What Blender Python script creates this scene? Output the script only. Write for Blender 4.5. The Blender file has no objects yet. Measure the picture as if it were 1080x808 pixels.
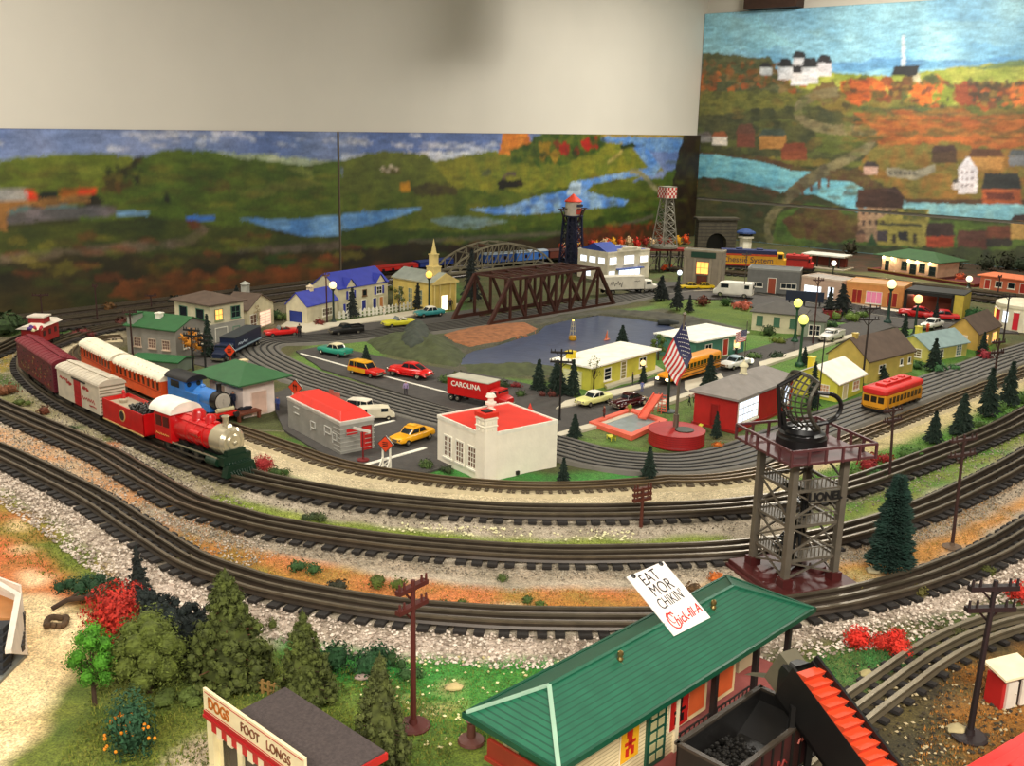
import bpy, math, random
import numpy as np
from mathutils import Matrix, Vector, noise as mn
random.seed(7)
SC = bpy.context.scene
COL = SC.collection
PI = math.pi
F = 1080.; PIT = math.radians(14.28); ROL = math.radians(1.25); H = .65
def ray(x, y):
 u = x-540; v = 404-y
 a = u*math.cos(ROL)-v*math.sin(ROL); b = u*math.sin(ROL)+v*math.cos(ROL)
 return (a, F*math.cos(PIT)+b*math.sin(PIT), -F*math.sin(PIT)+b*math.cos(PIT))
def g(x, y, z=0.):
 d = ray(x, y); t = (z-H)/d[2]
 return Vector((d[0]*t, d[1]*t, z))
def pr(X, Y, Z):
 Z -= H
 f = Y*math.cos(PIT)-Z*math.sin(PIT); b = Y*math.sin(PIT)+Z*math.cos(PIT)
 a = X/f*F; b = b/f*F
 return (540+a*math.cos(ROL)+b*math.sin(ROL), 404+a*math.sin(ROL)-b*math.cos(ROL))
def ht(p, yt, z0=0):
 X, Y, _ = g(p[0], p[1], z0); lo, hi = -.5, 4.
 for _ in range(40):
  m = (lo+hi)/2
  if pr(X, Y, m)[1] > yt: lo = m
  else: hi = m
 return lo-z0
def pxm(p, z=0):
 q = g(p[0], p[1], z); return (q-Vector((0, 0, H))).length/F*math.cos(math.atan2(p[0]-540, F))**0
_mc = {}
def lin(c): return tuple(((v/255)/12.92 if v/255 <= .04045 else ((v/255+.055)/1.055)**2.4)**1.17 for v in c)
def M(c, rough=.55, metal=0, var=.12, sc=40, bump=0, emit=0, bsc=None, alpha=1, coat=0, stripe=None):
 key = (c, rough, metal, var, sc, bump, emit, bsc, alpha, coat, stripe)
 if key in _mc: return _mc[key]
 m = bpy.data.materials.new('paint_%d_%d_%d' % c); m.use_nodes = True
 nt = m.node_tree; N = nt.nodes; L = nt.links; bs = N['Principled BSDF']
 bs.inputs['Roughness'].default_value = rough; bs.inputs['Metallic'].default_value = metal
 if coat: bs.inputs['Coat Weight'].default_value = coat
 tc = N.new('ShaderNodeTexCoord')
 nz = N.new('ShaderNodeTexNoise'); nz.inputs['Scale'].default_value = sc; nz.inputs['Detail'].default_value = 5
 L.new(tc.outputs['Object'], nz.inputs['Vector'])
 rp = N.new('ShaderNodeValToRGB'); b = lin(c)
 rp.color_ramp.elements[0].position = .3; rp.color_ramp.elements[1].position = .7
 rp.color_ramp.elements[0].color = tuple(v*(1-var) for v in b)+(1,)
 rp.color_ramp.elements[1].color = tuple(min(1, v*(1+var)) for v in b)+(1,)
 L.new(nz.outputs['Fac'], rp.inputs['Fac'])
 out = rp.outputs['Color']
 if stripe:
  sx = N.new('ShaderNodeSeparateXYZ'); L.new(tc.outputs['Object'], sx.inputs[0])
  mt = N.new('ShaderNodeMath'); mt.operation = 'MULTIPLY'; mt.inputs[1].default_value = 1/stripe[1]
  L.new(sx.outputs[stripe[0]], mt.inputs[0])
  fr = N.new('ShaderNodeMath'); fr.operation = 'FRACT'; L.new(mt.outputs[0], fr.inputs[0])
  gt = N.new('ShaderNodeMath'); gt.operation = 'LESS_THAN'; gt.inputs[1].default_value = stripe[3] if len(stripe) > 3 else .22; L.new(fr.outputs[0], gt.inputs[0])
  mx = N.new('ShaderNodeMix'); mx.data_type = 'RGBA'; L.new(gt.outputs[0], mx.inputs[0]); L.new(out, mx.inputs[6])
  mx.inputs[7].default_value = lin(stripe[2])+(1,); out = mx.outputs[2]
 L.new(out, bs.inputs['Base Color'])
 if emit:
  L.new(out, bs.inputs['Emission Color']); bs.inputs['Emission Strength'].default_value = emit
 if alpha < 1: bs.inputs['Alpha'].default_value = alpha
 if bump:
  n2 = N.new('ShaderNodeTexNoise'); n2.inputs['Scale'].default_value = bsc or sc*4; n2.inputs['Detail'].default_value = 4
  L.new(tc.outputs['Object'], n2.inputs['Vector'])
  bp = N.new('ShaderNodeBump'); bp.inputs['Strength'].default_value = bump; bp.inputs['Distance'].default_value = .002
  L.new(n2.outputs['Fac'], bp.inputs['Height']); L.new(bp.outputs[0], bs.inputs['Normal'])
 _mc[key] = m
 return m
WHITE = M((235, 230, 215)); CREAM = M((232, 224, 200)); BLACK = M((22, 21, 20), .5); RED = M((200, 30, 25), .35)
DARK = M((45, 40, 38)); GLASS = M((40, 50, 55), .1); CHROME = M((205, 200, 185), .2, .9); STEEL = M((120, 115, 105), .35, .7)
LIT = M((255, 240, 205), emit=1.3); LITW = M((225, 235, 255), emit=.9); LITO = M((255, 176, 96), emit=1.0)
class B:
 def __init__(s): s.v = []; s.f = []; s.m = []; s.T = Matrix.Identity(4)
 def add(s, vs, fs, m=0):
  o = len(s.v); T = s.T
  s.v += [tuple(T @ Vector(p)) for p in vs]; s.f += [tuple(i+o for i in f) for f in fs]; s.m += [m]*len(fs)
 def box(s, x0, y0, z0, x1, y1, z1, m=0):
  s.add([(x0, y0, z0), (x1, y0, z0), (x1, y1, z0), (x0, y1, z0), (x0, y0, z1), (x1, y0, z1), (x1, y1, z1), (x0, y1, z1)],
    [(3, 2, 1, 0), (4, 5, 6, 7), (0, 1, 5, 4), (1, 2, 6, 5), (2, 3, 7, 6), (3, 0, 4, 7)], m)
 def cyl(s, p, q, r, r2=None, n=10, m=0, cap=True):
  p = Vector(p); q = Vector(q); r2 = r if r2 is None else r2
  d = (q-p).normalized(); a = d.orthogonal().normalized(); b = d.cross(a)
  vs = [tuple(p+(a*math.cos(t)+b*math.sin(t))*r) for t in [2*PI*i/n for i in range(n)]]
  vs += [tuple(q+(a*math.cos(t)+b*math.sin(t))*r2) for t in [2*PI*i/n for i in range(n)]]
  fs = [(i, (i+1) % n, n+(i+1) % n, n+i) for i in range(n)]
  if cap: fs += [tuple(range(n-1, -1, -1)), tuple(range(n, 2*n))]
  s.add(vs, fs, m)
 def bar(s, p, q, w, m=0, h=None):
  p = Vector(p); q = Vector(q); d = (q-p).normalized(); h = h or w
  a = d.cross(Vector((0, 0, 1)));  a = a.normalized() if a.length > 1e-4 else Vector((1, 0, 0)); b = a.cross(d)
  vs = [tuple(e+a*w/2*i+b*h/2*j) for e in (p, q) for i, j in ((-1, -1), (1, -1), (1, 1), (-1, 1))]
  s.add(vs, [(0, 1, 2, 3), (7, 6, 5, 4), (0, 4, 5, 1), (1, 5, 6, 2), (2, 6, 7, 3), (3, 7, 4, 0)], m)
 def tube(s, pts, r, n=8, m=0, rr=None):
  for i in range(len(pts)-1):
   a = r if rr is None else rr[i]; b = r if rr is None else rr[i+1]
   s.cyl(pts[i], pts[i+1], a, b, n, m)
 def lathe(s, prof, n=16, m=0, c=(0, 0, 0), T=None):
  vs = []
  for r, z in prof:
   for i in range(n):
    t = 2*PI*i/n; vs.append((c[0]+r*math.cos(t), c[1]+r*math.sin(t), c[2]+z))
  if T: vs = [tuple(T @ Vector(p)) for p in vs]
  fs = []
  for k in range(len(prof)-1):
   for i in range(n): fs.append((k*n+i, k*n+(i+1) % n, (k+1)*n+(i+1) % n, (k+1)*n+i))
  if prof[0][0] > 0: fs.append(tuple(range(n-1, -1, -1)))
  if prof[-1][0] > 0: fs.append(tuple((len(prof)-1)*n+i for i in range(n)))
  s.add(vs, fs, m)
 def ball(s, c, r, n=12, m=0, sz=1.):
  s.lathe([(max(1e-5, r*math.sin(PI*k/(n//2+1))), -r*sz*math.cos(PI*k/(n//2+1))) for k in range(n//2+2)], n, m, c)
 def prism(s, poly, z0, z1, m=0, ax='z'):
  n = len(poly)
  f = {'z': lambda a, b, c: (a, b, c), 'y': lambda a, b, c: (a, c, b), 'x': lambda a, b, c: (c, a, b)}[ax]
  vs = [f(a, b, z0) for a, b in poly]+[f(a, b, z1) for a, b in poly]
  s.add(vs, [(i, (i+1) % n, n+(i+1) % n, n+i) for i in range(n)]+[tuple(range(n-1, -1, -1)), tuple(range(n, 2*n))], m)
 def loft(s, secs, m=0, n=16, e=4., axis='x'):
  vs = []
  for q in secs:
   x, w, z0, z1 = q[:4]; ee = q[4] if len(q) > 4 else e
   for i in range(n):
    t = 2*PI*(i+.5)/n; c, d = math.cos(t), math.sin(t)
    y = w*math.copysign(abs(c)**(2/ee), c); z = (z0+z1)/2+(z1-z0)/2*math.copysign(abs(d)**(2/ee), d)
    vs.append((x, y, z))
  fs = [(k*n+i, k*n+(i+1) % n, (k+1)*n+(i+1) % n, (k+1)*n+i) for k in range(len(secs)-1) for i in range(n)]
  fs += [tuple(range(n-1, -1, -1)), tuple((len(secs)-1)*n+i for i in range(n))]
  s.add(vs, fs, m)
def prop(o, label=None, cat=None, group=None, kind=None):
 if label: o['label'] = label
 if cat: o['category'] = cat
 if group: o['group'] = group
 if kind: o['kind'] = kind
 return o
def mk(name, b, mats, parent=None, smooth=False, bevel=0, **k):
 me = bpy.data.meshes.new(name); me.from_pydata(b.v, [], b.f); me.validate()
 mats = mats if isinstance(mats, (list, tuple)) else [mats]
 for m in mats: me.materials.append(m)
 if len(mats) > 1: me.polygons.foreach_set('material_index', b.m[:len(me.polygons)])
 if smooth: me.shade_smooth() if hasattr(me, 'shade_smooth') else None
 me.update()
 import bmesh
 bm = bmesh.new(); bm.from_mesh(me); bmesh.ops.recalc_face_normals(bm, faces=bm.faces); bm.to_mesh(me); bm.free()
 if smooth:
  me.polygons.foreach_set('use_smooth', [True]*len(me.polygons))
  try: me.set_sharp_from_angle(angle=.7)
  except Exception: pass
 o = bpy.data.objects.new(name, me); COL.objects.link(o)
 if parent: o.parent = parent
 if bevel:
  md = o.modifiers.new('edge', 'BEVEL'); md.width = bevel; md.segments = 2; md.limit_method = 'ANGLE'; md.angle_limit = .6
 return prop(o, **k)
def thing(name, label, cat, loc=(0, 0, 0), rz=0, group=None, s=1):
 o = bpy.data.objects.new(name, None); o.empty_display_size = .02; COL.objects.link(o)
 o.location = loc; o.rotation_euler = (0, 0, rz); o.scale = (s, s, s)
 return prop(o, label, cat, group)
def dup(r, loc=None, rz=None, s=None, label=None, group=None, parent=None):
 c = r.copy(); COL.objects.link(c)
 if parent: c.parent = parent
 if loc is not None: c.location = loc
 if rz is not None: c.rotation_euler = (0, 0, rz)
 if s is not None: c.scale = s if isinstance(s, tuple) else (s, s, s)
 if label: c['label'] = label
 if group: c['group'] = group
 for ch in list(r.children): dup(ch, parent=c)
 return c
def text(name, s, size, mat, parent, T, ext=.0003, bold=0, sx=1, shear=0, **k):
 cu = bpy.data.curves.new(name, 'FONT'); cu.body = s; cu.size = size; cu.extrude = ext; cu.align_x = 'CENTER'; cu.align_y = 'CENTER'
 cu.offset = bold; cu.shear = shear; cu.space_line = .85
 t = bpy.data.objects.new('tmp', cu); COL.objects.link(t)
 me = bpy.data.meshes.new_from_object(t); bpy.data.objects.remove(t)
 me.transform(T @ Matrix.Diagonal((sx, 1, 1, 1)))
 me.materials.clear(); me.materials.append(mat)
 o = bpy.data.objects.new(name, me); COL.objects.link(o); o.parent = parent
 return prop(o, **k)
def scribble(parent, T, L, hh, mat, seed=1, n=14, r=.0006):
 rd = random.Random(seed); b = B(); b.T = T; b.tube([(-L/2+L*k/n, hh*(rd.uniform(.1, .5) if k % 2 else -rd.uniform(.1, .5)), 0) for k in range(n+1)], r, 4); return mk('lettering', b, mat, parent)
def frame(o, x, y):
 x = Vector(x).normalized(); z = x.cross(Vector(y)).normalized(); y = z.cross(x)
 m = Matrix((x, y, z)).transposed().to_4x4(); m.translation = Vector(o); return m
def curve(pts, ds=.01, closed=False):
 P = [Vector((p[0], p[1], 0)) for p in pts]
 n = len(P); out = []
 rng = range(n if closed else n-1)
 for i in rng:
  p1, p2 = P[i], P[(i+1) % n]
  p0 = P[i-1] if (i > 0 or closed) else p1*2-p2
  p3 = P[(i+2) % n] if (i+2 < n or closed) else p2*2-p1
  k = max(2, int((p2-p1).length/ds*2))
  for j in range(k):
   t = j/k
   out.append(.5*((2*p1)+(p2-p0)*t+(2*p0-5*p1+4*p2-p3)*t*t+(3*p1-p0-3*p2+p3)*t**3))
 out.append(P[0] if closed else P[-1])
 res = [out[0]]; acc = 0
 for a, b in zip(out, out[1:]):
  seg = (b-a).length
  while acc+seg >= ds and seg > 0:
   t = (ds-acc)/seg; a = a+(b-a)*t; res.append(a.copy()); seg = (b-a).length; acc = 0
  acc += seg
 return res
def sides(path):
 out = []
 for i in range(len(path)):
  a = path[max(0, i-1)]; b = path[min(len(path)-1, i+1)]; d = (b-a).normalized()
  out.append(Vector((-d.y, d.x, 0)))
 return out
def sweep(b, path, sd, prof, m=0, z=0):
 n = len(prof); vs = []
 for p, s in zip(path, sd):
  for a, h in prof: vs.append((p.x+s.x*a, p.y+s.y*a, p.z+z+h))
 fs = [(k*n+i, k*n+(i+1) % n, (k+1)*n+(i+1) % n, (k+1)*n+i) for k in range(len(path)-1) for i in range(n)]
 fs += [tuple(range(n)), tuple((len(path)-1)*n+i for i in range(n))]
 b.add(vs, fs, m)
def fbm(x, y, s, seed=0, oct=3):
 tot = np.zeros(np.shape(x)); amp = 1; norm = 0
 for o in range(oct):
  X = np.asarray(x)/s*2**o+seed*17.3+100; Y = np.asarray(y)/s*2**o+seed*9.1+100
  xi = np.floor(X).astype(np.int64); yi = np.floor(Y).astype(np.int64); fx = X-xi; fy = Y-yi
  fx = fx*fx*(3-2*fx); fy = fy*fy*(3-2*fy)
  def h(a, b):
   n = (a*374761393+b*668265263+(seed+o)*2147483) & 0x7fffffff
   n = ((n ^ (n >> 13))*1274126177) & 0x7fffffff
   return ((n ^ (n >> 16)) & 0xffff)/65535.
  v = (h(xi, yi)*(1-fx)+h(xi+1, yi)*fx)*(1-fy)+(h(xi, yi+1)*(1-fx)+h(xi+1, yi+1)*fx)*fy
  tot += v*amp; norm += amp; amp *= .55
 return tot/norm
def inpoly(X, Y, P):
 r = np.zeros(X.shape, bool); n = len(P)
 for i in range(n):
  x0, y0 = P[i]; x1, y1 = P[(i+1) % n]
  if y0 == y1: continue
  c = ((y0 > Y) != (y1 > Y)) & (X < (x1-x0)*(Y-y0)/(y1-y0)+x0)
  r ^= c
 return r
class Canvas:
 def __init__(s, x0, y0, x1, y1, res, base):
  s.nx = int((x1-x0)/res)+1; s.ny = int((y1-y0)/res)+1
  s.X, s.Y = np.meshgrid(np.linspace(x0, x1, s.nx), np.linspace(y0, y1, s.ny))
  s.C = np.zeros(s.X.shape+(3,)); s.C[:] = lin(base); s.k = 0
 def poly(s, P, c1, c2=None, jit=.01, ns=.05, s2=.03, alpha=1., seed=None):
  s.k += 1; sd = s.k if seed is None else seed
  xs = [p[0] for p in P]; ys = [p[1] for p in P]; pad = jit*2
  m0 = (s.X > min(xs)-pad) & (s.X < max(xs)+pad) & (s.Y > min(ys)-pad) & (s.Y < max(ys)+pad)
  X = s.X[m0]; Y = s.Y[m0]
  if not len(X): return
  jx = (fbm(X, Y, ns, sd)-.5)*2*jit; jy = (fbm(X, Y, ns, sd+50)-.5)*2*jit
  ins = inpoly(X+jx, Y+jy, P)
  c2 = c2 or c1
  t = np.clip((fbm(X, Y, s2, sd+90, 2)-.5)*2.6+.5, 0, 1)[:, None]
  col = np.array(lin(c1))*(1-t)+np.array(lin(c2))*t
  cur = s.C[m0]; cur[ins] = cur[ins]*(1-alpha)+col[ins]*alpha; s.C[m0] = cur
 def line(s, P, w, c1, c2=None, **k):
  pts = curve(P, max(w*.5, .004)); sd = sides(pts)
  s.poly([(p+n*w/2)[:2] for p, n in zip(pts, sd)]+[(p-n*w/2)[:2] for p, n in reversed(list(zip(pts, sd)))], c1, c2, **k)
# ================================================================ room, walls, painted backdrops
W0 = g(0, 335); WC = g(731, 248); ul = (WC-W0).normalized(); ur = Vector((ul.y, -ul.x, 0))
nl = -Vector((-ul.y, ul.x, 0)); nr = Vector((-ur.y, ur.x, 0))*-1
nl = nl if nl.y < 0 else -nl; nr = nr if nr.y < 0 else -nr
CEIL = 1.62; FLOOR = -.9
def quadwall(name, a, b, z0, z1, th, n, mat):
 bb = B(); q = [a, b, b-n*th, a-n*th]
 bb.prism([(p.x, p.y) for p in q], z0, z1); return mk(name, bb, mat, kind='structure')
WALLM = M((214, 209, 198), .75, var=.03, sc=3, bump=.25, bsc=25)
wl0 = WC-ul*7.4; wr1 = WC+ur*5.2
quadwall('wall_left', wl0, WC+ul*.2, FLOOR, CEIL, .12, nl, WALLM)
quadwall('wall_right', WC-ur*.2, wr1, FLOOR, CEIL, .12, nr, WALLM)
b = B(); b.box(-5, -4, CEIL, 6, 9, CEIL+.05); mk('ceiling', b, M((225, 222, 212), .8, var=.03), kind='structure')
b = B(); b.box(-5, -4, FLOOR-.05, 6, 9, FLOOR); mk('floor', b, M((110, 100, 90), .6, var=.1, sc=5), kind='structure')
def onwall(x, y, o, n):
 d = Vector(ray(x, y)); c = Vector((0, 0, H)); t = (o-c).dot(n)/d.dot(n); return c+d*t
OFF = .03
OL = WC+nl*OFF; OR = WC+nr*OFF
def PL(x, y): p = onwall(x, y, OL, nl); return ((p-OL).dot(ul), p.z)
def PR(x, y): p = onwall(x, y, OR, nr); return ((p-OR).dot(ur), p.z)
TOPL = PL(360, 139)[1]; SEAML = PL(358, 200)[0]; SEAMR = PR(733, 209)[1]; TOPR = PR(738, 15)[1]
vcm = {}
def vcmat(name, rough, kind=0, ns=90, amt=.25, bump=0.):
 m = bpy.data.materials.new(name); m.use_nodes = True; nt = m.node_tree; N = nt.nodes; L = nt.links; bs = N['Principled BSDF']
 bs.inputs['Roughness'].default_value = rough
 at = N.new('ShaderNodeVertexColor'); at.layer_name = 'Col'
 tc = N.new('ShaderNodeTexCoord'); nz = N.new('ShaderNodeTexNoise'); nz.inputs['Scale'].default_value = ns; nz.inputs['Detail'].default_value = 6; nz.inputs['Roughness'].default_value = .7
 L.new(tc.outputs['Object'], nz.inputs['Vector'])
 mr = N.new('ShaderNodeMapRange'); mr.inputs[1].default_value = .3; mr.inputs[2].default_value = .7; mr.inputs[3].default_value = 1-amt; mr.inputs[4].default_value = 1+amt
 L.new(nz.outputs['Fac'], mr.inputs[0])
 vm = N.new('ShaderNodeVectorMath'); vm.operation = 'SCALE'; L.new(at.outputs[0], vm.inputs[0]); L.new(mr.outputs[0], vm.inputs['Scale'])
 out = vm.outputs[0]
 if kind:
  vo = N.new('ShaderNodeTexNoise'); vo.inputs['Scale'].default_value = 420; vo.inputs['Detail'].default_value = 3; L.new(tc.outputs['Object'], vo.inputs['Vector'])
  m2 = N.new('ShaderNodeMapRange'); m2.inputs[1].default_value = .3; m2.inputs[2].default_value = .7; m2.inputs[3].default_value = .55; m2.inputs[4].default_value = 1.5; L.new(vo.outputs['Fac'], m2.inputs[0])
  v2 = N.new('ShaderNodeVectorMath'); v2.operation = 'SCALE'; L.new(out, v2.inputs[0]); L.new(m2.outputs[0], v2.inputs['Scale']); out = v2.outputs[0]
 L.new(out, bs.inputs['Base Color'])
 if bump:
  bp = N.new('ShaderNodeBump'); bp.inputs['Strength'].default_value = bump; bp.inputs['Distance'].default_value = .004
  L.new(nz.outputs['Fac'], bp.inputs['Height']); L.new(bp.outputs[0], bs.inputs['Normal'])
 return m
MUR = vcmat('mural_paint', .55, 0, 60, .18)
def bake(name, cv, fn, mat, mask=None, thick=None, **k):
 ny, nx = cv.X.shape
 co = fn(cv.X.ravel(), cv.Y.ravel())
 idx = np.arange(nx*ny).reshape(ny, nx)
 f = np.stack([idx[:-1, :-1], idx[:-1, 1:], idx[1:, 1:], idx[1:, :-1]], -1).reshape(-1, 4)
 me = bpy.data.meshes.new(name); me.vertices.add(nx*ny); me.vertices.foreach_set('co', co.ravel())
 me.loops.add(len(f)*4); me.loops.foreach_set('vertex_index', f.ravel())
 me.polygons.add(len(f)); me.polygons.foreach_set('loop_start', np.arange(0, len(f)*4, 4)); me.polygons.foreach_set('loop_total', np.full(len(f), 4))
 me.update(); me.validate()
 ca = me.color_attributes.new('Col', 'FLOAT_COLOR', 'POINT')
 c4 = np.ones((nx*ny, 4)); c4[:, :3] = np.clip(cv.C.reshape(-1, 3), 0, 1); ca.data.foreach_set('color', c4.ravel())
 me.materials.append(mat); me.polygons.foreach_set('use_smooth', [True]*len(me.polygons))
 o = bpy.data.objects.new(name, me); COL.objects.link(o); return prop(o, **k)
res = .0055
x0 = PL(-40, 200)[0]
cl = Canvas(x0, 0, -.036, TOPL, res, (58, 60, 28))
def Lp(pts, c1, c2=None, j=.012, ns=.06, s2=.05, a=1): cl.poly([PL(*p) for p in pts], c1, c2, j, ns, s2, a)
def Ll(pts, w, c1, c2=None, j=.006): cl.line([PL(*p) for p in pts], w, c1, c2, jit=j)
Lp([(-45, 120), (740, 120), (740, 200), (-45, 200)], (92, 112, 158), (120, 134, 168), 0, .1, .3)
rn = random.Random(3)
for cx, cy, w, h_ in ((150, 142, 22, 5), (180, 143, 26, 6), (215, 147, 14, 8), (240, 141, 20, 5), (125, 157, 18, 5), (165, 153, 12, 3), (262, 144, 14, 5), (345, 149, 9, 3), (380, 148, 20, 6), (440, 143, 10, 4), (470, 154, 34, 4), (500, 157, 30, 5), (425, 153, 16, 3), (300, 153, 15, 2), (0, 153, 8, 4), (315, 147, 12, 2), (520, 153, 10, 3)):
 for k in range(9):
  dx, dy = rn.gauss(0, w*.42), rn.gauss(0, h_*.35); r = rn.uniform(.25, .6)
  Lp([(cx+dx+w*r*math.cos(t)*.6, cy+dy+h_*r*math.sin(t)) for t in [i*PI/5 for i in range(10)]], (150, 155, 178), (205, 205, 208), .008, .03, .02, .45)
Lp([(230, 160), (300, 165), (360, 172), (360, 180), (230, 180)], (150, 160, 130), (170, 175, 150), .01)
Lp([(360, 163), (430, 160), (530, 158), (530, 170), (430, 170), (360, 172)], (170, 176, 190), (190, 190, 195), .01)
G1, G2 = (84, 100, 34), (108, 116, 44)
Lp([(-45, 168), (0, 167), (30, 164), (60, 161), (100, 162), (134, 165), (160, 170), (120, 215), (-45, 225)], G2, (96, 108, 32), .012)
Lp([(84, 214), (110, 195), (144, 171), (165, 162), (187, 158), (215, 158), (236, 161), (260, 168), (284, 170), (320, 174), (340, 172), (360, 168), (360, 240), (84, 250)], G1, (70, 88, 28), .012, .08, .1)
Lp([(250, 205), (280, 195), (320, 190), (350, 195), (300, 200), (270, 208)], (120, 118, 60), None, .02, .05, .03, .5)
Lp([(300, 178), (330, 180), (332, 192), (318, 186)], (130, 135, 70), None, .02, .05, .03, .6)
Lp([(225, 190), (240, 190), (240, 205), (215, 203)], (84, 62, 36), (90, 84, 38), .03, .04, .02, .7)
Lp([(105, 197), (118, 180), (140, 172), (155, 165), (150, 172), (130, 184), (118, 197)], (42, 44, 22), (70, 60, 26), .02, .03, .02)
Lp([(105, 200), (122, 188), (140, 190), (142, 198), (110, 206)], (92, 70, 34), (66, 58, 26), .02, .03, .02)
Lp([(90, 215), (100, 202), (112, 212), (100, 220)], (40, 38, 22), None, .02)
Lp([(173, 208), (176, 200), (179, 208), (180, 214), (172, 214)], (30, 40, 20), None, .004)
Lp([(-45, 212), (94, 206), (95, 214), (60, 217), (8, 224), (8, 243), (-45, 245)], (150, 110, 60), (130, 96, 54), .006)
for cx in (27, 66): Lp([(cx-18, 226), (cx-16, 219), (cx, 216), (cx+14, 217), (cx+18, 224)], (60, 58, 44), (90, 120, 120), .006)
Lp([(-45, 200), (34, 199), (38, 204), (38, 211), (-45, 214)], (130, 130, 128), (150, 146, 140), .004)
Lp([(26, 199), (35, 199), (39, 206), (38, 210), (30, 211)], (190, 60, 30), None, .003)
Lp([(39, 203), (62, 202), (62, 209), (39, 210)], (30, 38, 26), None, .003)
Lp([(63, 200), (82, 199), (82, 206), (63, 208)], (160, 96, 30), None, .003); Lp([(82, 199), (102, 198), (101, 204), (82, 206)], (190, 66, 26), None, .003)
Lp([(8, 226), (40, 220), (115, 216), (123, 220), (122, 227), (60, 231), (8, 238)], (86, 84, 84), (110, 104, 108), .005)
BL1, BL2 = (84, 128, 176), (112, 150, 186)
Lp([(123, 223), (157, 223), (156, 226), (124, 229)], BL2, None, .004)
Lp([(196, 227), (226, 228), (227, 233), (197, 232)], (60, 110, 180), None, .004)
Lp([(-45, 246), (60, 236), (160, 228), (200, 232), (270, 240), (310, 250), (360, 246), (360, 262), (-45, 275)], (52, 62, 26), (74, 80, 30), .02, .1, .08)
Lp([(196, 232), (208, 233), (212, 240), (200, 244)], (96, 58, 34), None, .008)
Lp([(254, 230), (301, 232), (340, 228), (361, 228), (361, 249), (330, 249), (300, 245), (284, 240)], BL1, BL2, .006)
Ll([(0, 275), (67, 268), (130, 261), (180, 257), (205, 250), (218, 238)], .035, (94, 84, 64), (104, 92, 76))
Ll([(250, 266), (310, 262), (360, 258), (430, 253), (480, 247)], .035, (92, 84, 72), (82, 74, 62))
Lp([(-45, 278), (120, 270), (260, 268), (360, 266), (360, 300), (-45, 340)], (44, 42, 22), (64, 56, 28), .03, .12, .08)
Lp([(-45, 312), (80, 305), (200, 290), (360, 280), (360, 335), (-45, 370)], (52, 56, 24), (70, 60, 28), .03, .12, .06)
Lp([(120, 300), (190, 282), (270, 285), (340, 268), (360, 272), (360, 305), (200, 325), (110, 318)], (112, 66, 32), (78, 56, 28), .05, .12, .06, .9)
Lp([(150, 275), (190, 272), (200, 284), (150, 290)], (104, 84, 28), (60, 60, 26), .04, .06, .03, .7)
Lp([(255, 272), (310, 270), (300, 286), (262, 285)], (44, 74, 28), None, .03, .06, .03, .7)
Lp([(360, 169), (380, 164), (406, 161), (430, 161), (448, 164), (473, 178), (520, 200), (480, 222), (360, 226)], (96, 104, 40), (82, 90, 36), .012)
Lp([(455, 170), (490, 164), (529, 159), (600, 150), (664, 152), (690, 172), (700, 180), (640, 200), (560, 205), (480, 200)], (124, 122, 42), (104, 112, 40), .012)
Lp([(360, 205), (470, 198), (560, 205), (700, 185), (735, 160), (740, 260), (360, 262)], (70, 88, 30), (92, 100, 36), .03, .1, .08)
Lp([(531, 138), (556, 138), (560, 152), (566, 165), (526, 163)], (176, 104, 36), (196, 126, 50), .006)
Lp([(570, 138), (733, 141), (734, 146), (690, 149), (640, 146), (574, 140)], (150, 130, 50), None, .004)
Lp([(634, 144), (736, 146), (736, 160), (690, 160), (668, 154), (645, 150)], (88, 128, 180), (112, 144, 178), .004)
Lp([(538, 160), (560, 150), (575, 140), (630, 140), (640, 152), (628, 162), (600, 172), (560, 175), (536, 172)], (56, 80, 24), (92, 100, 30), .02, .05, .03)
for cx, cy, w, c in ((595, 157, 5, (150, 40, 24)), (618, 153, 4, (150, 36, 24)), (627, 151, 4, (140, 40, 24)), (575, 158, 5, (140, 110, 30)), (585, 165, 4, (150, 120, 40)), (565, 162, 5, (70, 84, 26)), (607, 160, 4, (60, 76, 26))):
 Lp([(cx+w*math.cos(t)*1.2, cy+w*1.7*math.sin(t)) for t in [i*PI/5 for i in range(10)]], c, None, .02, .03, .02)
Ll([(640, 172), (655, 160), (655, 150)], .02, (150, 140, 80))
Lp([(663, 148), (675, 152), (684, 158), (697, 176), (690, 186), (668, 186), (625, 194), (618, 202), (640, 208), (663, 211), (658, 217), (630, 219), (560, 226), (520, 226), (496, 221), (536, 217), (572, 206), (598, 201), (603, 192), (626, 188), (663, 181), (684, 177), (672, 162)], (84, 128, 188), (130, 158, 186), .005, .03, .06)
Lp([(603, 192), (613, 193), (612, 206), (597, 206)], (160, 176, 190), None, .006)
Ll([(664, 181), (676, 183), (690, 198), (700, 206)], .03, (140, 134, 104))
Lp([(653, 153), (668, 151), (672, 155), (655, 158)], (40, 56, 26), None, .01); Ll([(668, 155), (681, 153)], .008, (46, 50, 40))
Lp([(361, 226), (413, 221), (447, 219), (430, 226), (400, 234), (380, 240), (361, 244)], BL1, BL2, .006)
Lp([(453, 232), (480, 228), (500, 229), (536, 233), (520, 238), (490, 242), (465, 238)], (104, 124, 120), (116, 136, 136), .006)
Lp([(422, 193), (431, 192), (433, 194), (433, 203), (422, 202)], (176, 128, 36), None, .003)
Lp([(434, 198), (450, 193), (484, 198), (482, 206), (440, 206)], (60, 52, 36), (72, 70, 34), .012, .02, .02)
Lp([(524, 192), (530, 188), (536, 191), (550, 190), (552, 197), (526, 200)], (22, 22, 18), None, .004); Ll([(530, 188), (536, 184), (545, 183)], .02, (90, 80, 70))
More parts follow.
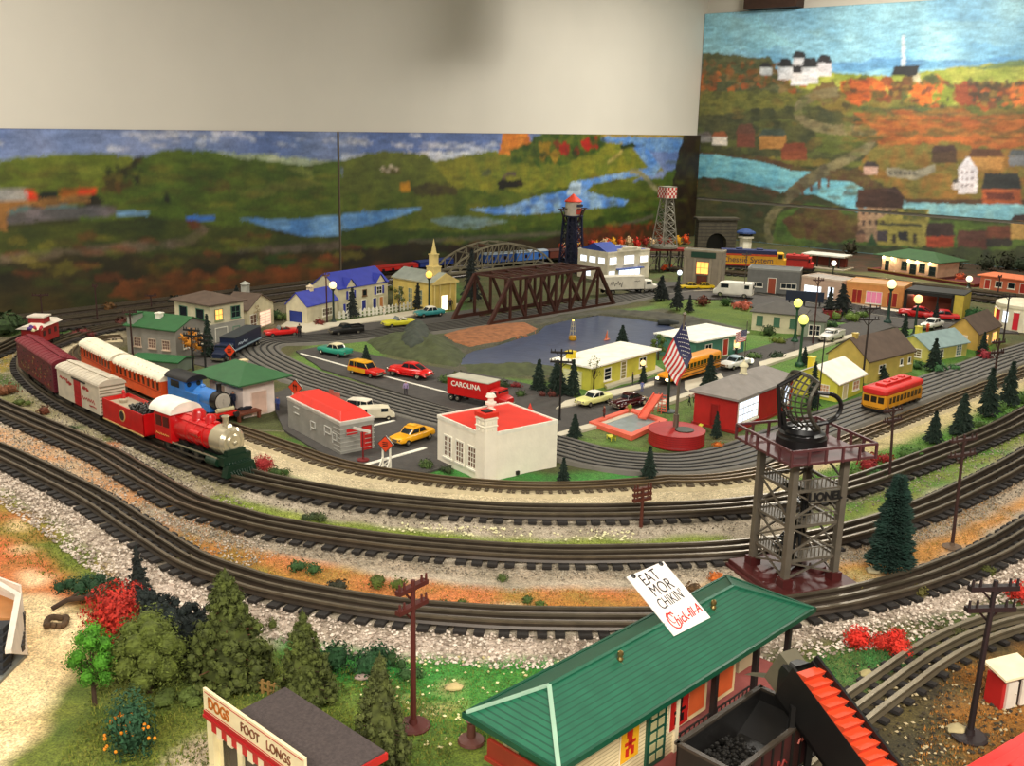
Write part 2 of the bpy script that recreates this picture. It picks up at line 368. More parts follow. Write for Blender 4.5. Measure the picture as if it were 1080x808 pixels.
for cx, cy in ((404, 178), (412, 176), (418, 179), (409, 181)): Lp([(cx-3, cy), (cx, cy-3), (cx+3, cy), (cx, cy+2)], (190, 180, 160), None, .003)
Lp([(402, 178), (420, 175), (424, 182), (406, 184)], (90, 50, 34), None, .01, .03, .02, .4)
Lp([(507, 181), (516, 177), (519, 184), (508, 186)], (90, 96, 60), None, .006)
Lp([(360, 245), (420, 240), (500, 245), (560, 240), (640, 228), (720, 215), (740, 262), (360, 275)], (48, 66, 24), (66, 84, 30), .02, .08, .06)
Ll([(430, 256), (520, 250), (600, 245), (660, 236), (690, 228)], .02, (86, 84, 66))
Lp([(360, 265), (420, 262), (560, 252), (740, 238), (740, 300), (360, 320)], (54, 42, 24), (44, 30, 20), .02, .08, .05)
Lp([(360, 262), (470, 255), (470, 275), (360, 290)], (40, 36, 22), (50, 44, 22), .02, .08, .05)
Lp([(600, 240), (735, 232), (735, 262), (600, 262)], (110, 52, 26), (64, 46, 22), .02, .05, .03)
Lp([(702, 232), (716, 160), (722, 140), (740, 140), (740, 270), (702, 270)], (44, 30, 18), (58, 52, 24), .02, .06, .05)
def Lfn(y_off):
 def f(u, v):
  p = np.outer(u, np.array(ul))+np.array(OL)+np.outer(v, [0, 0, 1])+np.array(nl)*y_off; p[:, 2] = v; return p
 return f
def split(cv, xa, xb, ya, yb):
 s = object.__new__(Canvas); ix = (cv.X[0] >= xa) & (cv.X[0] <= xb); iy = (cv.Y[:, 0] >= ya) & (cv.Y[:, 0] <= yb)
 s.X = cv.X[np.ix_(iy, ix)]; s.Y = cv.Y[np.ix_(iy, ix)]; s.C = cv.C[np.ix_(iy, ix)]; return s
def blur(C, k):
 for ax in (0, 1):
  D = C.copy();
  for s in range(1, k+1):
   for q in (-s, s):
    R = np.roll(C, q, ax); D += R
  C = D/(2*k+1)
 return C
def soften(cv, seed):
 C = blur(cv.C, 1); ny, nx = cv.X.shape; I, J = np.mgrid[0:ny, 0:nx]
 a = fbm(cv.X, cv.Y, .012, seed, 2)-.5; b_ = fbm(cv.X, cv.Y, .012, seed+7, 2)-.5
 C = C[np.clip(I+(a*3.4).astype(int), 0, ny-1), np.clip(J+(b_*4.6).astype(int), 0, nx-1)]
 v = fbm(cv.X*.35, cv.Y*1.2, .02, seed+3, 3)-.5; v2 = fbm(cv.X, cv.Y, .15, seed+5, 3)-.5
 f = (1+v*.75+v2*.5)[..., None]; tint = np.stack([1+v2*.25, np.ones_like(v2), 1-v2*.2], -1)
 cv.C = blur(C*(.35+.65*f)*tint, 1) if 0 else C*f*tint
def panel(cv, O, u, n, label):
 fx0, fx1, fy0, fy1 = cv.X[0, 0], cv.X[0, -1], cv.Y[0, 0], cv.Y[-1, 0]
 bb = B(); a = O+u*fx0; c = O+u*fx1
 bb.prism([(a.x, a.y), (c.x, c.y), ((c-n*.018).x, (c-n*.018).y), ((a-n*.018).x, (a-n*.018).y)], fy0, fy1)
 p = mk('backdrop_panel', bb, M((150, 140, 120)), label=label, cat='mural', group='painted landscape panels along the walls')
 def f(U, V):
  q = np.outer(U, np.array(u))+np.array(O)+np.array(n)*.0008; q[:, 2] = V; return q
 bake('painting', cv, f, MUR).parent = p
 return p
def dabs(F, n, x0_, x1_, y0_, y1_, cs, w, h_, a=.5, s=1):
 rr = random.Random(s)
 for k in range(n):
  cx, cy = rr.uniform(x0_, x1_), rr.uniform(y0_, y1_); w2, h2 = w*rr.uniform(.4, 1), h_*rr.uniform(.4, 1)
  F([(cx+w2*math.cos(t), cy+h2*math.sin(t)) for t in (0, .8, 1.6, 2.4, 3.1, 3.9, 4.7, 5.5)], rr.choice(cs), None, .012, .03, .02, a)
OV = [(60, 74, 28), (96, 104, 36), (120, 112, 44), (72, 60, 30)]
dabs(Lp, 90, 110, 350, 175, 222, OV, 14, 4, .35); dabs(Lp, 60, 0, 100, 170, 200, OV, 14, 4, .3, 2); dabs(Lp, 110, 0, 700, 248, 300, OV+[(110, 60, 34), (40, 36, 22)], 18, 5, .45, 3)
dabs(Lp, 80, 480, 720, 165, 245, OV, 9, 3, .35, 4); dabs(Lp, 26, 562, 636, 143, 166, [(120, 46, 26), (60, 80, 26), (140, 110, 34), (40, 60, 24)], 4, 5, .8, 5); dabs(Lp, 9, 108, 152, 168, 192, [(36, 40, 20)], 4, 6, .9, 6)
cl.C = cl.C*1.22
soften(cl, 31)
panel(split(cl, x0, SEAML-.003, 0, 9), OL, ul, nl, 'long low painted panel of green hills and an arched railway bridge under clouds')
panel(split(cl, SEAML+.003, 9, 0, 9), OL, ul, nl, 'low painted panel with orange mesa, blue river and autumn trees')
x1 = PR(1110, 100)[0]
cr = Canvas(.004, 0, x1, TOPR, res*.85, (60, 66, 28))
def Rp(pts, c1, c2=None, j=.008, ns=.05, s2=.04, a=1): cr.poly([PR(*p) for p in pts], c1, c2, j, ns, s2, a)
def Rl(pts, w, c1, c2=None, j=.005): cr.line([PR(*p) for p in pts], w, c1, c2, jit=j)
Rp([(725, -40), (1120, -60), (1120, 80), (725, 80)], (128, 182, 212), (158, 204, 220), 0, .1, .25)
Rp([(725, -10), (760, 5), (800, 20), (840, 50), (725, 60)], (152, 206, 220), (168, 214, 222), .06, .1, .1, .6)
Rp([(840, 40), (950, 20), (1090, 30), (1090, 45), (950, 45)], (168, 208, 214), (150, 196, 214), .05, .1, .1, .5)
Rp([(870, 66), (920, 62), (1000, 64), (1090, 58), (1090, 70), (870, 76)], (106, 166, 204), (96, 150, 196), .02, .1, .1, .8)
Rp([(725, 90), (860, 76), (940, 80), (1000, 72), (1100, 62), (1100, 130), (725, 140)], (150, 160, 62), (176, 178, 84), .008)
Rp([(1015, 72), (1040, 70), (1070, 63), (1095, 62), (1095, 68), (1040, 73)], (110, 130, 80), None, .01)
Rp([(725, 95), (840, 92), (930, 100), (1000, 112), (1100, 100), (1100, 175), (725, 175)], (130, 112, 46), (108, 112, 44), .015, .1, .1)
Rp([(732, 60), (745, 56), (780, 60), (812, 60), (830, 90), (850, 96), (732, 98)], (104, 104, 66), (84, 92, 56), .02, .04, .03)
for k in range(46):
 cx = rn.uniform(735, 850); cy = rn.uniform(74, 96); w = rn.uniform(3, 7)
 Rp([(cx+w*math.cos(t), cy+w*.8*math.sin(t)) for t in [i*PI/4 for i in range(8)]], rn.choice([(170, 90, 34), (120, 100, 40), (84, 84, 44), (190, 110, 40), (140, 116, 70)]), None, .01, .02, .02, .9)
Rp([(740, 96), (830, 96), (860, 110), (850, 125), (730, 128)], (126, 122, 50), (104, 106, 44), .02)
for k in range(90):
 cx = rn.uniform(890, 1085); cy = 84+abs(rn.gauss(0, 12))+(8 if cx > 990 else 0); w = rn.uniform(4, 9)
 if cx < 925 and cy > 105: continue
 Rp([(cx+w*math.cos(t), cy+w*.9*math.sin(t)) for t in [i*PI/4 for i in range(8)]], rn.choice([(176, 88, 28), (200, 110, 36), (112, 74, 30), (140, 120, 40), (84, 96, 40), (150, 60, 26)]), None, .012, .02, .02, .9)
for cx, c in ((872, (110, 90, 50)), (905, (186, 96, 34)), (975, (216, 120, 36)), (998, (140, 150, 50)), (1020, (150, 74, 30)), (1045, (96, 74, 34)), (1075, (200, 116, 44))):
 Rp([(cx+15*math.cos(t), 98+13*math.sin(t)) for t in [i*PI/5 for i in range(10)]], c, None, .02, .02, .02)
Rp([(735, 122), (850, 112), (925, 125), (930, 170), (735, 165)], (82, 84, 38), (60, 66, 32), .03, .06, .05)
Rp([(900, 118), (960, 116), (1100, 122), (1100, 152), (990, 160), (925, 150)], (186, 112, 44), (160, 92, 36), .02, .1, .06)
Rp([(900, 112), (1000, 114), (1040, 122), (940, 122)], (70, 90, 50), None, .02, .05, .03, .8)
Rp([(860, 140), (920, 138), (918, 152), (880, 165), (860, 160)], (96, 104, 36), None, .02)
Rp([(925, 152), (1000, 150), (1090, 160), (1100, 215), (960, 212), (900, 180)], (122, 112, 46), (146, 108, 44), .03)
Rl([(884, 96), (860, 101), (844, 110), (842, 121), (855, 131), (880, 137), (915, 138), (921, 144), (915, 155), (895, 167), (873, 178), (850, 192), (830, 210), (815, 226), (808, 242), (815, 254), (850, 258), (900, 262)], .05, (136, 128, 92), (122, 112, 80))
Rp([(735, 160), (800, 165), (860, 180), (905, 178), (935, 200), (905, 196), (850, 188), (800, 176), (735, 165)], (88, 60, 34), (96, 84, 40), .012, .03, .03)
Rp([(728, 162), (760, 164), (808, 172), (835, 180), (862, 182), (872, 190), (900, 192), (912, 200), (930, 205), (910, 226), (880, 214), (858, 205), (836, 205), (800, 196), (765, 188), (728, 188)], (112, 176, 196), (132, 190, 200), .005)
Rl([(873, 178), (850, 192), (835, 204), (824, 214)], .07, (116, 108, 78), (96, 88, 66))
for x in (845, 854, 863, 872): Rp([(x, 190+(863-x)*.5), (x+3, 190+(863-x)*.5), (x+3, 200+(863-x)*.3), (x, 200+(863-x)*.3)], (110, 80, 60), None, .002)
Rp([(728, 190), (765, 190), (800, 198), (832, 206), (806, 225), (806, 262), (728, 262)], (58, 68, 30), (74, 74, 36), .012, .05, .04)
Rp([(740, 186), (800, 198), (830, 205), (822, 212), (790, 208), (740, 198)], (90, 60, 34), (60, 66, 30), .01)
Rp([(950, 211), (1100, 214), (1100, 236), (950, 224)], (132, 184, 196), (150, 196, 200), .004)
Rp([(954, 210), (1100, 210), (1100, 217), (954, 214)], (92, 66, 40), None, .01)
Rp([(820, 226), (850, 214), (880, 218), (908, 226), (1100, 240), (1100, 275), (812, 275)], (88, 112, 36), (72, 98, 34), .012)
Rp([(825, 232), (850, 217), (880, 220), (908, 232), (905, 250), (870, 256), (835, 250)], (92, 60, 32), (104, 90, 36), .02, .05, .04)
def hs(x0, y0, x1, y1, wall, roof, rh=.38, dx=3):
 ym = y0+(y1-y0)*rh
 Rp([(x0, ym), (x1, ym), (x1, y1), (x0, y1)], wall, None, .002); Rp([(x0-1, ym), (x0+dx, y0), (x1-dx, y0), (x1+1, ym)], roof, None, .002)
hs(802, 66, 814, 79, (214, 214, 214), (40, 40, 50)); hs(821, 62, 836, 84, (216, 216, 220), (36, 36, 44)); hs(836, 54, 850, 72, (205, 205, 210), (36, 36, 44))
hs(834, 69, 852, 90, (226, 224, 226), (36, 34, 44)); hs(846, 61, 863, 88, (220, 220, 224), (34, 34, 42)); hs(862, 58, 877, 80, (210, 208, 214), (44, 40, 48))
Rp([(951.5, 37), (954, 37), (955, 70), (950.5, 70)], (225, 228, 230), None, .001)
Rp([(944, 70), (970, 69), (967, 80), (940, 79)], (28, 26, 28), None, .002); Rp([(967, 72), (971, 80), (971, 88), (962, 84)], (200, 190, 160), None, .002)
hs(733, 139, 750, 150, (150, 145, 140), (110, 100, 96)); hs(751, 139, 767, 153, (220, 215, 205), (150, 90, 50)); hs(777, 131, 796, 155, (116, 64, 44), (104, 66, 48), .4)
hs(801, 136, 829, 157, (176, 128, 66), (72, 84, 70), .35); hs(824, 151, 851, 169, (142, 76, 40), (128, 64, 34), .5)
hs(911, 170, 926, 184, (196, 164, 150), (60, 50, 50), .4); Rp([(935, 176), (965, 180), (986, 173), (986, 181), (966, 190), (935, 186)], (168, 158, 134), (150, 140, 118), .003)
for i in range(6): Rp([(938+i*5, 181), (941+i*5, 181.4), (941+i*5, 184.5), (938+i*5, 184)], (80, 76, 70), None, .001)
hs(983, 153, 1009, 172, (86, 60, 34), (74, 46, 34)); hs(1022, 157, 1058, 179, (182, 138, 76), (98, 62, 36), .4); hs(1064, 158, 1090, 175, (120, 124, 130), (90, 96, 100))
Rp([(1011, 176), (1021, 165), (1031, 178), (1031, 204), (1011, 204)], (226, 220, 224), None, .002); hs(1005, 188, 1012, 200, (205, 200, 200), (60, 56, 56))
for j in range(3):
 for i in range(3): Rp([(1014+i*5, 180+j*7), (1016+i*5, 180+j*7), (1016+i*5, 183+j*7), (1014+i*5, 183+j*7)], (120, 100, 100), None, .001)
hs(1036, 183, 1077, 215, (176, 96, 50), (34, 40, 40), .52); Rp([(1040, 203), (1070, 204), (1070, 211), (1040, 210)], (110, 50, 30), None, .003)
Rp([(905, 200), (946, 197), (954, 208), (952, 220), (902, 219)], (78, 46, 32), (66, 38, 28), .002)
Rp([(905, 219), (948, 220), (948, 250), (930, 256), (905, 254)], (172, 142, 112), (160, 130, 104), .002)
Rp([(925, 232), (948, 219), (980, 221), (980, 260), (925, 258)], (160, 148, 74), (148, 138, 70), .002); Rp([(952, 219), (978, 221), (976, 233), (952, 232)], (66, 84, 40), (120, 110, 50), .006, .01, .01)
for j in range(2):
 for i in range(4+j*2): Rp([(909+i*7, 221+(1-j)*11), (912+i*7, 221+(1-j)*11), (912+i*7, 227+(1-j)*11), (909+i*7, 227+(1-j)*11)], (74, 56, 50), None, .0015)
Rp([(927, 235), (972, 236), (972, 239), (927, 238)], (60, 60, 40), None, .002); Rp([(947, 244), (958, 244), (958, 254), (947, 253)], (36, 36, 40), None, .002); Rp([(925, 243), (936, 243), (936, 255), (925, 254)], (70, 60, 66), None, .002)
for x in (941, 963): Rp([(x, 247), (x+4, 247), (x+4, 257), (x, 257)], (60, 50, 36), None, .002)
hs(903, 243, 913, 255, (160, 120, 96), (90, 66, 56)); Rp([(912, 262), (920, 246), (928, 262)], (40, 80, 40), None, .01)
hs(977, 235, 1006, 261, (160, 70, 34), (54, 34, 30), .55, 1); hs(1010, 243, 1041, 268, (100, 54, 42), (92, 54, 42), .4, 1); hs(1040, 238, 1067, 260, (48, 42, 34), (112, 62, 38), .6, 1); hs(1066, 226, 1090, 252, (190, 154, 90), (56, 36, 36), .3)
Rp([(728, 262), (900, 258), (990, 262), (1100, 262), (1100, 330), (728, 330)], (48, 56, 26), (66, 78, 32), .03, .05, .04)
RO = [(150, 84, 34), (188, 108, 44), (116, 96, 42), (90, 96, 42), (168, 124, 54)]
cr2 = cr.C.copy()
dabs(Rp, 150, 905, 1090, 116, 150, RO, 16, 3, .5, 7); dabs(Rp, 120, 735, 930, 96, 165, [(84, 90, 40), (60, 66, 30), (120, 100, 44), (104, 112, 46)], 9, 4, .5, 8); dabs(Rp, 110, 890, 1085, 86, 112, [(120, 66, 30), (90, 84, 36), (196, 104, 36), (70, 60, 30), (150, 120, 50)], 5, 4, .8, 9)
dabs(Rp, 90, 735, 832, 64, 92, [(96, 100, 56), (120, 84, 40), (70, 80, 44), (150, 96, 40)], 5, 4, .7, 10); dabs(Rp, 70, 735, 905, 196, 262, [(90, 60, 34), (60, 74, 32), (104, 98, 40)], 9, 4, .5, 11)
for msk in (PR(1009, 164), ): pass
hs(834, 69, 852, 90, (226, 224, 226), (36, 34, 44)); hs(846, 61, 863, 88, (220, 220, 224), (34, 34, 42)); hs(862, 58, 877, 80, (210, 208, 214), (44, 40, 48)); hs(821, 62, 836, 84, (216, 216, 220), (36, 36, 44)); hs(802, 66, 814, 79, (214, 214, 214), (40, 40, 50))
hs(777, 131, 796, 155, (116, 64, 44), (104, 66, 48), .4); hs(801, 136, 829, 157, (176, 128, 66), (72, 84, 70), .35); hs(751, 139, 767, 153, (220, 215, 205), (150, 90, 50)); hs(824, 151, 851, 169, (142, 76, 40), (128, 64, 34), .5)
Rp([(944, 70), (970, 69), (967, 80), (940, 79)], (28, 26, 28), None, .002); Rp([(905, 200), (946, 197), (954, 208), (952, 220), (902, 219)], (78, 46, 32), (66, 38, 28), .002)
cr.C = cr.C*.93+.02
soften(cr, 41)
panel(split(cr, 0, 99, SEAMR+.004, 99), OR, ur, nr, 'tall upper painted panel of white farmhouses, steeple and autumn trees under blue sky')
pa_, pb_ = PR(790, 6), PR(846, 2); b = B(); A_ = OR+ur*pa_[0]; B_ = OR+ur*pb_[0]; b.prism([(v.x, v.y) for v in (A_+nr*.06, B_+nr*.06, B_-nr*.025, A_-nr*.025)], TOPR+.004, TOPR+.12); mk('wooden_box', b, M((74, 50, 38), .6, var=.2), label='dark brown wooden box fixed to the wall above the tall painted panel', cat='box')
panel(split(cr, 0, 99, 0, SEAMR-.004), OR, ur, nr, 'lower painted panel with village inn and small red houses beside a river')
# ================================================================ layout table, scenery ground, roads, lake, railway tracks
def W(pts, z=0): return [g(x, y, z) for x, y in pts]
T1p = [(-60, 458), (0, 482), (50, 506), (100, 532), (150, 565), (200, 597), (250, 616), (300, 630), (400, 648), (500, 657), (580, 660), (700, 660), (790, 654), (867, 643), (912, 634), (973, 617), (1035, 592), (1080, 567), (1150, 520)]
T2p = [(-60, 407), (0, 434), (100, 478), (150, 507), (200, 535), (250, 551), (300, 563), (400, 578), (500, 587), (580, 591), (650, 591), (750, 588), (830, 580), (886, 570), (961, 547), (1020, 521), (1080, 489), (1150, 445)]
T3p = [(165, 342), (124, 347), (95, 353), (65, 362), (38, 373), (28, 385), (35, 400), (60, 420), (100, 441), (160, 470), (200, 487), (240, 502), (280, 513), (340, 525), (400, 534), (500, 543), (580, 546), (680, 545), (791, 538), (886, 520), (975, 489), (1040, 463), (1080, 443), (1150, 403)]
T4p = [(128, 358), (106, 360), (90, 367), (83, 376), (91, 386), (108, 398), (133, 411), (165, 426), (200, 440), (235, 452), (263, 461), (300, 474), (363, 495), (447, 509), (520, 516), (580, 518), (640, 516), (700, 511), (780, 499), (864, 471), (947, 437), (1031, 409), (1080, 389), (1150, 357)]
STp = [(1060, 379), (1017, 395), (966, 413), (920, 430), (863, 450), (820, 467), (780, 481), (740, 489), (700, 491), (640, 486), (590, 473), (545, 460), (500, 449), (450, 437), (410, 426), (360, 411), (325, 400), (295, 387), (276, 376), (272, 367), (290, 361), (325, 359), (360, 357), (420, 351), (490, 343), (560, 332), (640, 319), (700, 308), (760, 303), (820, 311), (880, 322), (950, 334), (1020, 341), (1070, 346), (1105, 352), (1116, 360), (1095, 368)]
C1, C2, C3, C4 = [curve(W(p), .008) for p in (T1p, T2p, T3p, T4p)]
CS = curve(W(STp), .012, True)
for i, p in enumerate(C4):
 q = min(CS, key=lambda v: (v-p).length_squared); e = p-q
 if e.length < .107: C4[i] = q+e.normalized()*.107
C5 = curve(W([(-60, 398), (0, 372), (30, 358), (66, 345), (135, 334), (200, 325), (260, 315), (345, 302), (400, 294), (470, 285)]), .01)
C6 = curve(W([(-60, 349), (17, 336), (80, 328), (149, 320), (260, 307), (340, 297), (420, 288), (500, 281), (580, 275), (660, 270), (740, 272)]), .012)
C7 = curve(W([(-60, 341), (20, 330), (100, 319), (200, 309), (284, 300), (340, 293), (420, 284), (500, 277), (570, 270)]), .012)
def off_wall(C, m):
 return [p+nl*max(0, m-(p-OL).dot(nl)) for p in C]
C7 = off_wall(C7, .06); C6 = off_wall(C6, .17); C5 = off_wall(C5, .28)
C8 = curve(W([(760, 870), (830, 812), (870, 781), (905, 753), (940, 727), (976, 701), (1010, 682), (1045, 668), (1080, 659), (1130, 655), (1200, 660)]), .006)
C9 = curve(W([(700, 285), (760, 289), (850, 297), (900, 301), (990, 312), (1080, 323), (1150, 332)]), .014)
C10 = curve(W([(740, 281), (800, 285), (860, 290), (900, 294), (990, 305), (1080, 316), (1150, 325)]), .014)
def between(C, xa, xb):
 k = [i for i, p in enumerate(C) if xa <= pr(p.x, p.y, 0)[0] <= xb]
 return C[k[0]:k[-1]+1] if k else []
def ext(C, a, b_):
 s0, s1 = C[0]-C[3], C[-1]-C[-4]; st = (C[1]-C[0]).length
 return [C[0]+s0.normalized()*st*k for k in range(int(a/st), 0, -1)]+C+[C[-1]+s1.normalized()*st*k for k in range(1, int(b_/st))]
C1, C2, C3, C4, C8 = ext(C1, .5, .7), ext(C2, .5, .7), ext(C3, .0, .7), ext(C4, 0, .7), ext(C8, .0, .4)
def paint(cv):
 cv.k = 0
 def P(pts, c1, c2=None, j=.015, ns=.07, s2=.04, a=1): cv.poly([tuple(g(*p)[:2]) for p in pts], c1, c2, j, ns, s2, a)
 def band(C, o0, o1, c1, c2, xa=-200, xb=1300, j=.012, ns=.05, a=1, s2=.03):
  q = between(C, xa, xb)[::4]
  if len(q) < 3: cv.k += 1; return
  sd = sides(q)
  cv.poly([(p+s*o0)[:2] for p, s in zip(q, sd)]+[(p+s*o1)[:2] for p, s in reversed(list(zip(q, sd)))], c1, c2, j, ns, s2, a)
 P([(-400, 250), (1500, 250), (1500, 420), (-500, 420)], (80, 86, 44), (98, 92, 58), .05)
 P([(-80, 300), (360, 295), (360, 345), (200, 345), (-80, 420)], (128, 118, 96), (104, 96, 74), .04)
 for q in [(10, 348, 28, 6), (60, 350, 20, 4), (100, 336, 30, 3), (160, 331, 26, 3), (10, 345, 30, 8), (90, 326, 40, 3), (220, 320, 30, 3), (300, 305, 40, 3)]:
  P([(q[0]+q[2]*math.cos(t), q[1]+q[3]*math.sin(t)) for t in [i*PI/5 for i in range(10)]], (66, 100, 36), (96, 110, 44), .03)
 GR1, GR2 = (158, 147, 128), (184, 172, 154)
 P([(-300, 395), (20, 385), (90, 430), (160, 465), (262, 460), (395, 495), (580, 512), (780, 500), (900, 455), (1300, 330), (1500, 830), (1500, 1400), (-500, 1400), (-500, 500)], GR1, GR2, .01)
 P([(-60, 360), (20, 362), (16, 392), (26, 420), (60, 445), (-60, 420)], (150, 140, 118), (120, 120, 80), .02)
 P([(-60, 372), (14, 370), (12, 392), (-60, 400)], (176, 140, 56), (110, 112, 46), .03); P([(-60, 392), (16, 395), (24, 412), (-60, 415)], (60, 96, 36), (90, 96, 40), .03)
 band(C4, -.105, -.02, (204, 190, 158), (188, 174, 144), 84, 1300, .004)
 band(C4, .02, .06, (72, 112, 44), (120, 128, 60), 262, 470, .015)
 band(C3, .03, .062, (64, 104, 46), (96, 118, 60), 262, 640, .014); band(C3, .028, .05, (60, 130, 56), (70, 110, 46), 640, 900, .01)
 band(C3, .035, .17, (78, 128, 42), (104, 134, 56), 870, 1300, .014)
 band(C3, .10, .20, (178, 166, 118), (196, 180, 140), 862, 1300, .008)
 band(C4, .025, .10, (60, 132, 56), (84, 130, 60), 440, 760, .01)
 band(C2, .04, .085, (118, 136, 44), (150, 158, 78), 190, 800, .014, .05)
 band(C2, .05, .12, (120, 118, 70), (150, 138, 100), -50, 200, .03, .06, .6)
 band(C2, .045, .115, (86, 128, 46), (130, 136, 64), 885, 1300, .014)
 for q in ((25, 425), (48, 436), (80, 452), (95, 470), (130, 486), (170, 505), (110, 462)):
  P([(q[0]+9*math.cos(t), q[1]+4*math.sin(t)) for t in [i*PI/5 for i in range(10)]], (84, 100, 52), (120, 110, 64), .012)
 P([(100, 468), (125, 464), (130, 472), (105, 474)], (176, 112, 70), (190, 130, 90), .012)
 band(C1, .035, .115, (198, 128, 78), (168, 134, 66), 100, 800, .018, .06)
 band(C1, .035, .085, (190, 128, 58), (150, 130, 56), 100, 330, .02, .06, .7)
 P([(150, 570), (215, 585), (300, 612), (330, 640), (240, 612)], (128, 134, 46), (150, 140, 60), .025)
 P([(300, 612), (380, 622), (450, 640), (420, 650), (330, 640)], (170, 132, 50), (136, 130, 46), .02, .05, .03, .8)
 P([(560, 630), (620, 628), (700, 640), (690, 655), (600, 652)], (190, 130, 50), (140, 120, 50), .02, .05, .03, .7)
 P([(510, 640), (545, 634), (560, 645), (530, 650)], (224, 206, 170), (206, 180, 140), .015)
 band(C1, .05, .14, (196, 146, 84), (168, 124, 62), 885, 1300, .02); band(C1, .045, .09, (150, 132, 60), (188, 168, 130), 885, 960, .02)
 band(C2, -.075, -.035, GR1, (176, 160, 140), 100, 1300, .008)
 band(C1, .04, .12, (180, 158, 130), (188, 140, 96), -50, 120, .02)
 band(C1, -.11, -.035, (196, 180, 166), (170, 156, 140), -60, 1300, .012)
 P([(-60, 520), (0, 515), (55, 548), (110, 590), (150, 630), (240, 668), (330, 690), (430, 700), (480, 760), (460, 1000), (-200, 1000)], (120, 126, 50), (92, 108, 40), .025)
 P([(-60, 530), (0, 525), (60, 565), (120, 610), (95, 645), (30, 640), (-60, 620)], (150, 128, 56), (176, 110, 56), .04)
 P([(-60, 560), (0, 565), (60, 595), (90, 630), (60, 642), (-60, 610)], (200, 112, 62), (186, 124, 70), .03, .05, .03)
 P([(20, 560), (60, 575), (110, 600), (125, 625), (80, 610)], (128, 132, 48), (104, 120, 40), .03)
 P([(15, 545), (30, 548), (38, 558), (16, 556)], (222, 196, 150), None, .02); P([(15, 574), (35, 576), (30, 582), (14, 580)], (226, 200, 156), None, .02)
 P([(22, 604), (58, 608), (55, 618), (28, 616)], (230, 200, 160), None, .02)
 P([(-80, 622), (45, 626), (95, 645), (103, 662), (88, 690), (72, 715), (50, 755), (10, 800), (-60, 900), (-300, 900)], (236, 214, 172), (224, 196, 150), .015)
 P([(270, 665), (330, 678), (430, 690), (560, 694), (640, 700), (640, 790), (520, 780), (400, 730), (320, 712)], (48, 140, 62), (84, 140, 60), .03)
 P([(280, 720), (400, 720), (520, 770), (640, 780), (640, 900), (250, 900)], (116, 130, 48), (88, 120, 50), .03)
 for q in ((468, 722, 14, 5), (420, 735, 10, 4), (480, 740, 9, 3), (455, 750, 12, 4), (400, 762, 10, 4)):
  P([(q[0]+q[2]*math.cos(t), q[1]+q[3]*math.sin(t)) for t in [i*PI/5 for i in range(10)]], (190, 172, 116), (206, 186, 140), .02)
 P([(180, 795), (205, 778), (240, 770), (300, 800), (300, 900), (120, 900)], (206, 190, 164), (190, 172, 148), .006)
 P([(780, 700), (870, 668), (960, 652), (1060, 625), (1200, 600), (1300, 900), (700, 1000)], (92, 96, 48), (110, 104, 66), .02)
 P([(860, 690), (900, 680), (960, 678), (990, 670), (950, 700), (905, 735), (870, 720)], (56, 124, 60), (100, 118, 60), .03)
 P([(960, 655), (1060, 628), (1100, 625), (1100, 650), (1040, 655), (990, 672)], (58, 80, 36), (84, 96, 44), .03)
 P([(850, 722), (905, 735), (960, 700), (1020, 672), (1200, 650), (1400, 900), (700, 1200), (760, 780)], (66, 58, 40), (90, 78, 46), .03)
 P([(1010, 700), (1060, 690), (1140, 700), (1140, 860), (960, 830), (985, 760)], (150, 104, 44), (96, 84, 44), .06, .08, .04)
 P([(920, 770), (980, 750), (1010, 790), (980, 860), (900, 860)], (104, 92, 44), (66, 60, 40), .05)
 P([(300, 380), (320, 388), (420, 412), (500, 436), (590, 462), (680, 476), (760, 472), (840, 450), (930, 415), (1060, 360), (1050, 348), (900, 330), (760, 312), (690, 322), (500, 345), (330, 362)], (92, 132, 52), (110, 132, 66), .01)
 P([(690, 312), (740, 309), (800, 320), (815, 335), (790, 345), (740, 335), (690, 330)], (104, 122, 46), (90, 112, 44), .012)
 P([(560, 340), (700, 325), (740, 336), (790, 348), (700, 350)], (104, 100, 80), (86, 84, 66), .01)
 P([(440, 352), (480, 350), (490, 380), (600, 392), (590, 402), (470, 395), (400, 375)], (86, 92, 56), (108, 102, 70), .015)
 P([(465, 352), (520, 338), (600, 326), (690, 328), (745, 340), (740, 352), (715, 365), (690, 378), (600, 396), (500, 398), (470, 390)], (98, 94, 78), (80, 82, 62), .012)
 P([(640, 440), (700, 410), (740, 415), (740, 460), (690, 476), (620, 462), (590, 455)], (92, 120, 50), (110, 124, 70), .01)
 P([(730, 440), (800, 440), (800, 462), (740, 474)], (76, 104, 44), (120, 116, 80), .015)
 P([(830, 420), (905, 415), (980, 385), (1050, 355), (1050, 368), (960, 400), (860, 438), (820, 446)], (92, 132, 48), (76, 116, 44), .01)
 P([(440, 300), (480, 290), (500, 330), (470, 335)], (84, 120, 50), (70, 96, 44), .02)
 P([(340, 330), (450, 322), (455, 332), (350, 340)], (90, 118, 56), (110, 120, 70), .02)
 P([(560, 262), (760, 255), (760, 300), (600, 300)], (88, 76, 52), (84, 100, 48), .04)
 P([(860, 250), (1150, 270), (1150, 300), (860, 284)], (54, 52, 30), (84, 58, 38), .03)
TW = [(W0-ul*1.2), WC, WC+ur*2.6]
SOIL = vcmat('scenery_ground', .95, 1, 120, .34, .5)
lakep = [(485, 375), (500, 368), (520, 364), (545, 356), (566, 350), (575, 342), (600, 336), (632, 331), (665, 334), (698, 339), (716, 346), (718, 358), (700, 370), (650, 382), (600, 388), (545, 390), (500, 388), (486, 383)]
LW = [tuple(g(*p)[:2]) for p in lakep]
def gz(X, Y): return (fbm(X, Y, .05, 5)-.5)*.006-.001
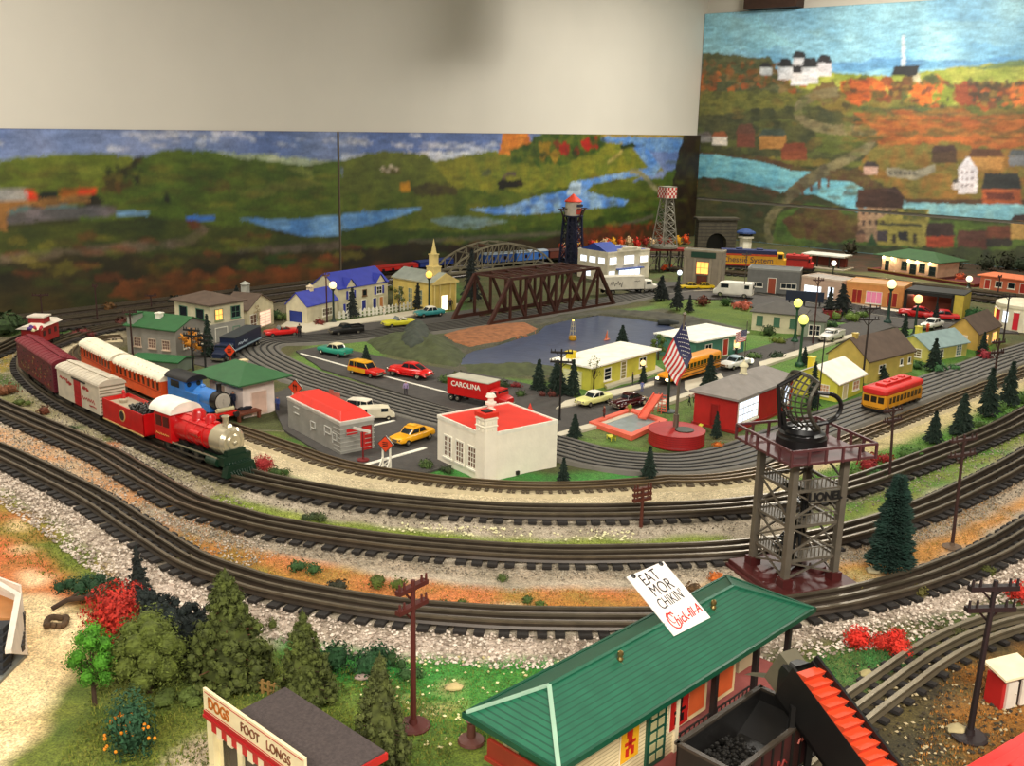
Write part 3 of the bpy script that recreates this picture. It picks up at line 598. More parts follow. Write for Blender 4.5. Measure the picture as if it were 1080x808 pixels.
def gfn(X, Y):
 z = gz(X, Y); ins = inpoly(X, Y, LW); z[ins] -= .03
 return np.stack([X, Y, z], 1)
def ground(name, x0, y0, x1, y1, r):
 cv = Canvas(x0, y0, x1, y1, r, (84, 88, 46)); paint(cv)
 cv.C = blur(cv.C, 1 if r > .01 else 2); o = bake(name, cv, gfn, SOIL, kind='structure')
 import bmesh
 bm = bmesh.new(); bm.from_mesh(o.data); kill = []
 for v in bm.verts:
  p = Vector((v.co.x, v.co.y, 0))
  if (p-WC).dot(nl) < .0 or (p-WC).dot(nr) < .0: kill.append(v)
 bmesh.ops.delete(bm, geom=kill, context='VERTS'); bm.to_mesh(o.data); bm.free(); return o
ground('ground', -1.25, .62, 1.45, 2.1, .0055)
ground('ground_far', -2.9, 2.1, 3.3, 6.5, .0125)
b = B()
ta, tm, tc_ = WC-ul*5+nl*.05, WC+nl*.05+nr*.05, WC+ur*2.9+nr*.05; tb = [(ta.x, .6), (tc_.x, .6), tc_[:2], tm[:2], ta[:2]]
b.prism(tb, -.09, -.045)
for x, y in ((-1, .8), (1.3, .8), (-1.9, 1.9), (2.8, 2.3), (1.1, 5.6), (0, 3.3)): b.box(x-.04, y-.04, FLOOR, x+.04, y+.04, -.09)
mk('layout_table', b, M((120, 90, 60), .6), label='large plywood layout table carrying the whole model railway', cat='table')
b = B(); b.add([(x, y, -.006) for x, y in [((p[0]-.25)*1.08+.25 if 0 else p[0], p[1]) for p in LW]], [tuple(range(len(LW)))])
LAKE = M((84, 94, 120), .3, var=.16, sc=26, bump=.5, bsc=60)
mk('water', b, LAKE, kind='structure')
def mound(name, pts, h, mat, label=None, cat=None, res=.012, group=None, kind=None, prof=1., seed=1, rough=.35, z=-.004):
 Q = [tuple(g(*p)[:2]) for p in pts]; xs = [p[0] for p in Q]; ys = [p[1] for p in Q]
 X, Y = np.meshgrid(np.arange(min(xs)-res, max(xs)+res*2, res), np.arange(min(ys)-res, max(ys)+res*2, res))
 sh = X.shape; X = X.ravel(); Y = Y.ravel(); d = np.full(X.shape, 1e9)
 for i in range(len(Q)):
  ax, ay = Q[i]; bx, by = Q[(i+1) % len(Q)]; L2 = (bx-ax)**2+(by-ay)**2
  t = np.clip(((X-ax)*(bx-ax)+(Y-ay)*(by-ay))/L2, 0, 1); d = np.minimum(d, np.hypot(X-ax-t*(bx-ax), Y-ay-t*(by-ay)))
 ins = inpoly(X, Y, Q); d = np.where(ins, d, -d); w = max(d.max(), 1e-4)
 n = fbm(X, Y, .05, seed); n2 = fbm(X, Y, .02, seed+3)
 Z = np.clip(d/w, -.3, 1); Z = np.sign(Z)*np.abs(Z)**prof*h*(1-rough+rough*2*n)+(n2-.5)*h*rough*.6+z
 idx = np.arange(len(X)).reshape(sh); keep = (d > -res).reshape(sh)
 b = B(); b.v = [(float(a), float(c), float(e)) for a, c, e in zip(X, Y, Z)]
 for i in range(sh[0]-1):
  for j in range(sh[1]-1):
   if keep[i, j] and keep[i+1, j] and keep[i, j+1] and keep[i+1, j+1]:
    b.f.append((idx[i, j], idx[i, j+1], idx[i+1, j+1], idx[i+1, j])); b.m.append(0)
 return mk(name, b, mat, smooth=True, label=label, cat=cat, group=group, kind=kind)
ROCK = M((92, 90, 78), .9, var=.3, sc=30, bump=.6); ROCKG = M((86, 92, 62), .9, var=.3, sc=40, bump=.6)
mound('rock_bank', [(486, 383), (520, 383), (560, 383), (592, 386), (586, 396), (540, 397), (492, 397)], .022, ROCKG, 'low mossy rock bank along the near edge of the lake', 'rock', .008)
mound('rock_bank', [(555, 339), (600, 331), (640, 326), (690, 328), (745, 336), (790, 347), (770, 352), (716, 346), (698, 337), (640, 330), (600, 335), (566, 343)], .024, ROCK, 'grey rock rim round the far side of the lake', 'rock', .01)
mound('sand_bank', [(466, 353), (490, 346), (512, 343), (554, 340), (568, 347), (555, 353), (531, 359), (495, 366), (478, 361)], .014, M((160, 110, 74), .9, var=.35, sc=60, bump=.5), 'orange sand bank at the lake edge below the brown truss bridge', 'bank', .008, prof=.3, rough=.2)
mound('rock_mound', [(385, 360), (430, 352), (470, 357), (490, 372), (482, 388), (440, 380), (400, 372)], .045, ROCKG, 'weathered rocky hill with ledges at the left end of the lake', 'rock', .008, prof=.7)
mound('rock_outcrop', [(420, 368), (425, 354), (436, 349), (450, 350), (456, 360), (450, 372), (432, 374)], .044, M((74, 80, 70), .8, var=.35, sc=60, bump=.6), 'dark craggy rock outcrop standing on the rocky hill by the lake', 'rock', .006, prof=.35, rough=.3, seed=4, z=.004)
ASPH = M((84, 80, 76), .9, var=.14, sc=60, bump=.3); CONC = M((206, 198, 178), .85, var=.06, sc=20)
def flat(name, pts, z, th, mat, **k):
 b = B(); b.prism([tuple(g(*p)[:2]) for p in pts], z-th, z, 0); return mk(name, b, mat, **k)
flat('road', [(312, 371), (345, 365), (430, 383), (520, 398), (575, 410), (608, 421), (660, 408), (720, 390), (790, 370), (870, 347), (930, 333), (945, 345), (860, 369), (800, 388), (740, 411), (625, 449), (585, 461), (540, 452), (470, 430), (400, 409), (340, 390)], .003, .01, ASPH, kind='structure')
flat('road', [(283, 418), (305, 410), (380, 430), (440, 446), (520, 458), (520, 480), (448, 500), (400, 497), (350, 486), (300, 455)], .003, .01, ASPH, kind='structure')
flat('road', [(205, 372), (240, 352), (300, 350), (345, 345), (400, 340), (445, 333), (505, 326), (505, 336), (420, 347), (330, 353), (285, 358), (262, 370), (240, 392), (205, 385)], .0024, .01, ASPH, kind='structure')
flat('road', [(655, 305), (700, 298), (760, 296), (850, 305), (950, 320), (1060, 340), (1075, 352), (1010, 350), (930, 345), (860, 336), (800, 326), (760, 316), (700, 316)], .0026, .01, ASPH, kind='structure')
flat('pavement', [(302, 341), (324, 340), (349, 347), (322, 352), (296, 345)], .005, .012, CONC, kind='structure')
flat('pavement', [(596, 425), (640, 415), (690, 404), (690, 408), (620, 427), (586, 433)], .006, .012, CONC, kind='structure')
flat('pavement', [(580, 461), (640, 444), (730, 414), (734, 417), (640, 449), (583, 465)], .006, .012, CONC, kind='structure')
flat('pavement', [(722, 404), (760, 395), (775, 420), (740, 424), (722, 412)], .005, .012, CONC, kind='structure')
flat('pavement', [(720, 303), (785, 302), (845, 312), (955, 329), (952, 333), (840, 316), (780, 307), (720, 308)], .005, .012, CONC, kind='structure')
flat('pavement', [(340, 343), (455, 326), (485, 321), (486, 324), (420, 337), (345, 347)], .0055, .012, CONC, kind='structure')
flat('pavement', [(800, 384), (870, 362), (905, 352), (906, 355), (872, 366), (802, 389)], .006, .012, CONC, kind='structure')
flat('pavement', [(632, 402), (655, 397), (690, 386), (700, 392), (668, 402), (640, 410)], .005, .012, CONC, kind='structure')
for i, (a, c, w) in enumerate([((317, 374), (367, 388), .007), ((405, 398), (474, 416), .007), ((391, 451), (416, 445), .008), ((382, 493), (449, 474), .010), ((321, 349), (345, 346), .008), ((284, 358), (320, 349), .006)]):
 p, q = g(*a), g(*c); d = (q-p).normalized(); n = Vector((-d.y, d.x, 0))*w/2
 b = B(); b.prism([(v.x, v.y) for v in (p+n, p-n, q-n, q+n)], .003, .0042); mk('road_marking', b, M((232, 228, 214), .7), kind='structure')
RAILD = M((74, 64, 54), .4, .3, var=.25, sc=50); RAILT = M((126, 116, 100), .35, .6, var=.15, sc=50)
TIE = M((44, 38, 34), .8, var=.3, sc=70); TIEB = M((96, 84, 66), .8, var=.2, sc=70)
def track(label, C, gauge=.042, rh=.011, tie=(.078, .015, .0045), sp=.026, nr_=3, mats=(RAILD, RAILT), tm=TIE, single=True, z=.001, rw=.0045, xr=(-400, 2000), name='railway_track', bed=None):
 C = between(C, *xr) if xr else C
 t = thing(name, label, 'track', C[len(C)//2], 0, 'railway tracks laid across the layout')
 t.location = (0, 0, 0)
 sd = sides(C); tl, tw, th = tie
 if bed:
  b = B(); w, hh = bed[:2]; sweep(b, C, sd, [(-w/2-hh, 0), (w/2+hh, 0), (w/2, hh), (-w/2, hh)], 0, z-.004); mk('track_bed', b, bed[2], t)
  z += hh-.004
 for k in range(nr_):
  o = -gauge/2+gauge*k/(nr_-1); b = B(); r = rw
  sweep(b, C, sd, [(o-r*.8, 0), (o+r*.8, 0), (o+r*.25, rh*.3), (o+r*.25, rh*.7), (o-r*.25, rh*.7), (o-r*.25, rh*.3)], 0, z+th)
  sweep(b, C, sd, [(o-r*.5, rh*.7), (o+r*.5, rh*.7), (o+r*.5, rh), (o-r*.5, rh)], 1, z+th)
  mk('rail', b, mats, t)
 if tie[0] == 0: return t
 tb = B(); tb.box(-tw/2, -tl/2, 0, tw/2, tl/2, th)
 ds = (C[1]-C[0]).length; step = sp/ds; n = int(len(C)/step)
 pos = []
 for i in range(n):
  k = int((i+.5)*step)
  if k < len(C):
   a = math.atan2(-sd[k].x, sd[k].y); pos.append((C[k], a))
 vis = [q for q in pos if -15 < pr(q[0].x, q[0].y, 0)[0] < 1095]
 rest = [q for q in pos if q not in vis]
 if single:
  vis.sort(key=lambda q: q[0].length); rest += vis[100:]; vis = vis[:100]; me = None
  for p, a in vis:
   if me is None: o = mk('sleeper', tb, tm, t, bevel=0); me = o.data
   else: o = bpy.data.objects.new('sleeper', me); COL.objects.link(o); o.parent = t
   o.location = (p.x, p.y, z+random.uniform(-.0006, .0006)); o.rotation_euler = (0, 0, a+random.uniform(-.03, .03)); o.scale = (random.uniform(.85, 1.15), 1, 1)
 else: rest = pos
 if rest:
  b = B()
  for p, a in rest:
   b.T = Matrix.Translation((p.x, p.y, z)) @ Matrix.Rotation(a, 4, 'Z'); b.box(-tw/2, -tl/2, 0, tw/2, tl/2, th)
  mk('sleeper', b, tm, t, kind='stuff')
 return t
track('dark three-rail main track nearest the camera, sweeping across in front of the orange turf', C1, z=.002)
track('dark three-rail track second from the front, below the yellow-green grass strip', C2, z=.002)
track('dark three-rail track carrying the red locomotive and its train', C3, z=.002)
track('slim brown track on a tan ballast bed in front of the white corner building', C4, .03, .006, (.054, .006, .003), .0125, 3, (M((104, 90, 72), .4, .5), M((140, 124, 100), .35, .6)), TIEB, True, .002, .003, bed=(.06, .006, M((196, 182, 150), .9, var=.12, sc=90, bump=.3)))
track('bright tubular three-rail siding curving round to the coal loader', C8, .042, .009, (.07, .010, .004), .03, 3, (M((112, 102, 84), .45, .4), M((140, 130, 110), .35, .6)), TIE, True, .002, .0058, xr=None)
track('dark three-rail track passing behind the caboose at the left edge', C5, single=False)
track('rear dark track under the silver arch bridge', C6, single=False, xr=(-80, 760))
track('farthest dark track along the foot of the hill painting', C7, single=False)
track('brown track in front of the green-roofed station at the back', C9, single=False, xr=(700, 1180))
track('track under the yellow diesel at the back', C10, single=False, xr=(700, 1180))
CO = M((116, 112, 104), .85, var=.1, sc=40, bump=.2); GROOVE = M((58, 56, 54), .6);
t = thing('trolley_street', 'grey moulded street ring with trolley rails looping round the town', 'street', (0, 0, 0))
q = CS; sd = sides(q); b = B(); w = .062
sweep(b, q, sd, [(-w-.006, -.002), (w+.006, -.002), (w, .0055), (-w, .0055)]); mk('paving', b, CO, t)
for o in (-.048, -.0285, -.0095, .0095, .0285, .048):
 b = B(); sweep(b, q, sd, [(o-.0022, .004), (o+.0022, .004), (o+.0022, .0078), (o-.0022, .0078)]); mk('rail', b, GROOVE, t)
# ================================================================ builders for houses, vehicles, plants, figures
def basis(P0, P1, P2=None):
 a = g(*P0); c = g(*P1); d = c-a; rz = math.atan2(d.y, d.x); w = d.length
 dep = None
 if P2 is not None: dep = (g(*P2)-a).dot(Vector((-math.sin(rz), math.cos(rz), 0)))
 return a, rz, w, dep
def window(root, face, w, d, u, z, ww, hh, grid=(2, 2), fm=WHITE, pm=GLASS, sill=True, name='window', fr=.0022, label=None, t=.0015, shutter=None):
 ends = {'f': ((0, 0), (1, 0)), 'l': ((0, d), (0, -1)), 'r': ((w, 0), (0, 1)), 'b': ((w, d), (-1, 0))}
 (ox, oy), (ux, uy) = ends[face]
 n = (uy, -ux)
 b = B(); b.T = frame((ox, oy, 0), (ux, uy, 0), (0, 0, 1)) @ Matrix.Translation((u, z, 0))
 pb = B(); pb.T = b.T; pb.box(-ww/2, 0, -.0005, ww/2, hh, t*.3)
 b.box(-ww/2-fr, -fr, -.0005, -ww/2, hh+fr, t); b.box(ww/2, -fr, -.0005, ww/2+fr, hh+fr, t)
 b.box(-ww/2, hh, -.0005, ww/2, hh+fr, t); b.box(-ww/2, -fr, -.0005, ww/2, 0, t)
 gx, gy = grid
 for i in range(1, gx): x = -ww/2+ww*i/gx; b.box(x-fr*.3, 0, 0, x+fr*.3, hh, t*.7)
 for j in range(1, gy): y = hh*j/gy; b.box(-ww/2, y-fr*.3, 0, ww/2, y+fr*.3, t*.7)
 if sill: b.box(-ww/2-fr*1.6, -fr*2.2, -.0005, ww/2+fr*1.6, -fr, t*2.4)
 mats = [fm]
 if shutter:
  mats.append(shutter)
  for s in (-1, 1):
   x = s*(ww/2+fr+ww*.22); b.box(x-ww*.2, -fr, 0, x+ww*.2, hh+fr, t*.8, 1)
 o = mk(name, b, mats, root, label=label); mk('pane' if 'door' not in name else 'panel', pb, pm, o); return o
def house(name, label, cat, P0, P1, P2, yt, wallm, roof, roofm, ov=.006, rise=.5, wins=(), group=None, trim=None, depth=None, hgt=None, base=None, chim=None, z0=0, stripe=None, th=.003, inset=0, split=.5):
 a, rz, w, d = basis(P0, P1, P2)
 if depth: d = depth
 h = hgt or ht(P0, yt)
 t = thing(name, label, cat, (a.x, a.y, z0), rz, group)
 t['w'] = w; t['d'] = d; t['h'] = h
 b = B(); b.box(0, 0, -.004, w, d, h)
 r = rise*h
 if roof == 'gx': b.prism([(0, h), (d, h), (d*split, h+r)], 0, w, 0, 'x')
 if roof == 'gy': b.prism([(0, h), (w, h), (w*split, h+r)], 0, d, 0, 'y')
 mk('wall', b, wallm, t)
 b = B()
 if roof == 'gx':
  s = d*split; k = r/s; k2 = r/(d-s)
  b.add([(-ov, -ov, h-ov*k), (w+ov, -ov, h-ov*k), (w+ov, s, h+r), (-ov, s, h+r), (-ov, d+ov, h-ov*k2), (w+ov, d+ov, h-ov*k2)]+[(-ov, -ov, h-ov*k+th), (w+ov, -ov, h-ov*k+th), (w+ov, s, h+r+th), (-ov, s, h+r+th), (-ov, d+ov, h-ov*k2+th), (w+ov, d+ov, h-ov*k2+th)],
    [(0, 1, 2, 3), (3, 2, 5, 4), (6, 7, 8, 9), (9, 8, 11, 10), (0, 1, 7, 6), (4, 5, 11, 10), (0, 3, 9, 6), (3, 4, 10, 9), (1, 2, 8, 7), (2, 5, 11, 8)])
 elif roof == 'gy':
  s = w*split; k = r/s; k2 = r/(w-s)
  b.add([(-ov, -ov, h-ov*k), (-ov, d+ov, h-ov*k), (s, d+ov, h+r), (s, -ov, h+r), (w+ov, -ov, h-ov*k2), (w+ov, d+ov, h-ov*k2)]+[(-ov, -ov, h-ov*k+th), (-ov, d+ov, h-ov*k+th), (s, d+ov, h+r+th), (s, -ov, h+r+th), (w+ov, -ov, h-ov*k2+th), (w+ov, d+ov, h-ov*k2+th)],
    [(0, 1, 2, 3), (3, 2, 5, 4), (6, 7, 8, 9), (9, 8, 11, 10), (0, 1, 7, 6), (4, 5, 11, 10), (0, 3, 9, 6), (3, 4, 10, 9), (1, 2, 8, 7), (2, 5, 11, 8)])
 elif roof == 'hip':
  m = min(w, d)/2*(inset or 1)
  if w >= d: r1, r2 = (m, d/2), (w-m, d/2)
  else: r1, r2 = (w/2, m), (w/2, d-m)
  z = h; e = ov
  base4 = [(-e, -e), (w+e, -e), (w+e, d+e), (-e, d+e)]
  vs = [(x, y, z-.001) for x, y in base4]+[(x, y, z+th) for x, y in base4]+[(r1[0], r1[1], z+r), (r2[0], r2[1], z+r)]
  if w >= d: fs = [(4, 5, 9, 8), (5, 6, 9), (6, 7, 8, 9), (7, 4, 8)]
  else: fs = [(4, 5, 8), (5, 6, 9, 8), (6, 7, 9), (7, 4, 8, 9)]
  b.add(vs, fs+[(3, 2, 1, 0), (0, 1, 5, 4), (1, 2, 6, 5), (2, 3, 7, 6), (3, 0, 4, 7)])
 elif roof == 'flat':
  b.box(-ov, -ov, h, w+ov, d+ov, h+th)
 elif roof == 'para':
  b.box(.003, .003, h, w-.003, d-.003, h+.0006)
 mk('roof', b, roofm, t)
 if trim:
  b = B(); e = ov if roof != 'para' else .001; q = .004
  if roof in ('hip', 'flat'):
   b.box(-e*.4, -e*.4, h-q, w+e*.4, 0, h-.0005); b.box(-e*.4, -e*.4, h-q, 0, d+e*.4, h-.0005); b.box(w, -e*.4, h-q, w+e*.4, d+e*.4, h-.0005)
  else:
   z = h+.003 if roof == 'para' else h+.0005
   b.box(-e, -e, h-q, w+e, .003, z); b.box(-e, d-.003, h-q, w+e, d+e, z); b.box(-e, .003, h-q, .003, d-.003, z); b.box(w-.003, .003, h-q, w+e, d-.003, z)
  mk('trim', b, trim, t)
 if base: b = B(); b.box(-.003, -.003, 0, w+.003, d+.003, .006); mk('plinth', b, base, t)
 for q in wins:
  q = list(q); face = q[0]; L = w if face in 'fb' else d
  kw = q[6] if len(q) > 6 else {}
  window(t, face, w, d, q[1]*L, q[2]*h, q[3]*L, q[4]*h, q[5] if len(q) > 5 else (2, 2), **kw)
 if chim:
  for cxx, cyy, cw, ch, cm in chim:
   b = B(); b.box(cxx*w-cw/2, cyy*d-cw/2, h*.9, cxx*w+cw/2, cyy*d+cw/2, h+ch); b.box(cxx*w-cw*.62, cyy*d-cw*.62, h+ch, cxx*w+cw*.62, cyy*d+cw*.62, h+ch+.003); mk('chimney', b, cm, t)
 return t
def wheel(root, x, y, r, wd, tm=BLACK, hm=CHROME):
 b = B(); s = 1 if y > 0 else -1
 b.cyl((0, -wd/2, 0), (0, wd/2, 0), r, n=14); o = mk('wheel', b, tm, root); b = B(); b.cyl((0, s*wd/2, 0), (0, s*(wd/2+.0008), 0), r*.58, n=12); b.ball((0, s*(wd/2+.0005), 0), r*.2, 8)
 mk('hubcap', b, hm, o); o.location = (x, y, r); return o
def car(label, Pr, Pf, body, roofc=None, style='sedan', body2=None, cat='car', name='toy_car', wid=.40, hh=None, whl=CHROME, group='toy cars around the town', L=None, two=None):
 a, c = g(*Pr), g(*Pf); d = c-a; rz = math.atan2(d.y, d.x); L = (L or d.length)*1.17; mid = (a+c)/2
 t = thing(name, label, cat, (mid.x, mid.y, .004), rz, group)
 w = L*wid/2; r = L*.062; hb = L*.20; ht_ = L*.31; z0 = L*.055
 if style == 'van': ht_ = L*.4; hb = L*.22
 if style == 'wagon': ht_ = L*.34
 b = B()
 if style in ('sedan', 'conv', 'fin', 'wagon'):
  fin = .015*L if style == 'fin' else 0
  b.loft([(-.5*L, w*.82, z0+.04*L, hb*.86), (-.48*L, w*.94, z0+.01*L, hb*.98+fin), (-.3*L, w, z0, hb+fin*.7), (-.1*L, w, z0, hb), (.18*L, w, z0, hb*1.0), (.3*L, w*.98, z0, hb*.98), (.46*L, w*.94, z0+.01*L, hb*.9), (.5*L, w*.8, z0+.03*L, hb*.76)], 0, 20, 5)
 elif style == 'forties':
  b.loft([(-.5*L, w*.4, z0+.03*L, hb*.7), (-.46*L, w*.62, z0, hb*.9), (-.3*L, w*.74, z0, hb*1.08), (0, w*.78, z0, hb*1.06), (.2*L, w*.62, z0, hb*1.12), (.4*L, w*.42, z0, hb*1.05), (.48*L, w*.3, z0+.01*L, hb*.9)], 0, 20, 3)
  for s in (-1, 1):
   for x, ln in ((.31, .17), (-.30, .19)):
    bb = [(x*L-ln*L, .03*L, z0+.0*L, hb*.45, 2.6), (x*L-ln*.7*L, .055*L, z0+.03*L, hb*.78, 2.6), (x*L, .07*L, z0+.04*L, hb*.92, 2.6), (x*L+ln*.6*L, .055*L, z0+.03*L, hb*.8, 2.6), (x*L+ln*.85*L, .03*L, z0+.03*L, hb*.5, 2.6)]
    b.T = Matrix.Translation((0, s*w*.74, 0)); b.loft(bb, 1, 12)
   b.T = Matrix.Identity(4); b.box(-.2*L, s*w*.7-.04*L*(s > 0)*0-.02*L, z0, .2*L, s*w*.7+.02*L, z0+.012*L, 1)
 elif style == 'van':
  b.loft([(-.5*L, w*.92, z0, ht_*.9), (-.48*L, w, z0, ht_), (.2*L, w, z0, ht_), (.34*L, w*.96, z0, ht_*.93), (.44*L, w*.93, z0, hb*1.0), (.5*L, w*.86, z0+.01*L, hb*.8)], 0, 20, 6)
 elif style == 'pickup':
  b.loft([(-.5*L, w*.95, z0, hb*1.02), (-.08*L, w, z0, hb*1.02)], 0, 16, 8); b.loft([(-.08*L, w*.96, z0, hb*1.1), (.2*L, w*.96, z0, hb*1.1), (.42*L, w*.8, z0, hb*1.0), (.5*L, w*.7, z0+.01*L, hb*.85)], 0, 18, 5)
  b.box(-.46*L, -w*.8, hb*1.02, -.1*L, w*.8, hb*1.03, 1)
  for s in (-1, 1): b.box(-.5*L, s*w*.9-.008*L, hb, -.08*L, s*w*.9+.008*L, hb*1.25)
  b.box(-.5*L, -w*.9, hb, -.485*L, w*.9, hb*1.25)
 body2 = body2 or body
 mk('body', b, [body, body2], t, smooth=True)
 if style == 'wagon' and two:
  for s in (-1, 1): bb = B(); bb.box(-.46*L, s*w-.002*L, hb*.45, .14*L, s*w+.005*L, hb*.98); mk('side_panel', bb, two, t)
 cab = {'sedan': (-.30, -.2, .08, .2, .86), 'fin': (-.26, -.17, .06, .17, .84), 'wagon': (-.48, -.44, .06, .17, .9), 'forties': (-.36, -.16, .08, .16, .62), 'pickup': (-.1, -.07, .12, .19, .84), 'conv': None, 'van': None}[style]
 gm = GLASS; rm = roofc or body
 if cab:
  x0, x1, x2, x3, k = cab; b = B(); zt = ht_
  b.loft([(x0*L, w*k*.8, hb*.8, hb*1.0), (x1*L, w*k*.82, hb*.8, zt-.006*L), (x2*L, w*k*.82, hb*.8, zt-.006*L), (x3*L, w*k*.86, hb*.8, hb*1.0)], 0, 16, 7)
  mk('windscreen', b, gm, t, smooth=True)
  b = B(); b.loft([((x1-.025)*L, w*k*.7, zt-.03*L, zt-.012*L), (x1*L, w*k*.86, zt-.028*L, zt), ((x1+x2)/2*L, w*k*.88, zt-.026*L, zt+.012*L), (x2*L, w*k*.86, zt-.028*L, zt), ((x2+.025)*L, w*k*.7, zt-.03*L, zt-.012*L)], 0, 16, 4)
  for s in (-1, 1):
   for xa, xb in ((x0, x1), (x3, x2)): b.bar((xa*L, s*w*k*.78, hb*.95), (xb*L, s*w*k*.78, zt-.015*L), .014*L)
   b.bar(((x1+x2)/2*L, s*w*k*.83, hb*.95), ((x1+x2)/2*L, s*w*k*.83, zt-.015*L), .013*L)
   if style == 'wagon': b.bar(((x1*.7+x2*.3)*L, s*w*k*.83, hb*.95), ((x1*.7+x2*.3)*L, s*w*k*.83, zt-.015*L), .013*L)
  mk('roof', b, rm, t, smooth=True)
 if style == 'conv':
  b = B(); b.box(-.22*L, -w*.74, hb*.9, .1*L, w*.74, hb*1.01, 0)
  for x in (-.2, -.02): b.loft([(x*L, w*.7, hb*.9, hb*1.2), ((x+.04)*L, w*.7, hb*.9, hb*1.22)], 1, 12, 4)
  mk('seat', b, [DARK, two or M((140, 60, 40))], t)
  b = B(); b.add([(.1*L, -w*.8, hb), (.1*L, w*.8, hb), (.05*L, w*.7, ht_*.96), (.05*L, -w*.7, ht_*.96), (.107*L, -w*.8, hb), (.107*L, w*.8, hb), (.057*L, w*.7, ht_*.96), (.057*L, -w*.7, ht_*.96)], [(0, 1, 2, 3), (7, 6, 5, 4), (0, 4, 5, 1), (1, 5, 6, 2), (2, 6, 7, 3), (3, 7, 4, 0)])
  mk('windscreen', b, M((150, 160, 160), .1, .3), t)
 if style == 'van':
  b = B(); z = ht_*.62
  for s in (-1, 1): b.box(.1*L, s*w-.002*L, z, .3*L, s*w+.003*L, ht_*.88)
  for s in (-1, 1): b.box(-.42*L, s*w-.002*L, z, -.3*L, s*w+.003*L, ht_*.86)
  b.box(-.5*L-.002, -w*.7, z, -.49*L, w*.7, ht_*.86)
  b.add([(.36*L, -w*.8, ht_*.9), (.36*L, w*.8, ht_*.9), (.452*L, w*.8, hb*1.05), (.452*L, -w*.8, hb*1.05)], [(0, 1, 2, 3)]); mk('window', b, gm, t)
 for x in (-.31, .31):
  for s in (-1, 1): wheel(t, x*L, s*(w*.86), r*(1.05 if style != 'forties' else 1.2), L*.05, hm=whl)
 for nm, x in (('rear_bumper', -.5), ('front_bumper', .5)):
  b = B(); s = 1 if x > 0 else -1
  b.bar((x*L+s*.008*L, -w*.86, z0+.035*L), (x*L+s*.008*L, w*.86, z0+.035*L), .018*L)
  if x > 0:
   b.box(x*L-.02*L, -w*.35, z0+.05*L, x*L+.006*L, w*.35, hb*.75)
   for q in (-1, 1): b.ball((x*L-.01*L, q*w*.66, hb*.68), .025*L, 8)
  else:
   for q in (-1, 1): b.box(x*L-.006*L, q*w*.7-.02*L, hb*.6, x*L+.02*L, q*w*.7+.02*L, hb*.75)
  mk(nm, b, CHROME, t)
 return t
def leafmat(c, v=.35): return M(c, .85, var=v, sc=90)
PINE = leafmat((30, 52, 38)); PINED = leafmat((36, 44, 40)); OLIVE = leafmat((84, 92, 36), .45); TRUNK = M((74, 54, 38), .9, var=.3)
def conifer(label, P, yt, wpx, mat=PINE, n=900, kind='tree', tiers=None, group=None, lean=0, name='pine_tree', z0=0., trunkm=TRUNK, seed=None, droop=.35, loc=None, h=None, R=None, ls=1., knob=False, pw=.85):
 q = g(P[0], P[1]) if loc is None else Vector(loc); h = h or ht(P, yt); R = R or pxm(P)*wpx/2
 rd = random.Random(seed if seed is not None else P[0]*7+P[1])
 t = thing(name, label, kind, (q.x, q.y, z0), rd.random()*6, group)
 b = B(); b.cyl((0, 0, -.002), (0, 0, h*.9), max(.0014, R*.1), .0006, 6); mk('trunk', b, trunkm, t)
 b = B()
 b.lathe([(R*.62, h*.1), (R*.5, h*.3), (R*.28, h*.62), (R*.06, h*.96)], 8)
 if knob:
  for i in range(n//26):
   u = rd.random()**1.2; z = h*(.05+.9*u); rr = R*(1-u)**.8*rd.uniform(.55, 1.0)+R*.03; a = rd.random()*2*PI; k = R*(.09+.07*(1-u))*rd.uniform(.7, 1.4)
   b.cyl((0, 0, z*.95), (math.cos(a)*rr, math.sin(a)*rr, z), R*.018, R*.01, 4, 1, False); leafball(b, (math.cos(a)*rr, math.sin(a)*rr, z), k, 26, k*.42, rd)
  n = 0
 for i in range(n):
  u = rd.random(); z = h*(.06+.92*u**1.15); rr = R*(1-((z/h)-.06)/.96)**pw; rr *= rd.uniform(.62, 1.08)*(1-.12*(math.sin(z/h*38)))
  t_ = rd.random()*2*PI; dx, dy = math.cos(t_), math.sin(t_)
  ln = R*rd.uniform(.22, .42)*ls; wd = ln*.32
  bx, by = dx*(rr-ln*.6), dy*(rr-ln*.6)
  tip = (dx*(rr+ln*.4), dy*(rr+ln*.4), z-ln*droop+rd.uniform(-.1, .25)*ln)
  b.add([(bx-dy*wd, by+dx*wd, z+rd.uniform(-.2, .2)*ln), (bx+dy*wd, by-dx*wd, z+rd.uniform(-.2, .2)*ln), tip, (bx+dx*ln*.3, by+dy*ln*.3, z+wd*.9)], [(0, 2, 3), (1, 3, 2), (0, 1, 2)])
 for i in range(14): t_ = i*.9; b.add([(math.cos(t_)*R*.08, math.sin(t_)*R*.08, h*.9), (math.cos(t_+2)*R*.08, math.sin(t_+2)*R*.08, h*.92), (0, 0, h*(1+.01*(i % 3)))], [(0, 1, 2)])
 mk('foliage', b, [mat, trunkm] if knob else mat, t)
 if lean: t.rotation_euler = (lean*.3, lean, t.rotation_euler.z)
 return t
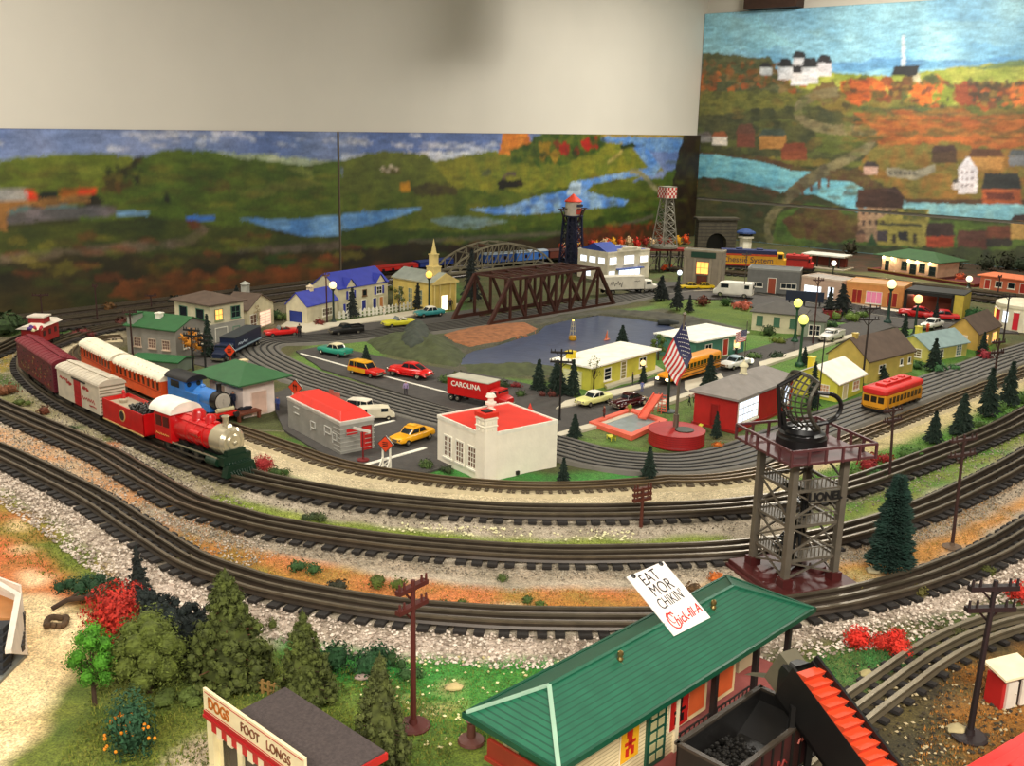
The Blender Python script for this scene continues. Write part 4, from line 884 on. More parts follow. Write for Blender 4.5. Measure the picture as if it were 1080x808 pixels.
def leafball(b, c, r, n, ls, rd, m=0, core=True, sq=1.):
 if core: b.ball(c, r*.58, 8, m, sq)
 for i in range(n):
  z = rd.uniform(-1, 1); t = rd.random()*2*PI; s = math.sqrt(1-z*z); d = Vector((s*math.cos(t), s*math.sin(t), z))
  rr = r*rd.uniform(.5, 1.12); p = Vector(c)+Vector((d.x*rr, d.y*rr, d.z*rr*sq))
  a = d.orthogonal().normalized(); a = Matrix.Rotation(rd.random()*6, 3, d) @ a; a = (a+d*rd.uniform(-.3, .8)).normalized(); e = d.cross(a).normalized()
  l = ls*rd.uniform(.6, 1.3)
  b.add([tuple(p-a*l), tuple(p+e*l*.5), tuple(p+a*l), tuple(p-e*l*.5)], [(0, 1, 2, 3)], m)
def bush(label, P, rpx, mat, n=160, sq=.8, name='bush', cat='bush', group=None, blobs=1, ls=.16, mat2=None, z=0):
 q = g(P[0], P[1], z); r = pxm(P)*rpx; rd = random.Random(P[0]+P[1]*3)
 b = B()
 for k in range(blobs):
  off = (0, 0) if blobs == 1 else (rd.uniform(-1, 1)*r*.9, rd.uniform(-1, 1)*r*.5)
  rr = r if blobs == 1 else r*rd.uniform(.5, .75)
  leafball(b, (off[0], off[1], rr*sq*.75), rr, n//blobs, rr*ls, rd, (k % 2) if mat2 else 0, sq=sq)
 o = mk(name, b, [mat, mat2] if mat2 else mat, label=label, cat=cat, group=group); o.location = (q.x, q.y, z-.001); return o
def broadleaf(label, P, yt, wpx, mat, n=900, blobs=9, cat='tree', name='leafy_tree', group=None, ls=.08, trunk=.35, h=None, branchy=False):
 q = g(P[0], P[1]); h = h or ht(P, yt); R = pxm(P)*wpx/2; rd = random.Random(P[0]*3+P[1])
 t = thing(name, label, cat, (q.x, q.y, 0), 0, group)
 b = B(); b.cyl((0, 0, -.002), (0, 0, h*.6), R*.1, R*.05, 7); pos = []
 for k in range(blobs):
  a = k*2.4; zz = h*(trunk+.12+(.9-trunk-.12)*(k+.5)/blobs); rr = R*.62*math.sin(PI*min(.96, (.25+.65*(k+.5)/blobs)))
  p = (math.cos(a)*rr, math.sin(a)*rr, zz); pos.append(p); b.cyl((0, 0, h*trunk*.8+.2*(zz-h*trunk)), p, R*.04, R*.015, 5)
 mk('trunk', b, TRUNK, t); b = B()
 for p in pos: leafball(b, p, R*rd.uniform(.34, .5), n//blobs, R*ls, rd, core=not branchy)
 mk('foliage', b, mat, t); return t
_fm = {}
def person(label, P, yt=None, top=(60, 70, 110), legs=(40, 40, 46), z=0, rz=None, pose=0, h=.042, group=None, skin=(200, 150, 120), loc=None, hat=None):
 if yt: h = ht(P, yt, z)
 key = pose
 if key not in _fm:
  me = bpy.data.meshes.new('f'); J = {0: [(0, 0, .52), (0, 0, .66), (0, 0, .8), (0, 0, .86), (0, 0, .92), (0, .0, .98), (0, -.12, .8), (.02, -.17, .62), (.06, -.17, .47), (0, .12, .8), (.02, .17, .62), (.06, .17, .47), (0, -.06, .5), (.01, -.07, .27), (0, -.08, .03), (.07, -.08, .015), (0, .06, .5), (.01, .07, .27), (0, .08, .03), (.07, .08, .015)],
   1: [(0, 0, .52), (0.01, 0, .66), (.03, 0, .8), (.04, 0, .86), (.05, 0, .92), (.06, .0, .98), (.03, -.12, .8), (.14, -.15, .7), (.28, -.12, .74), (.03, .12, .8), (.0, .18, .62), (.1, .17, .5), (0, -.06, .5), (.12, -.07, .28), (.06, -.08, .03), (.13, -.08, .015), (0, .06, .5), (-.06, .07, .27), (-.15, .08, .05), (-.09, .08, .015)]}[pose]
  E_ = [(0, 1), (1, 2), (2, 3), (3, 4), (4, 5), (2, 6), (6, 7), (7, 8), (2, 9), (9, 10), (10, 11), (0, 12), (12, 13), (13, 14), (14, 15), (0, 16), (16, 17), (17, 18), (18, 19)]
  rad = [.085, .08, .09, .035, .062, .05, .045, .034, .028, .045, .034, .028, .065, .048, .034, .028, .065, .048, .034, .028]
  me.from_pydata(J, E_, []); o = bpy.data.objects.new('f', me); COL.objects.link(o)
  md = o.modifiers.new('s', 'SKIN'); md.use_smooth_shade = True
  for i, v in enumerate(me.skin_vertices[0].data): v.radius = (rad[i], rad[i])
  me.skin_vertices[0].data[0].use_root = True
  o.modifiers.new('u', 'SUBSURF').levels = 1
  dg = bpy.context.evaluated_depsgraph_get(); _fm[key] = bpy.data.meshes.new_from_object(o.evaluated_get(dg)); bpy.data.objects.remove(o)
 me = _fm[key].copy(); me.materials.clear()
 for c in (top, legs, skin, (50, 36, 28)): me.materials.append(M(c, .7))
 for p in me.polygons:
  c = p.center; p.material_index = 2 if c.z > .845 else (1 if c.z < .5 and abs(c.y) < .14 else (2 if c.z < .5 else 0))
  if c.z > .95 or (c.z > .9 and c.x < .0): p.material_index = 3
 me.transform(Matrix.Diagonal((h, h, h, 1)))
 o = bpy.data.objects.new('person', me); COL.objects.link(o); q = g(P[0], P[1], z) if loc is None else loc
 o.location = (q[0], q[1], z if loc is None else loc[2]); o.rotation_euler = (0, 0, random.uniform(-3, 3) if rz is None else rz)
 return prop(o, label, 'person', group)
POLEM = M((66, 38, 30), .7, var=.2)
def pole(label, Pb, yt, arms=2, mat=POLEM, name='telegraph_pole', ang=.6, aw=.34, base=True, r=.0026, group='telegraph poles beside the tracks', cat='pole', zb=0, lean=None, xt=None):
 q = g(*Pb); h = ht(Pb, yt); t = thing(name, label, cat, (q.x, q.y, zb), ang, group)
 b = B(); b.cyl((0, 0, 0), (0, 0, h), r*1.1, r*.8, 8); mk('post', b, mat, t)
 for k in range(arms):
  z = h*(.95-.13*k); L = h*aw/2
  b = B(); b.box(-L, -r*.7, z-r*.8, L, r*.7+r, z+r*.8)
  for s in (-1, 1): b.bar((s*L*.55, r*1.2, z), (0, r*1.2, z-h*.08), r*.6)
  ca = mk('crossarm', b, mat, t)
  for u in (-.92, -.6, .6, .92): b = B(); b.cyl((u*L, 0, z+r*.8), (u*L, 0, z+r*3.2), r*.55, r*.4, 6); mk('insulator', b, mat, ca)
 if base: b = B(); b.lathe([(r*6, 0), (r*6, r*.5), (r*5, r*.9), (r*1.6, r*1.3), (r*1.3, r*3), (1e-4, r*3)], 14); mk('base', b, M((112, 92, 74), .8) if mat == POLEM else mat, t)
 if xt is not None:
  x0 = pr(q.x, q.y, h)[0]; t.rotation_euler = (0, math.atan2((xt-x0)*pxm(Pb), h), 0); t.children[0].rotation_euler = (0, 0, 0)
  for ch in t.children: ch.rotation_euler = (0, 0, ang)
 return t
def lamp(label, Pb, yt, globe, col=(40, 58, 46), r=.010, power=0, group='street lamps with glowing globes', emit=.75):
 r *= 1.2; q = g(*Pb); h = ht(Pb, yt); t = thing('street_lamp', label, 'street lamp', (q.x, q.y, 0), 0, group)
 b = B(); m = M(col, .5); b.lathe([(r*.9, 0), (r*.9, r*.5), (r*.5, r*.9), (r*.32, r*2), (r*.24, h-r*2.6), (r*.5, h-r*2.3), (r*.62, h-r*1.9)], 12); mk('post', b, m, t)
 b = B(); b.ball((0, 0, h-r), r, 14); mk('globe', b, M(globe, emit=emit), t, smooth=True)
 if power:
  l = bpy.data.lights.new('bulb', 'POINT'); l.energy = power; l.color = (1, .85, .5); l.shadow_soft_size = r
  o = bpy.data.objects.new('bulb_light', l); COL.objects.link(o); o.location = (q.x, q.y, h+.012)
 return t
# ================================================================ buildings of the town
GRN = M((56, 104, 62), .7, var=.12); GRND = M((40, 92, 66), .5); GREYW = M((158, 156, 148), .75, bump=.3); BLUE = M((58, 70, 168), .6); YEL = M((206, 196, 72), .6); YEL2 = M((206, 182, 104), .65)
TEAL = M((84, 136, 118), .6); BROWNR = M((104, 88, 76), .8, var=.15); REDB = M((178, 38, 32), .6, bump=.3); TAN = M((206, 190, 150), .7); ORG = M((224, 96, 44), .6)
REDF = M((222, 60, 44), .45, var=.06); PINKW = M((236, 214, 200), .6); LIGHTR = M((222, 216, 196), .6)
WIN = dict(fm=WHITE, pm=M((120, 96, 70), .3))
LITS = M((214, 226, 255), emit=.75)
t = house('corner_building', 'cream white building with flat bright red roof, corner chimney pillar and small-paned windows', 'building', (511, 509.5), (586.5, 491.5), (446.5, 489), 460, M((242, 234, 216), .75, var=.05, bump=.25), 'para', REDF, trim=WHITE, th=.003,
   wins=[('l', u, .22, .14, .42, (3, 4), dict(fr=.0030, pm=M((124, 88, 64), .4))) for u in (.235, .49, .745)])
w, d, h = t['w'], t['d'], t['h']
b = B(); b.box(-.004, -.004, -.004, .024, .024, h+.035, 0); b.box(-.0055, -.0055, h+.016, .0255, .0255, h+.018, 0); b.box(-.0055, -.0055, h+.030, .0255, .0255, h+.032, 0)
for z in (h+.008, h+.022):
 b.box(.002, -.0052, z, .007, -.004, z+.005); b.box(.013, -.0052, z, .018, -.004, z+.005); b.box(-.0052, .002, z, -.004, .007, z+.005); b.box(-.0052, .013, z, -.004, .018, z+.005)
mk('chimney', b, M((242, 234, 216), .75, var=.05, bump=.25), t)
b = B(); b.box(-.006, -.006, h+.035, .026, .026, h+.043); b.box(.002, .002, h+.043, .018, .018, h+.045, 1); mk('chimney_cap', b, [REDF, DARK], t)
b = B(); c = (w*.62, d*.82, h); b.lathe([(.0105, 0), (.0105, .004), (.006, .006), (.006, .012), (.0115, .015), (.0115, .019), (.006, .021), (.006, .027), (.011, .030), (.008, .036), (1e-4, .037)], 14, 0, c); mk('roof_vent', b, WHITE, t, smooth=True)
b = B(); b.box(w*.42, -.004, .002, w*.46, 0, .009); mk('pipe_outlet', b, DARK, t)
t = house('diner', 'grey metal roadside diner with raised bright red roof and chamfered ends', 'building', (359.5, 481), (394.5, 474), (289, 454), 447, GREYW, 'flat', M((206, 200, 190)), ov=.0015, th=.003, trim=M((200, 196, 188)))
w, d, h = t['w'], t['d'], t['h']
b = B(); z = h+.003; e = .014
b.add([(.003, .003, z), (w-.003, .003, z), (w-.003, d-.003, z), (.003, d-.003, z), (e, e*1.6, z+.014), (w-e, e*1.6, z+.014), (w-e, d-e*1.6, z+.014), (e, d-e*1.6, z+.014)], [(4, 5, 6, 7), (0, 1, 5, 4), (1, 2, 6, 5), (2, 3, 7, 6), (3, 0, 4, 7), (3, 2, 1, 0)]); mk('roof_monitor', b, REDF, t, bevel=.001)
b = B()
for k in range(7): b.box(-.0015, -.0015, .008+k*.009, w+.0015, 0, .0095+k*.009); b.box(-.0012, 0, .008+k*.009, -.0, d*.12, .0095+k*.009); b.box(w, -.0015, .008+k*.009, w+.0012, d, .0095+k*.009)
mk('trim_band', b, M((176, 174, 166)), t)
for u, z, ww, hh in ((.82, .62, .10, .0), (.5, .42, .09, .32), (.22, .5, .12, .3), (.10, .4, .08, .3)):
 b = B(); y0 = d*(u-ww/2); y1 = d*(u+ww/2); b.box(-.002, y0, h*z, 0, y1, h*z+.0016); b.box(-.002, y0, h*(z+.2), 0, y1, h*(z+.2)+.0016)
 if hh: b.box(-.002, y0, h*z, 0, y0+.0016, h*(z+.2)); b.box(-.002, y1-.0016, h*(z-.1), 0, y1, h*(z+.2))
 mk('vent_frame', b, M((196, 194, 186)), t)
window(t, 'f', w, d, w*.34, h*.60, w*.34, h*.2, (1, 1), fm=GREYW, pm=M((200, 36, 40), .4), sill=False)
window(t, 'f', w, d, w*.78, h*.04, w*.24, h*.74, (1, 1), fm=M((150, 30, 28)), pm=M((196, 40, 36), .4), sill=False, name='door')
t = house('schoolhouse', 'red schoolhouse with grey hipped roof, white cupola and bright lit windows', 'building', (774.5, 457), (834, 431), (733.5, 446), 422, REDB, 'hip', M((150, 144, 138), .8, bump=.3), ov=.010, rise=.42, base=M((150, 34, 28)), th=.004,
   wins=[('f', .20, .28, .32, .60, (4, 3), dict(pm=LITS, fm=WHITE, fr=.0034)), ('f', .84, .32, .16, .55, (2, 3), dict(pm=LITS, fm=WHITE, fr=.003)), ('l', .5, .02, .16, .7, (1, 1), dict(pm=M((140, 24, 22)), fm=M((160, 36, 30)), sill=False, name='door'))])
w, d, h = t['w'], t['d'], t['h']
b = B(); b.lathe([(.010, 0), (.010, .004), (.0075, .006), (.0075, .018), (.0105, .020), (.0105, .022), (.008, .026), (.003, .031), (.003, .034), (1e-4, .036)], 16, 0, (w*.44, d*.5, h*1.42-.006)); mk('cupola', b, M((226, 218, 184)), t, smooth=True)
b = B(); b.cyl((w*.44, d*.5, h*1.42+.02), (w*.44, d*.5, h*1.42+.12), .0009, n=6); mk('flagpole', b, STEEL, t)
STRI = M((196, 54, 50)); NAVY = M((48, 50, 92)); FW = M((226, 222, 216))
def usflag(root, T, L=.08, hh=.05, drape=0, nm='flag', seg=13):
 b = B(); N_ = 26
 def P(u, v):
  x = u*L*(1-.38*drape); z = v*hh-u*L*drape*(.86+.12*math.sin(v*3)); y = math.sin(u*7+v*2)*.005*(1+drape)*L/.08
  return (x, y, z)
 for i in range(N_):
  for j in range(seg):
   u0, u1, v0, v1 = i/N_, (i+1)/N_, j/seg, (j+1)/seg
   m = 2 if (u0 < .42 and v0 > .45) else (0 if j % 2 == 0 else 1)
   b.add([P(u0, v0), P(u1, v0), P(u1, v1), P(u0, v1)], [(0, 1, 2, 3)], m)
 for r_ in range(5):
  for c_ in range(6):
   if True:
    u = .035+.42*(c_+(.5 if r_ % 2 else 0))/6.4; v = .50+.46*(r_+.3)/5; p = P(u, v); q = .0013*L/.08
    for s in (-1, 1): b.add([(p[0]-q, p[1]+s*.0006, p[2]), (p[0], p[1]+s*.0006, p[2]-q), (p[0]+q, p[1]+s*.0006, p[2]), (p[0], p[1]+s*.0006, p[2]+q)], [(0, 1, 2, 3)], 1)
 b.v = [tuple(T @ Vector(p)) for p in b.v]
 me = mk(nm, b, [STRI, FW, NAVY], root); me.data.polygons.foreach_set('use_smooth', [True]*len(me.data.polygons)); return me
usflag(t, Matrix.Translation((w*.44, d*.5, h*1.42+.075)) @ Matrix.Rotation(2.6, 4, 'Z'), .032, .026, .25)
q = g(713, 467); R = pxm((713, 467))*29
t = thing('flag_memorial', 'round red brick pedestal carrying a tall flagpole with a large striped flag', 'monument', (q.x, q.y, 0))
hh_ = .030; b = B(); b.lathe([(R, 0), (R*1.01, .003), (R, .006), (R, hh_-.003), (R*1.02, hh_-.002), (R*1.02, hh_), (1e-4, hh_)], 40); mk('pedestal', b, M((168, 34, 34), .55, stripe=(2, .0045, (120, 22, 24), .16), bump=.2), t)
b = B(); b.lathe([(.34*R, 0), (.34*R, .002), (1e-4, .002)], 24, 0, (.25*R, -.1*R, hh_)); mk('plaque', b, M((50, 62, 48), .5), t)
zt = ht((713, 467), 333); b = B(); b.cyl((0, R*.3, hh_), (0, R*.3, hh_+.028), .0062, .0058, 14); b.cyl((0, R*.3, hh_+.028), (0.004, R*.3, zt), .0034, .0024, 10); b.ball((.004, R*.3, zt), .0045, 10); mk('flagpole', b, M((150, 142, 128), .3, .7), t, smooth=True)
def bigflag():
 b = B(); A = Vector((.003, R*.3, zt-.006)); Lh = .050; hoist = Vector((.25, 0, -1))*0
 s = pxm((713, 467))
 tl = Vector((.001, 0, -.003)); tr = Vector((.013, -.010, -.052)); bl = Vector((-.026, .006, -.060)); br = Vector((-.006, -.012, -.092))
 k = s/.00105*.80; N_, S_ = 24, 13
 def P(u, v):
  p = tl*(1-u)*(1-v)+tr*u*(1-v)+bl*(1-u)*v+br*u*v
  n = Vector((.35, -.8, .2)); return A+p*k+n*math.sin(v*9+u*4)*.003*(.3+v)
 for j in range(N_):
  for i in range(S_):
   u0, u1, v0, v1 = i/S_, (i+1)/S_, j/N_, (j+1)/N_
   m = 2 if v0 < .45 and i < 13 and u0 < .99 and (u0 < .54 or v0 < .38) else (0 if i % 2 == 0 else 1)
   b.add([tuple(P(u0, v0)), tuple(P(u1, v0)), tuple(P(u1, v1)), tuple(P(u0, v1))], [(0, 1, 2, 3)], m)
 for r_ in range(7):
  for c_ in range(6):
   u = .1+.82*(c_+.25+(.5 if r_ % 2 else 0))/6.6; v = .04+.33*r_/6.5; p = P(u, v); e = .0013
   for s_ in (-.0008, .0008): b.add([(p.x-e, p.y+s_, p.z), (p.x, p.y+s_, p.z-e), (p.x+e, p.y+s_, p.z), (p.x, p.y+s_, p.z+e)], [(0, 1, 2, 3)], 1)
 o = mk('flag', b, [STRI, FW, NAVY], t); o.data.polygons.foreach_set('use_smooth', [True]*len(o.data.polygons))
bigflag()
t = house('bungalow', 'yellow-green bungalow with flat white roof and yellow chimney beside the lake', 'house', (622.6, 412), (691, 391.5), (597, 400), 388, M((206, 200, 88), .6), 'flat', M((244, 240, 226), .6), ov=.010, th=.004,
   wins=[('f', .24, .28, .09, .5, (1, 3), {}), ('f', .48, .12, .07, .75, (1, 5), dict(pm=M((150, 140, 90)), sill=False)), ('f', .78, .42, .10, .4, (2, 2), {}), ('l', .5, .0, .5, .72, (1, 5), dict(pm=M((230, 226, 190)), fm=M((220, 216, 150)), sill=False, name='garage_door'))], chim=[(.12, .8, .018, .020, M((222, 200, 40)))])
t = house('bungalow', 'teal green house with flat white roof behind the school bus', 'house', (733, 382), (784, 371), (697, 372), 361, TEAL, 'flat', M((240, 238, 224), .6), ov=.010, th=.004,
   wins=[('f', .25, .3, .12, .45, (2, 2), {}), ('f', .6, .05, .1, .8, (1, 1), dict(pm=M((180, 60, 44)), sill=False, name='door')), ('f', .84, .3, .12, .4, (2, 2), dict(pm=LITO))])
t = house('cottage', 'bright yellow cottage with white gable roof and yellow chimney, behind the black dish', 'house', (882, 424), (909, 413), (843, 411), 404, M((216, 208, 88), .6), 'gx', M((240, 234, 222), .6), ov=.008, rise=.66, split=.5,
   wins=[('l', .72, .25, .18, .5, (3, 3), dict(pm=M((208, 160, 130)))), ('f', .3, .0, .16, .72, (1, 1), dict(sill=False, name='door', pm=M((226, 214, 170)))), ('f', .72, .3, .22, .42, (2, 2), dict(pm=M((208, 160, 130))))], chim=[(.5, .9, .014, .034, M((214, 196, 60)))])
t = house('cottage', 'tan yellow house with steep brown gable roof beside the street', 'house', (914, 404), (962, 391), (890, 390), 381, YEL2, 'gx', BROWNR, ov=.005, rise=.85,
   wins=[('f', .72, .45, .05, .25, (1, 1), {}), ('f', .9, .45, .05, .25, (1, 1), {}), ('f', .3, .35, .12, .3, (2, 2), {}), ('l', .5, .25, .24, .45, (2, 2), dict(pm=M((190, 50, 40)), fm=M((190, 50, 40))))], chim=[(.1, .5, .012, .06, YEL2)])
t = house('cottage', 'yellow house with pale blue-grey gable roof and yellow chimney', 'house', (978, 382), (1019, 374), (960, 372), 368, M((212, 202, 120), .6), 'gx', M((148, 168, 166), .6), ov=.006, rise=.8,
   wins=[('l', .5, .3, .55, .5, (4, 3), dict(pm=M((120, 100, 60)))), ('f', .78, .1, .12, .75, (2, 4), dict(pm=M((110, 140, 140)))), ('f', .3, .3, .14, .45, (2, 2), {})], chim=[(.3, .75, .014, .045, M((214, 200, 90)))])
t = house('cottage', 'small tan house with brown roof and orange lit windows by the curving street', 'house', (1030, 370), (1053, 360), (1014, 358), 352, M((204, 170, 96), .6), 'gx', BROWNR, ov=.005, rise=.8,
   wins=[('f', .35, .2, .18, .5, (2, 2), dict(pm=LITO)), ('f', .75, .2, .18, .5, (2, 2), dict(pm=LITO)), ('l', .5, .3, .3, .45, (2, 2), dict(pm=M((230, 150, 60))))])
a = g(1062, 349); t = thing('gas_station', 'white rounded building with red doors and lit windows at the right edge of town', 'building', (a.x, a.y, 0), basis((1045, 346), (1080, 350))[1])
b = B(); Rr = .095; hh_ = ht((1062, 349), 322); b.lathe([(Rr, 0), (Rr, hh_*.86), (Rr*1.03, hh_*.88), (Rr*1.03, hh_), (Rr*.9, hh_*1.06), (1e-4, hh_*1.08)], 32, 0, (.04, .09, 0)); mk('wall', b, M((228, 220, 196)), t, smooth=True)
for i, (an, m_, nm) in enumerate([(-2.55, M((200, 50, 60)), 'door'), (-2.15, LITW, 'window'), (-1.75, M((210, 40, 60)), 'door'), (-1.35, LITW, 'window'), (-.95, M((210, 40, 60)), 'door'), (-2.9, LITO, 'window')]):
 b = B(); c = Vector((.04+math.cos(an)*Rr*1.0, .09+math.sin(an)*Rr*1.0, 0)); b.T = frame(c, (-math.sin(an), math.cos(an), 0), (0, 0, 1))
 b.box(-.009, hh_*.08 if nm == 'door' else hh_*.3, -.002, .009, hh_*.74, .0025); b.box(-.011, hh_*.74, -.002, .011, hh_*.78, .004, 1); mk(nm, b, [m_, WHITE], t)
t = house('freight_station', 'grey station building with low green gable roof behind the orange coaches', 'building', (186.5, 378), (221, 368), (128, 373), 349, M((150, 146, 136), .75, bump=.3), 'gy', GRN, ov=.006, rise=.34,
   wins=[('l', u, .28, .13, .3, (3, 3), dict(pm=M((124, 100, 90)), fm=M((200, 180, 160)))) for u in (.22, .52, .80)]+[('f', .3, .3, .16, .36, (2, 3), {}), ('f', .7, .3, .16, .36, (2, 3), {})], chim=[(.35, .55, .016, .032, WHITE)], trim=None)
b = B(); w, d, h = t['w'], t['d'], t['h']; b.box(w*.0+.002, d*.86, h, w*.3, d*.98, h+.03); b.box(-.002, d*.85, h+.03, w*.3+.003, d*.99, h+.034, 1); mk('dormer', b, [M((160, 160, 150)), GRN], t)
t = house('pavilion', 'white walled building with wide green hipped roof and cream chimney behind the blue engine', 'building', (257, 441), (290, 433), (226, 429), 403.5, M((240, 224, 214), .6), 'hip', GRN, ov=.030, rise=.40, th=.002, chim=[(.62, .52, .013, .030, M((214, 196, 160)))],
   wins=[('f', .5, .02, .46, .62, (1, 1), dict(pm=M((222, 190, 172)), sill=False, name='door', fm=PINKW)), ('l', .35, .3, .25, .45, (2, 2), dict(pm=M((200, 170, 150))))])
t = house('platform_shelter', 'low shelter with corrugated green roof behind the orange coaches', 'shelter', (188, 394), (203, 388), (158, 383), 383, M((120, 130, 116)), 'gy', M((44, 110, 62), .6, stripe=(1, .007, (30, 78, 44), .3)), ov=.005, rise=.25)
t = house('stucco_house', 'two-storey cream house with brown hipped roof and green framed round windows', 'house', (223, 363), (258, 356), (198.5, 353), 322.5, M((214, 206, 176), .7), 'hip', BROWNR, ov=.010, rise=.24, th=.003,
   wins=[('l', .25, .6, .2, .26, (1, 1), dict(pm=GLASS, fm=M((100, 140, 116)))), ('l', .72, .6, .2, .26, (1, 1), dict(pm=GLASS, fm=M((100, 140, 116)))), ('f', .25, .6, .2, .26, (2, 2), dict(pm=LITO, fm=M((150, 160, 120)))), ('f', .75, .6, .24, .28, (2, 2), dict(pm=GLASS, fm=M((100, 140, 116)))),
    ('f', .3, .02, .34, .36, (1, 1), dict(pm=M((90, 120, 104)), sill=False, name='door')), ('f', .75, .12, .18, .22, (1, 1), dict(pm=GLASS, fm=M((100, 140, 116))))])
b = B(); w, d, h = t['w'], t['d'], t['h']; b.box(-.0015, -.0015, 0, w+.0015, d+.0015, h*.5); mk('lower_storey', b, M((160, 158, 148), .8, bump=.3), t)
for o_ in t.children:
 if o_.name.startswith(('window', 'door')) : o_.scale = (1, 1, 1); o_.location = (0, -.001, 0)
t = house('garage', 'low cream garage with brown roof, lit folding door and small cupola', 'garage', (262, 350), (289, 341), (250, 343), 327, M((206, 196, 164), .7), 'gy', BROWNR, ov=.006, rise=.55,
   wins=[('f', .66, .06, .44, .66, (2, 5), dict(pm=M((240, 214, 190), emit=.4), fm=M((226, 200, 176)), sill=False, name='garage_door')), ('f', .2, .1, .22, .6, (2, 3), dict(pm=M((120, 90, 70)), sill=False))])
b = B(); w, d, h = t['w'], t['d'], t['h']; b.box(w*.5, d*.55, h*1.2, w*.5+.02, d*.55+.02, h*1.95); b.lathe([(.017, 0), (.013, .004), (1e-4, .010)], 8, 0, (w*.5+.01, d*.55+.01, h*1.95)); mk('cupola', b, M((170, 170, 160)), t)
t = house('garage', 'white garage with blue gable roof, blue door and tiny white cupola', 'garage', (324, 343), (356, 335), (311.5, 338), 323, M((208, 200, 172), .7), 'gx', BLUE, ov=.004, rise=.62,
   wins=[('l', .46, .02, .56, .62, (1, 4), dict(pm=M((44, 66, 140)), fm=M((40, 60, 130)), sill=False, name='garage_door')), ('f', .66, .3, .3, .34, (4, 2), dict(pm=M((120, 110, 90))))])
b = B(); w, d, h = t['w'], t['d'], t['h']; b.box(w*.4, d*.42, h*1.5, w*.4+.016, d*.42+.016, h*1.82); b.lathe([(.014, 0), (.010, .003), (1e-4, .008)], 8, 0, (w*.4+.008, d*.42+.008, h*1.82)); mk('cupola', b, M((226, 210, 180)), t)
t = house('colonial_house', 'two-storey cream house with blue roof, blue shutters and two front gables', 'house', (357, 333), (409, 323), (337, 327), 305, M((208, 200, 172), .7), 'gx', BLUE, ov=.004, rise=.5,
   wins=[('f', .25, .58, .09, .26, (2, 2), dict(shutter=BLUE)), ('f', .52, .6, .07, .2, (1, 1), dict(fm=M((120, 90, 60)))), ('f', .82, .58, .1, .26, (2, 2), dict(shutter=BLUE)), ('f', .2, .1, .1, .28, (2, 2), dict(shutter=BLUE)), ('f', .5, .02, .08, .4, (1, 1), dict(pm=M((50, 60, 140)), sill=False, name='door')), ('f', .72, .02, .07, .4, (1, 1), dict(pm=M((50, 60, 140)), sill=False, name='door')), ('f', .86, .02, .07, .4, (1, 1), dict(pm=M((200, 140, 90)), sill=False, name='door'))])
w, d, h = t['w'], t['d'], t['h']
for cx_ in (.24, .84):
 b = B(); x = cx_*w; g_ = w*.1; b.prism([(x-g_, h-.002), (x+g_, h-.002), (x, h+h*.3)], -.003, d*.4, 0, 'y'); b.add([(x-g_-.003, -.006, h-.002), (x, -.006, h+h*.34), (x, d*.45, h+h*.34), (x-g_-.003, d*.45, h-.002), (x+g_+.003, -.006, h-.002), (x+g_+.003, d*.45, h-.002)], [(0, 1, 2, 3), (1, 4, 5, 2)], 1); mk('front_gable', b, [M((208, 200, 172), .7), BLUE], t)
t = house('church', 'cream church with grey roof, columned front, lit doorway and pointed steeple', 'church', (456, 330), (481, 326), (426, 320), 299, M((212, 190, 112), .7), 'gy', M((164, 170, 160), .7), ov=.006, rise=.28,
   wins=[('l', u, .2, .1, .5, (2, 3), dict(pm=M((120, 140, 130)), fm=M((220, 200, 140)))) for u in (.2, .45, .7)]+[('f', .5, .04, .26, .5, (1, 1), dict(pm=LIT, fm=M((230, 200, 130)), sill=False, name='door'))], trim=M((220, 202, 140)))
w, d, h = t['w'], t['d'], t['h']
b = B()
for u in (.06, .28, .72, .94): b.cyl((u*w, -.004, 0), (u*w, -.004, h), .003, .0026, 8)
b.prism([(-.006, h), (w+.006, h), (w/2, h*1.3)], -.008, .0, 0, 'y'); b.box(-.006, -.009, h-.006, w+.006, 0, h+.001); mk('portico', b, M((216, 196, 130), .7), t)
zt = ht((463, 327), 252); b = B(); cx_, cy_ = w*.42, d*.22
b.box(cx_-.018, cy_-.018, h*1.0, cx_+.018, cy_+.018, h*1.46); b.box(cx_-.020, cy_-.020, h*1.46, cx_+.020, cy_+.020, h*1.5); b.box(cx_-.012, cy_-.012, h*1.5, cx_+.012, cy_+.012, h*1.88); b.box(cx_-.014, cy_-.014, h*1.88, cx_+.014, cy_+.014, h*1.92); b.lathe([(.011, h*1.92), (.009, h*2.0), (1e-4, zt)], 8, 0, (cx_, cy_, 0)); mk('steeple', b, M((212, 194, 134), .7), t)
p0, p1, p2 = g(356, 337), g(404, 331), g(447, 324)
t = thing('picket_fence', 'white picket fence in front of the blue-roofed house and church', 'fence', p0); t.location = (0, 0, 0); n_ = 0
for a, c in ((p0, p1), (p1, p2)):
 L = (c-a).length; b = B()
 for z in (.007, .018): b.bar(a+Vector((0, 0, z)), c+Vector((0, 0, z)), .0016, h=.003)
 mk('rail', b, WHITE, t)
 for k in range(int(L/.0165)):
  p = a+(c-a)*((k+.5)/int(L/.0165)); b = B(); b.T = frame(p, c-a, (0, 0, 1)); b.prism([(-.0045, 0), (.0045, 0), (.0045, .024), (0, .029), (-.0045, .024)], -.001, .001)
  mk('picket', b, WHITE, t)
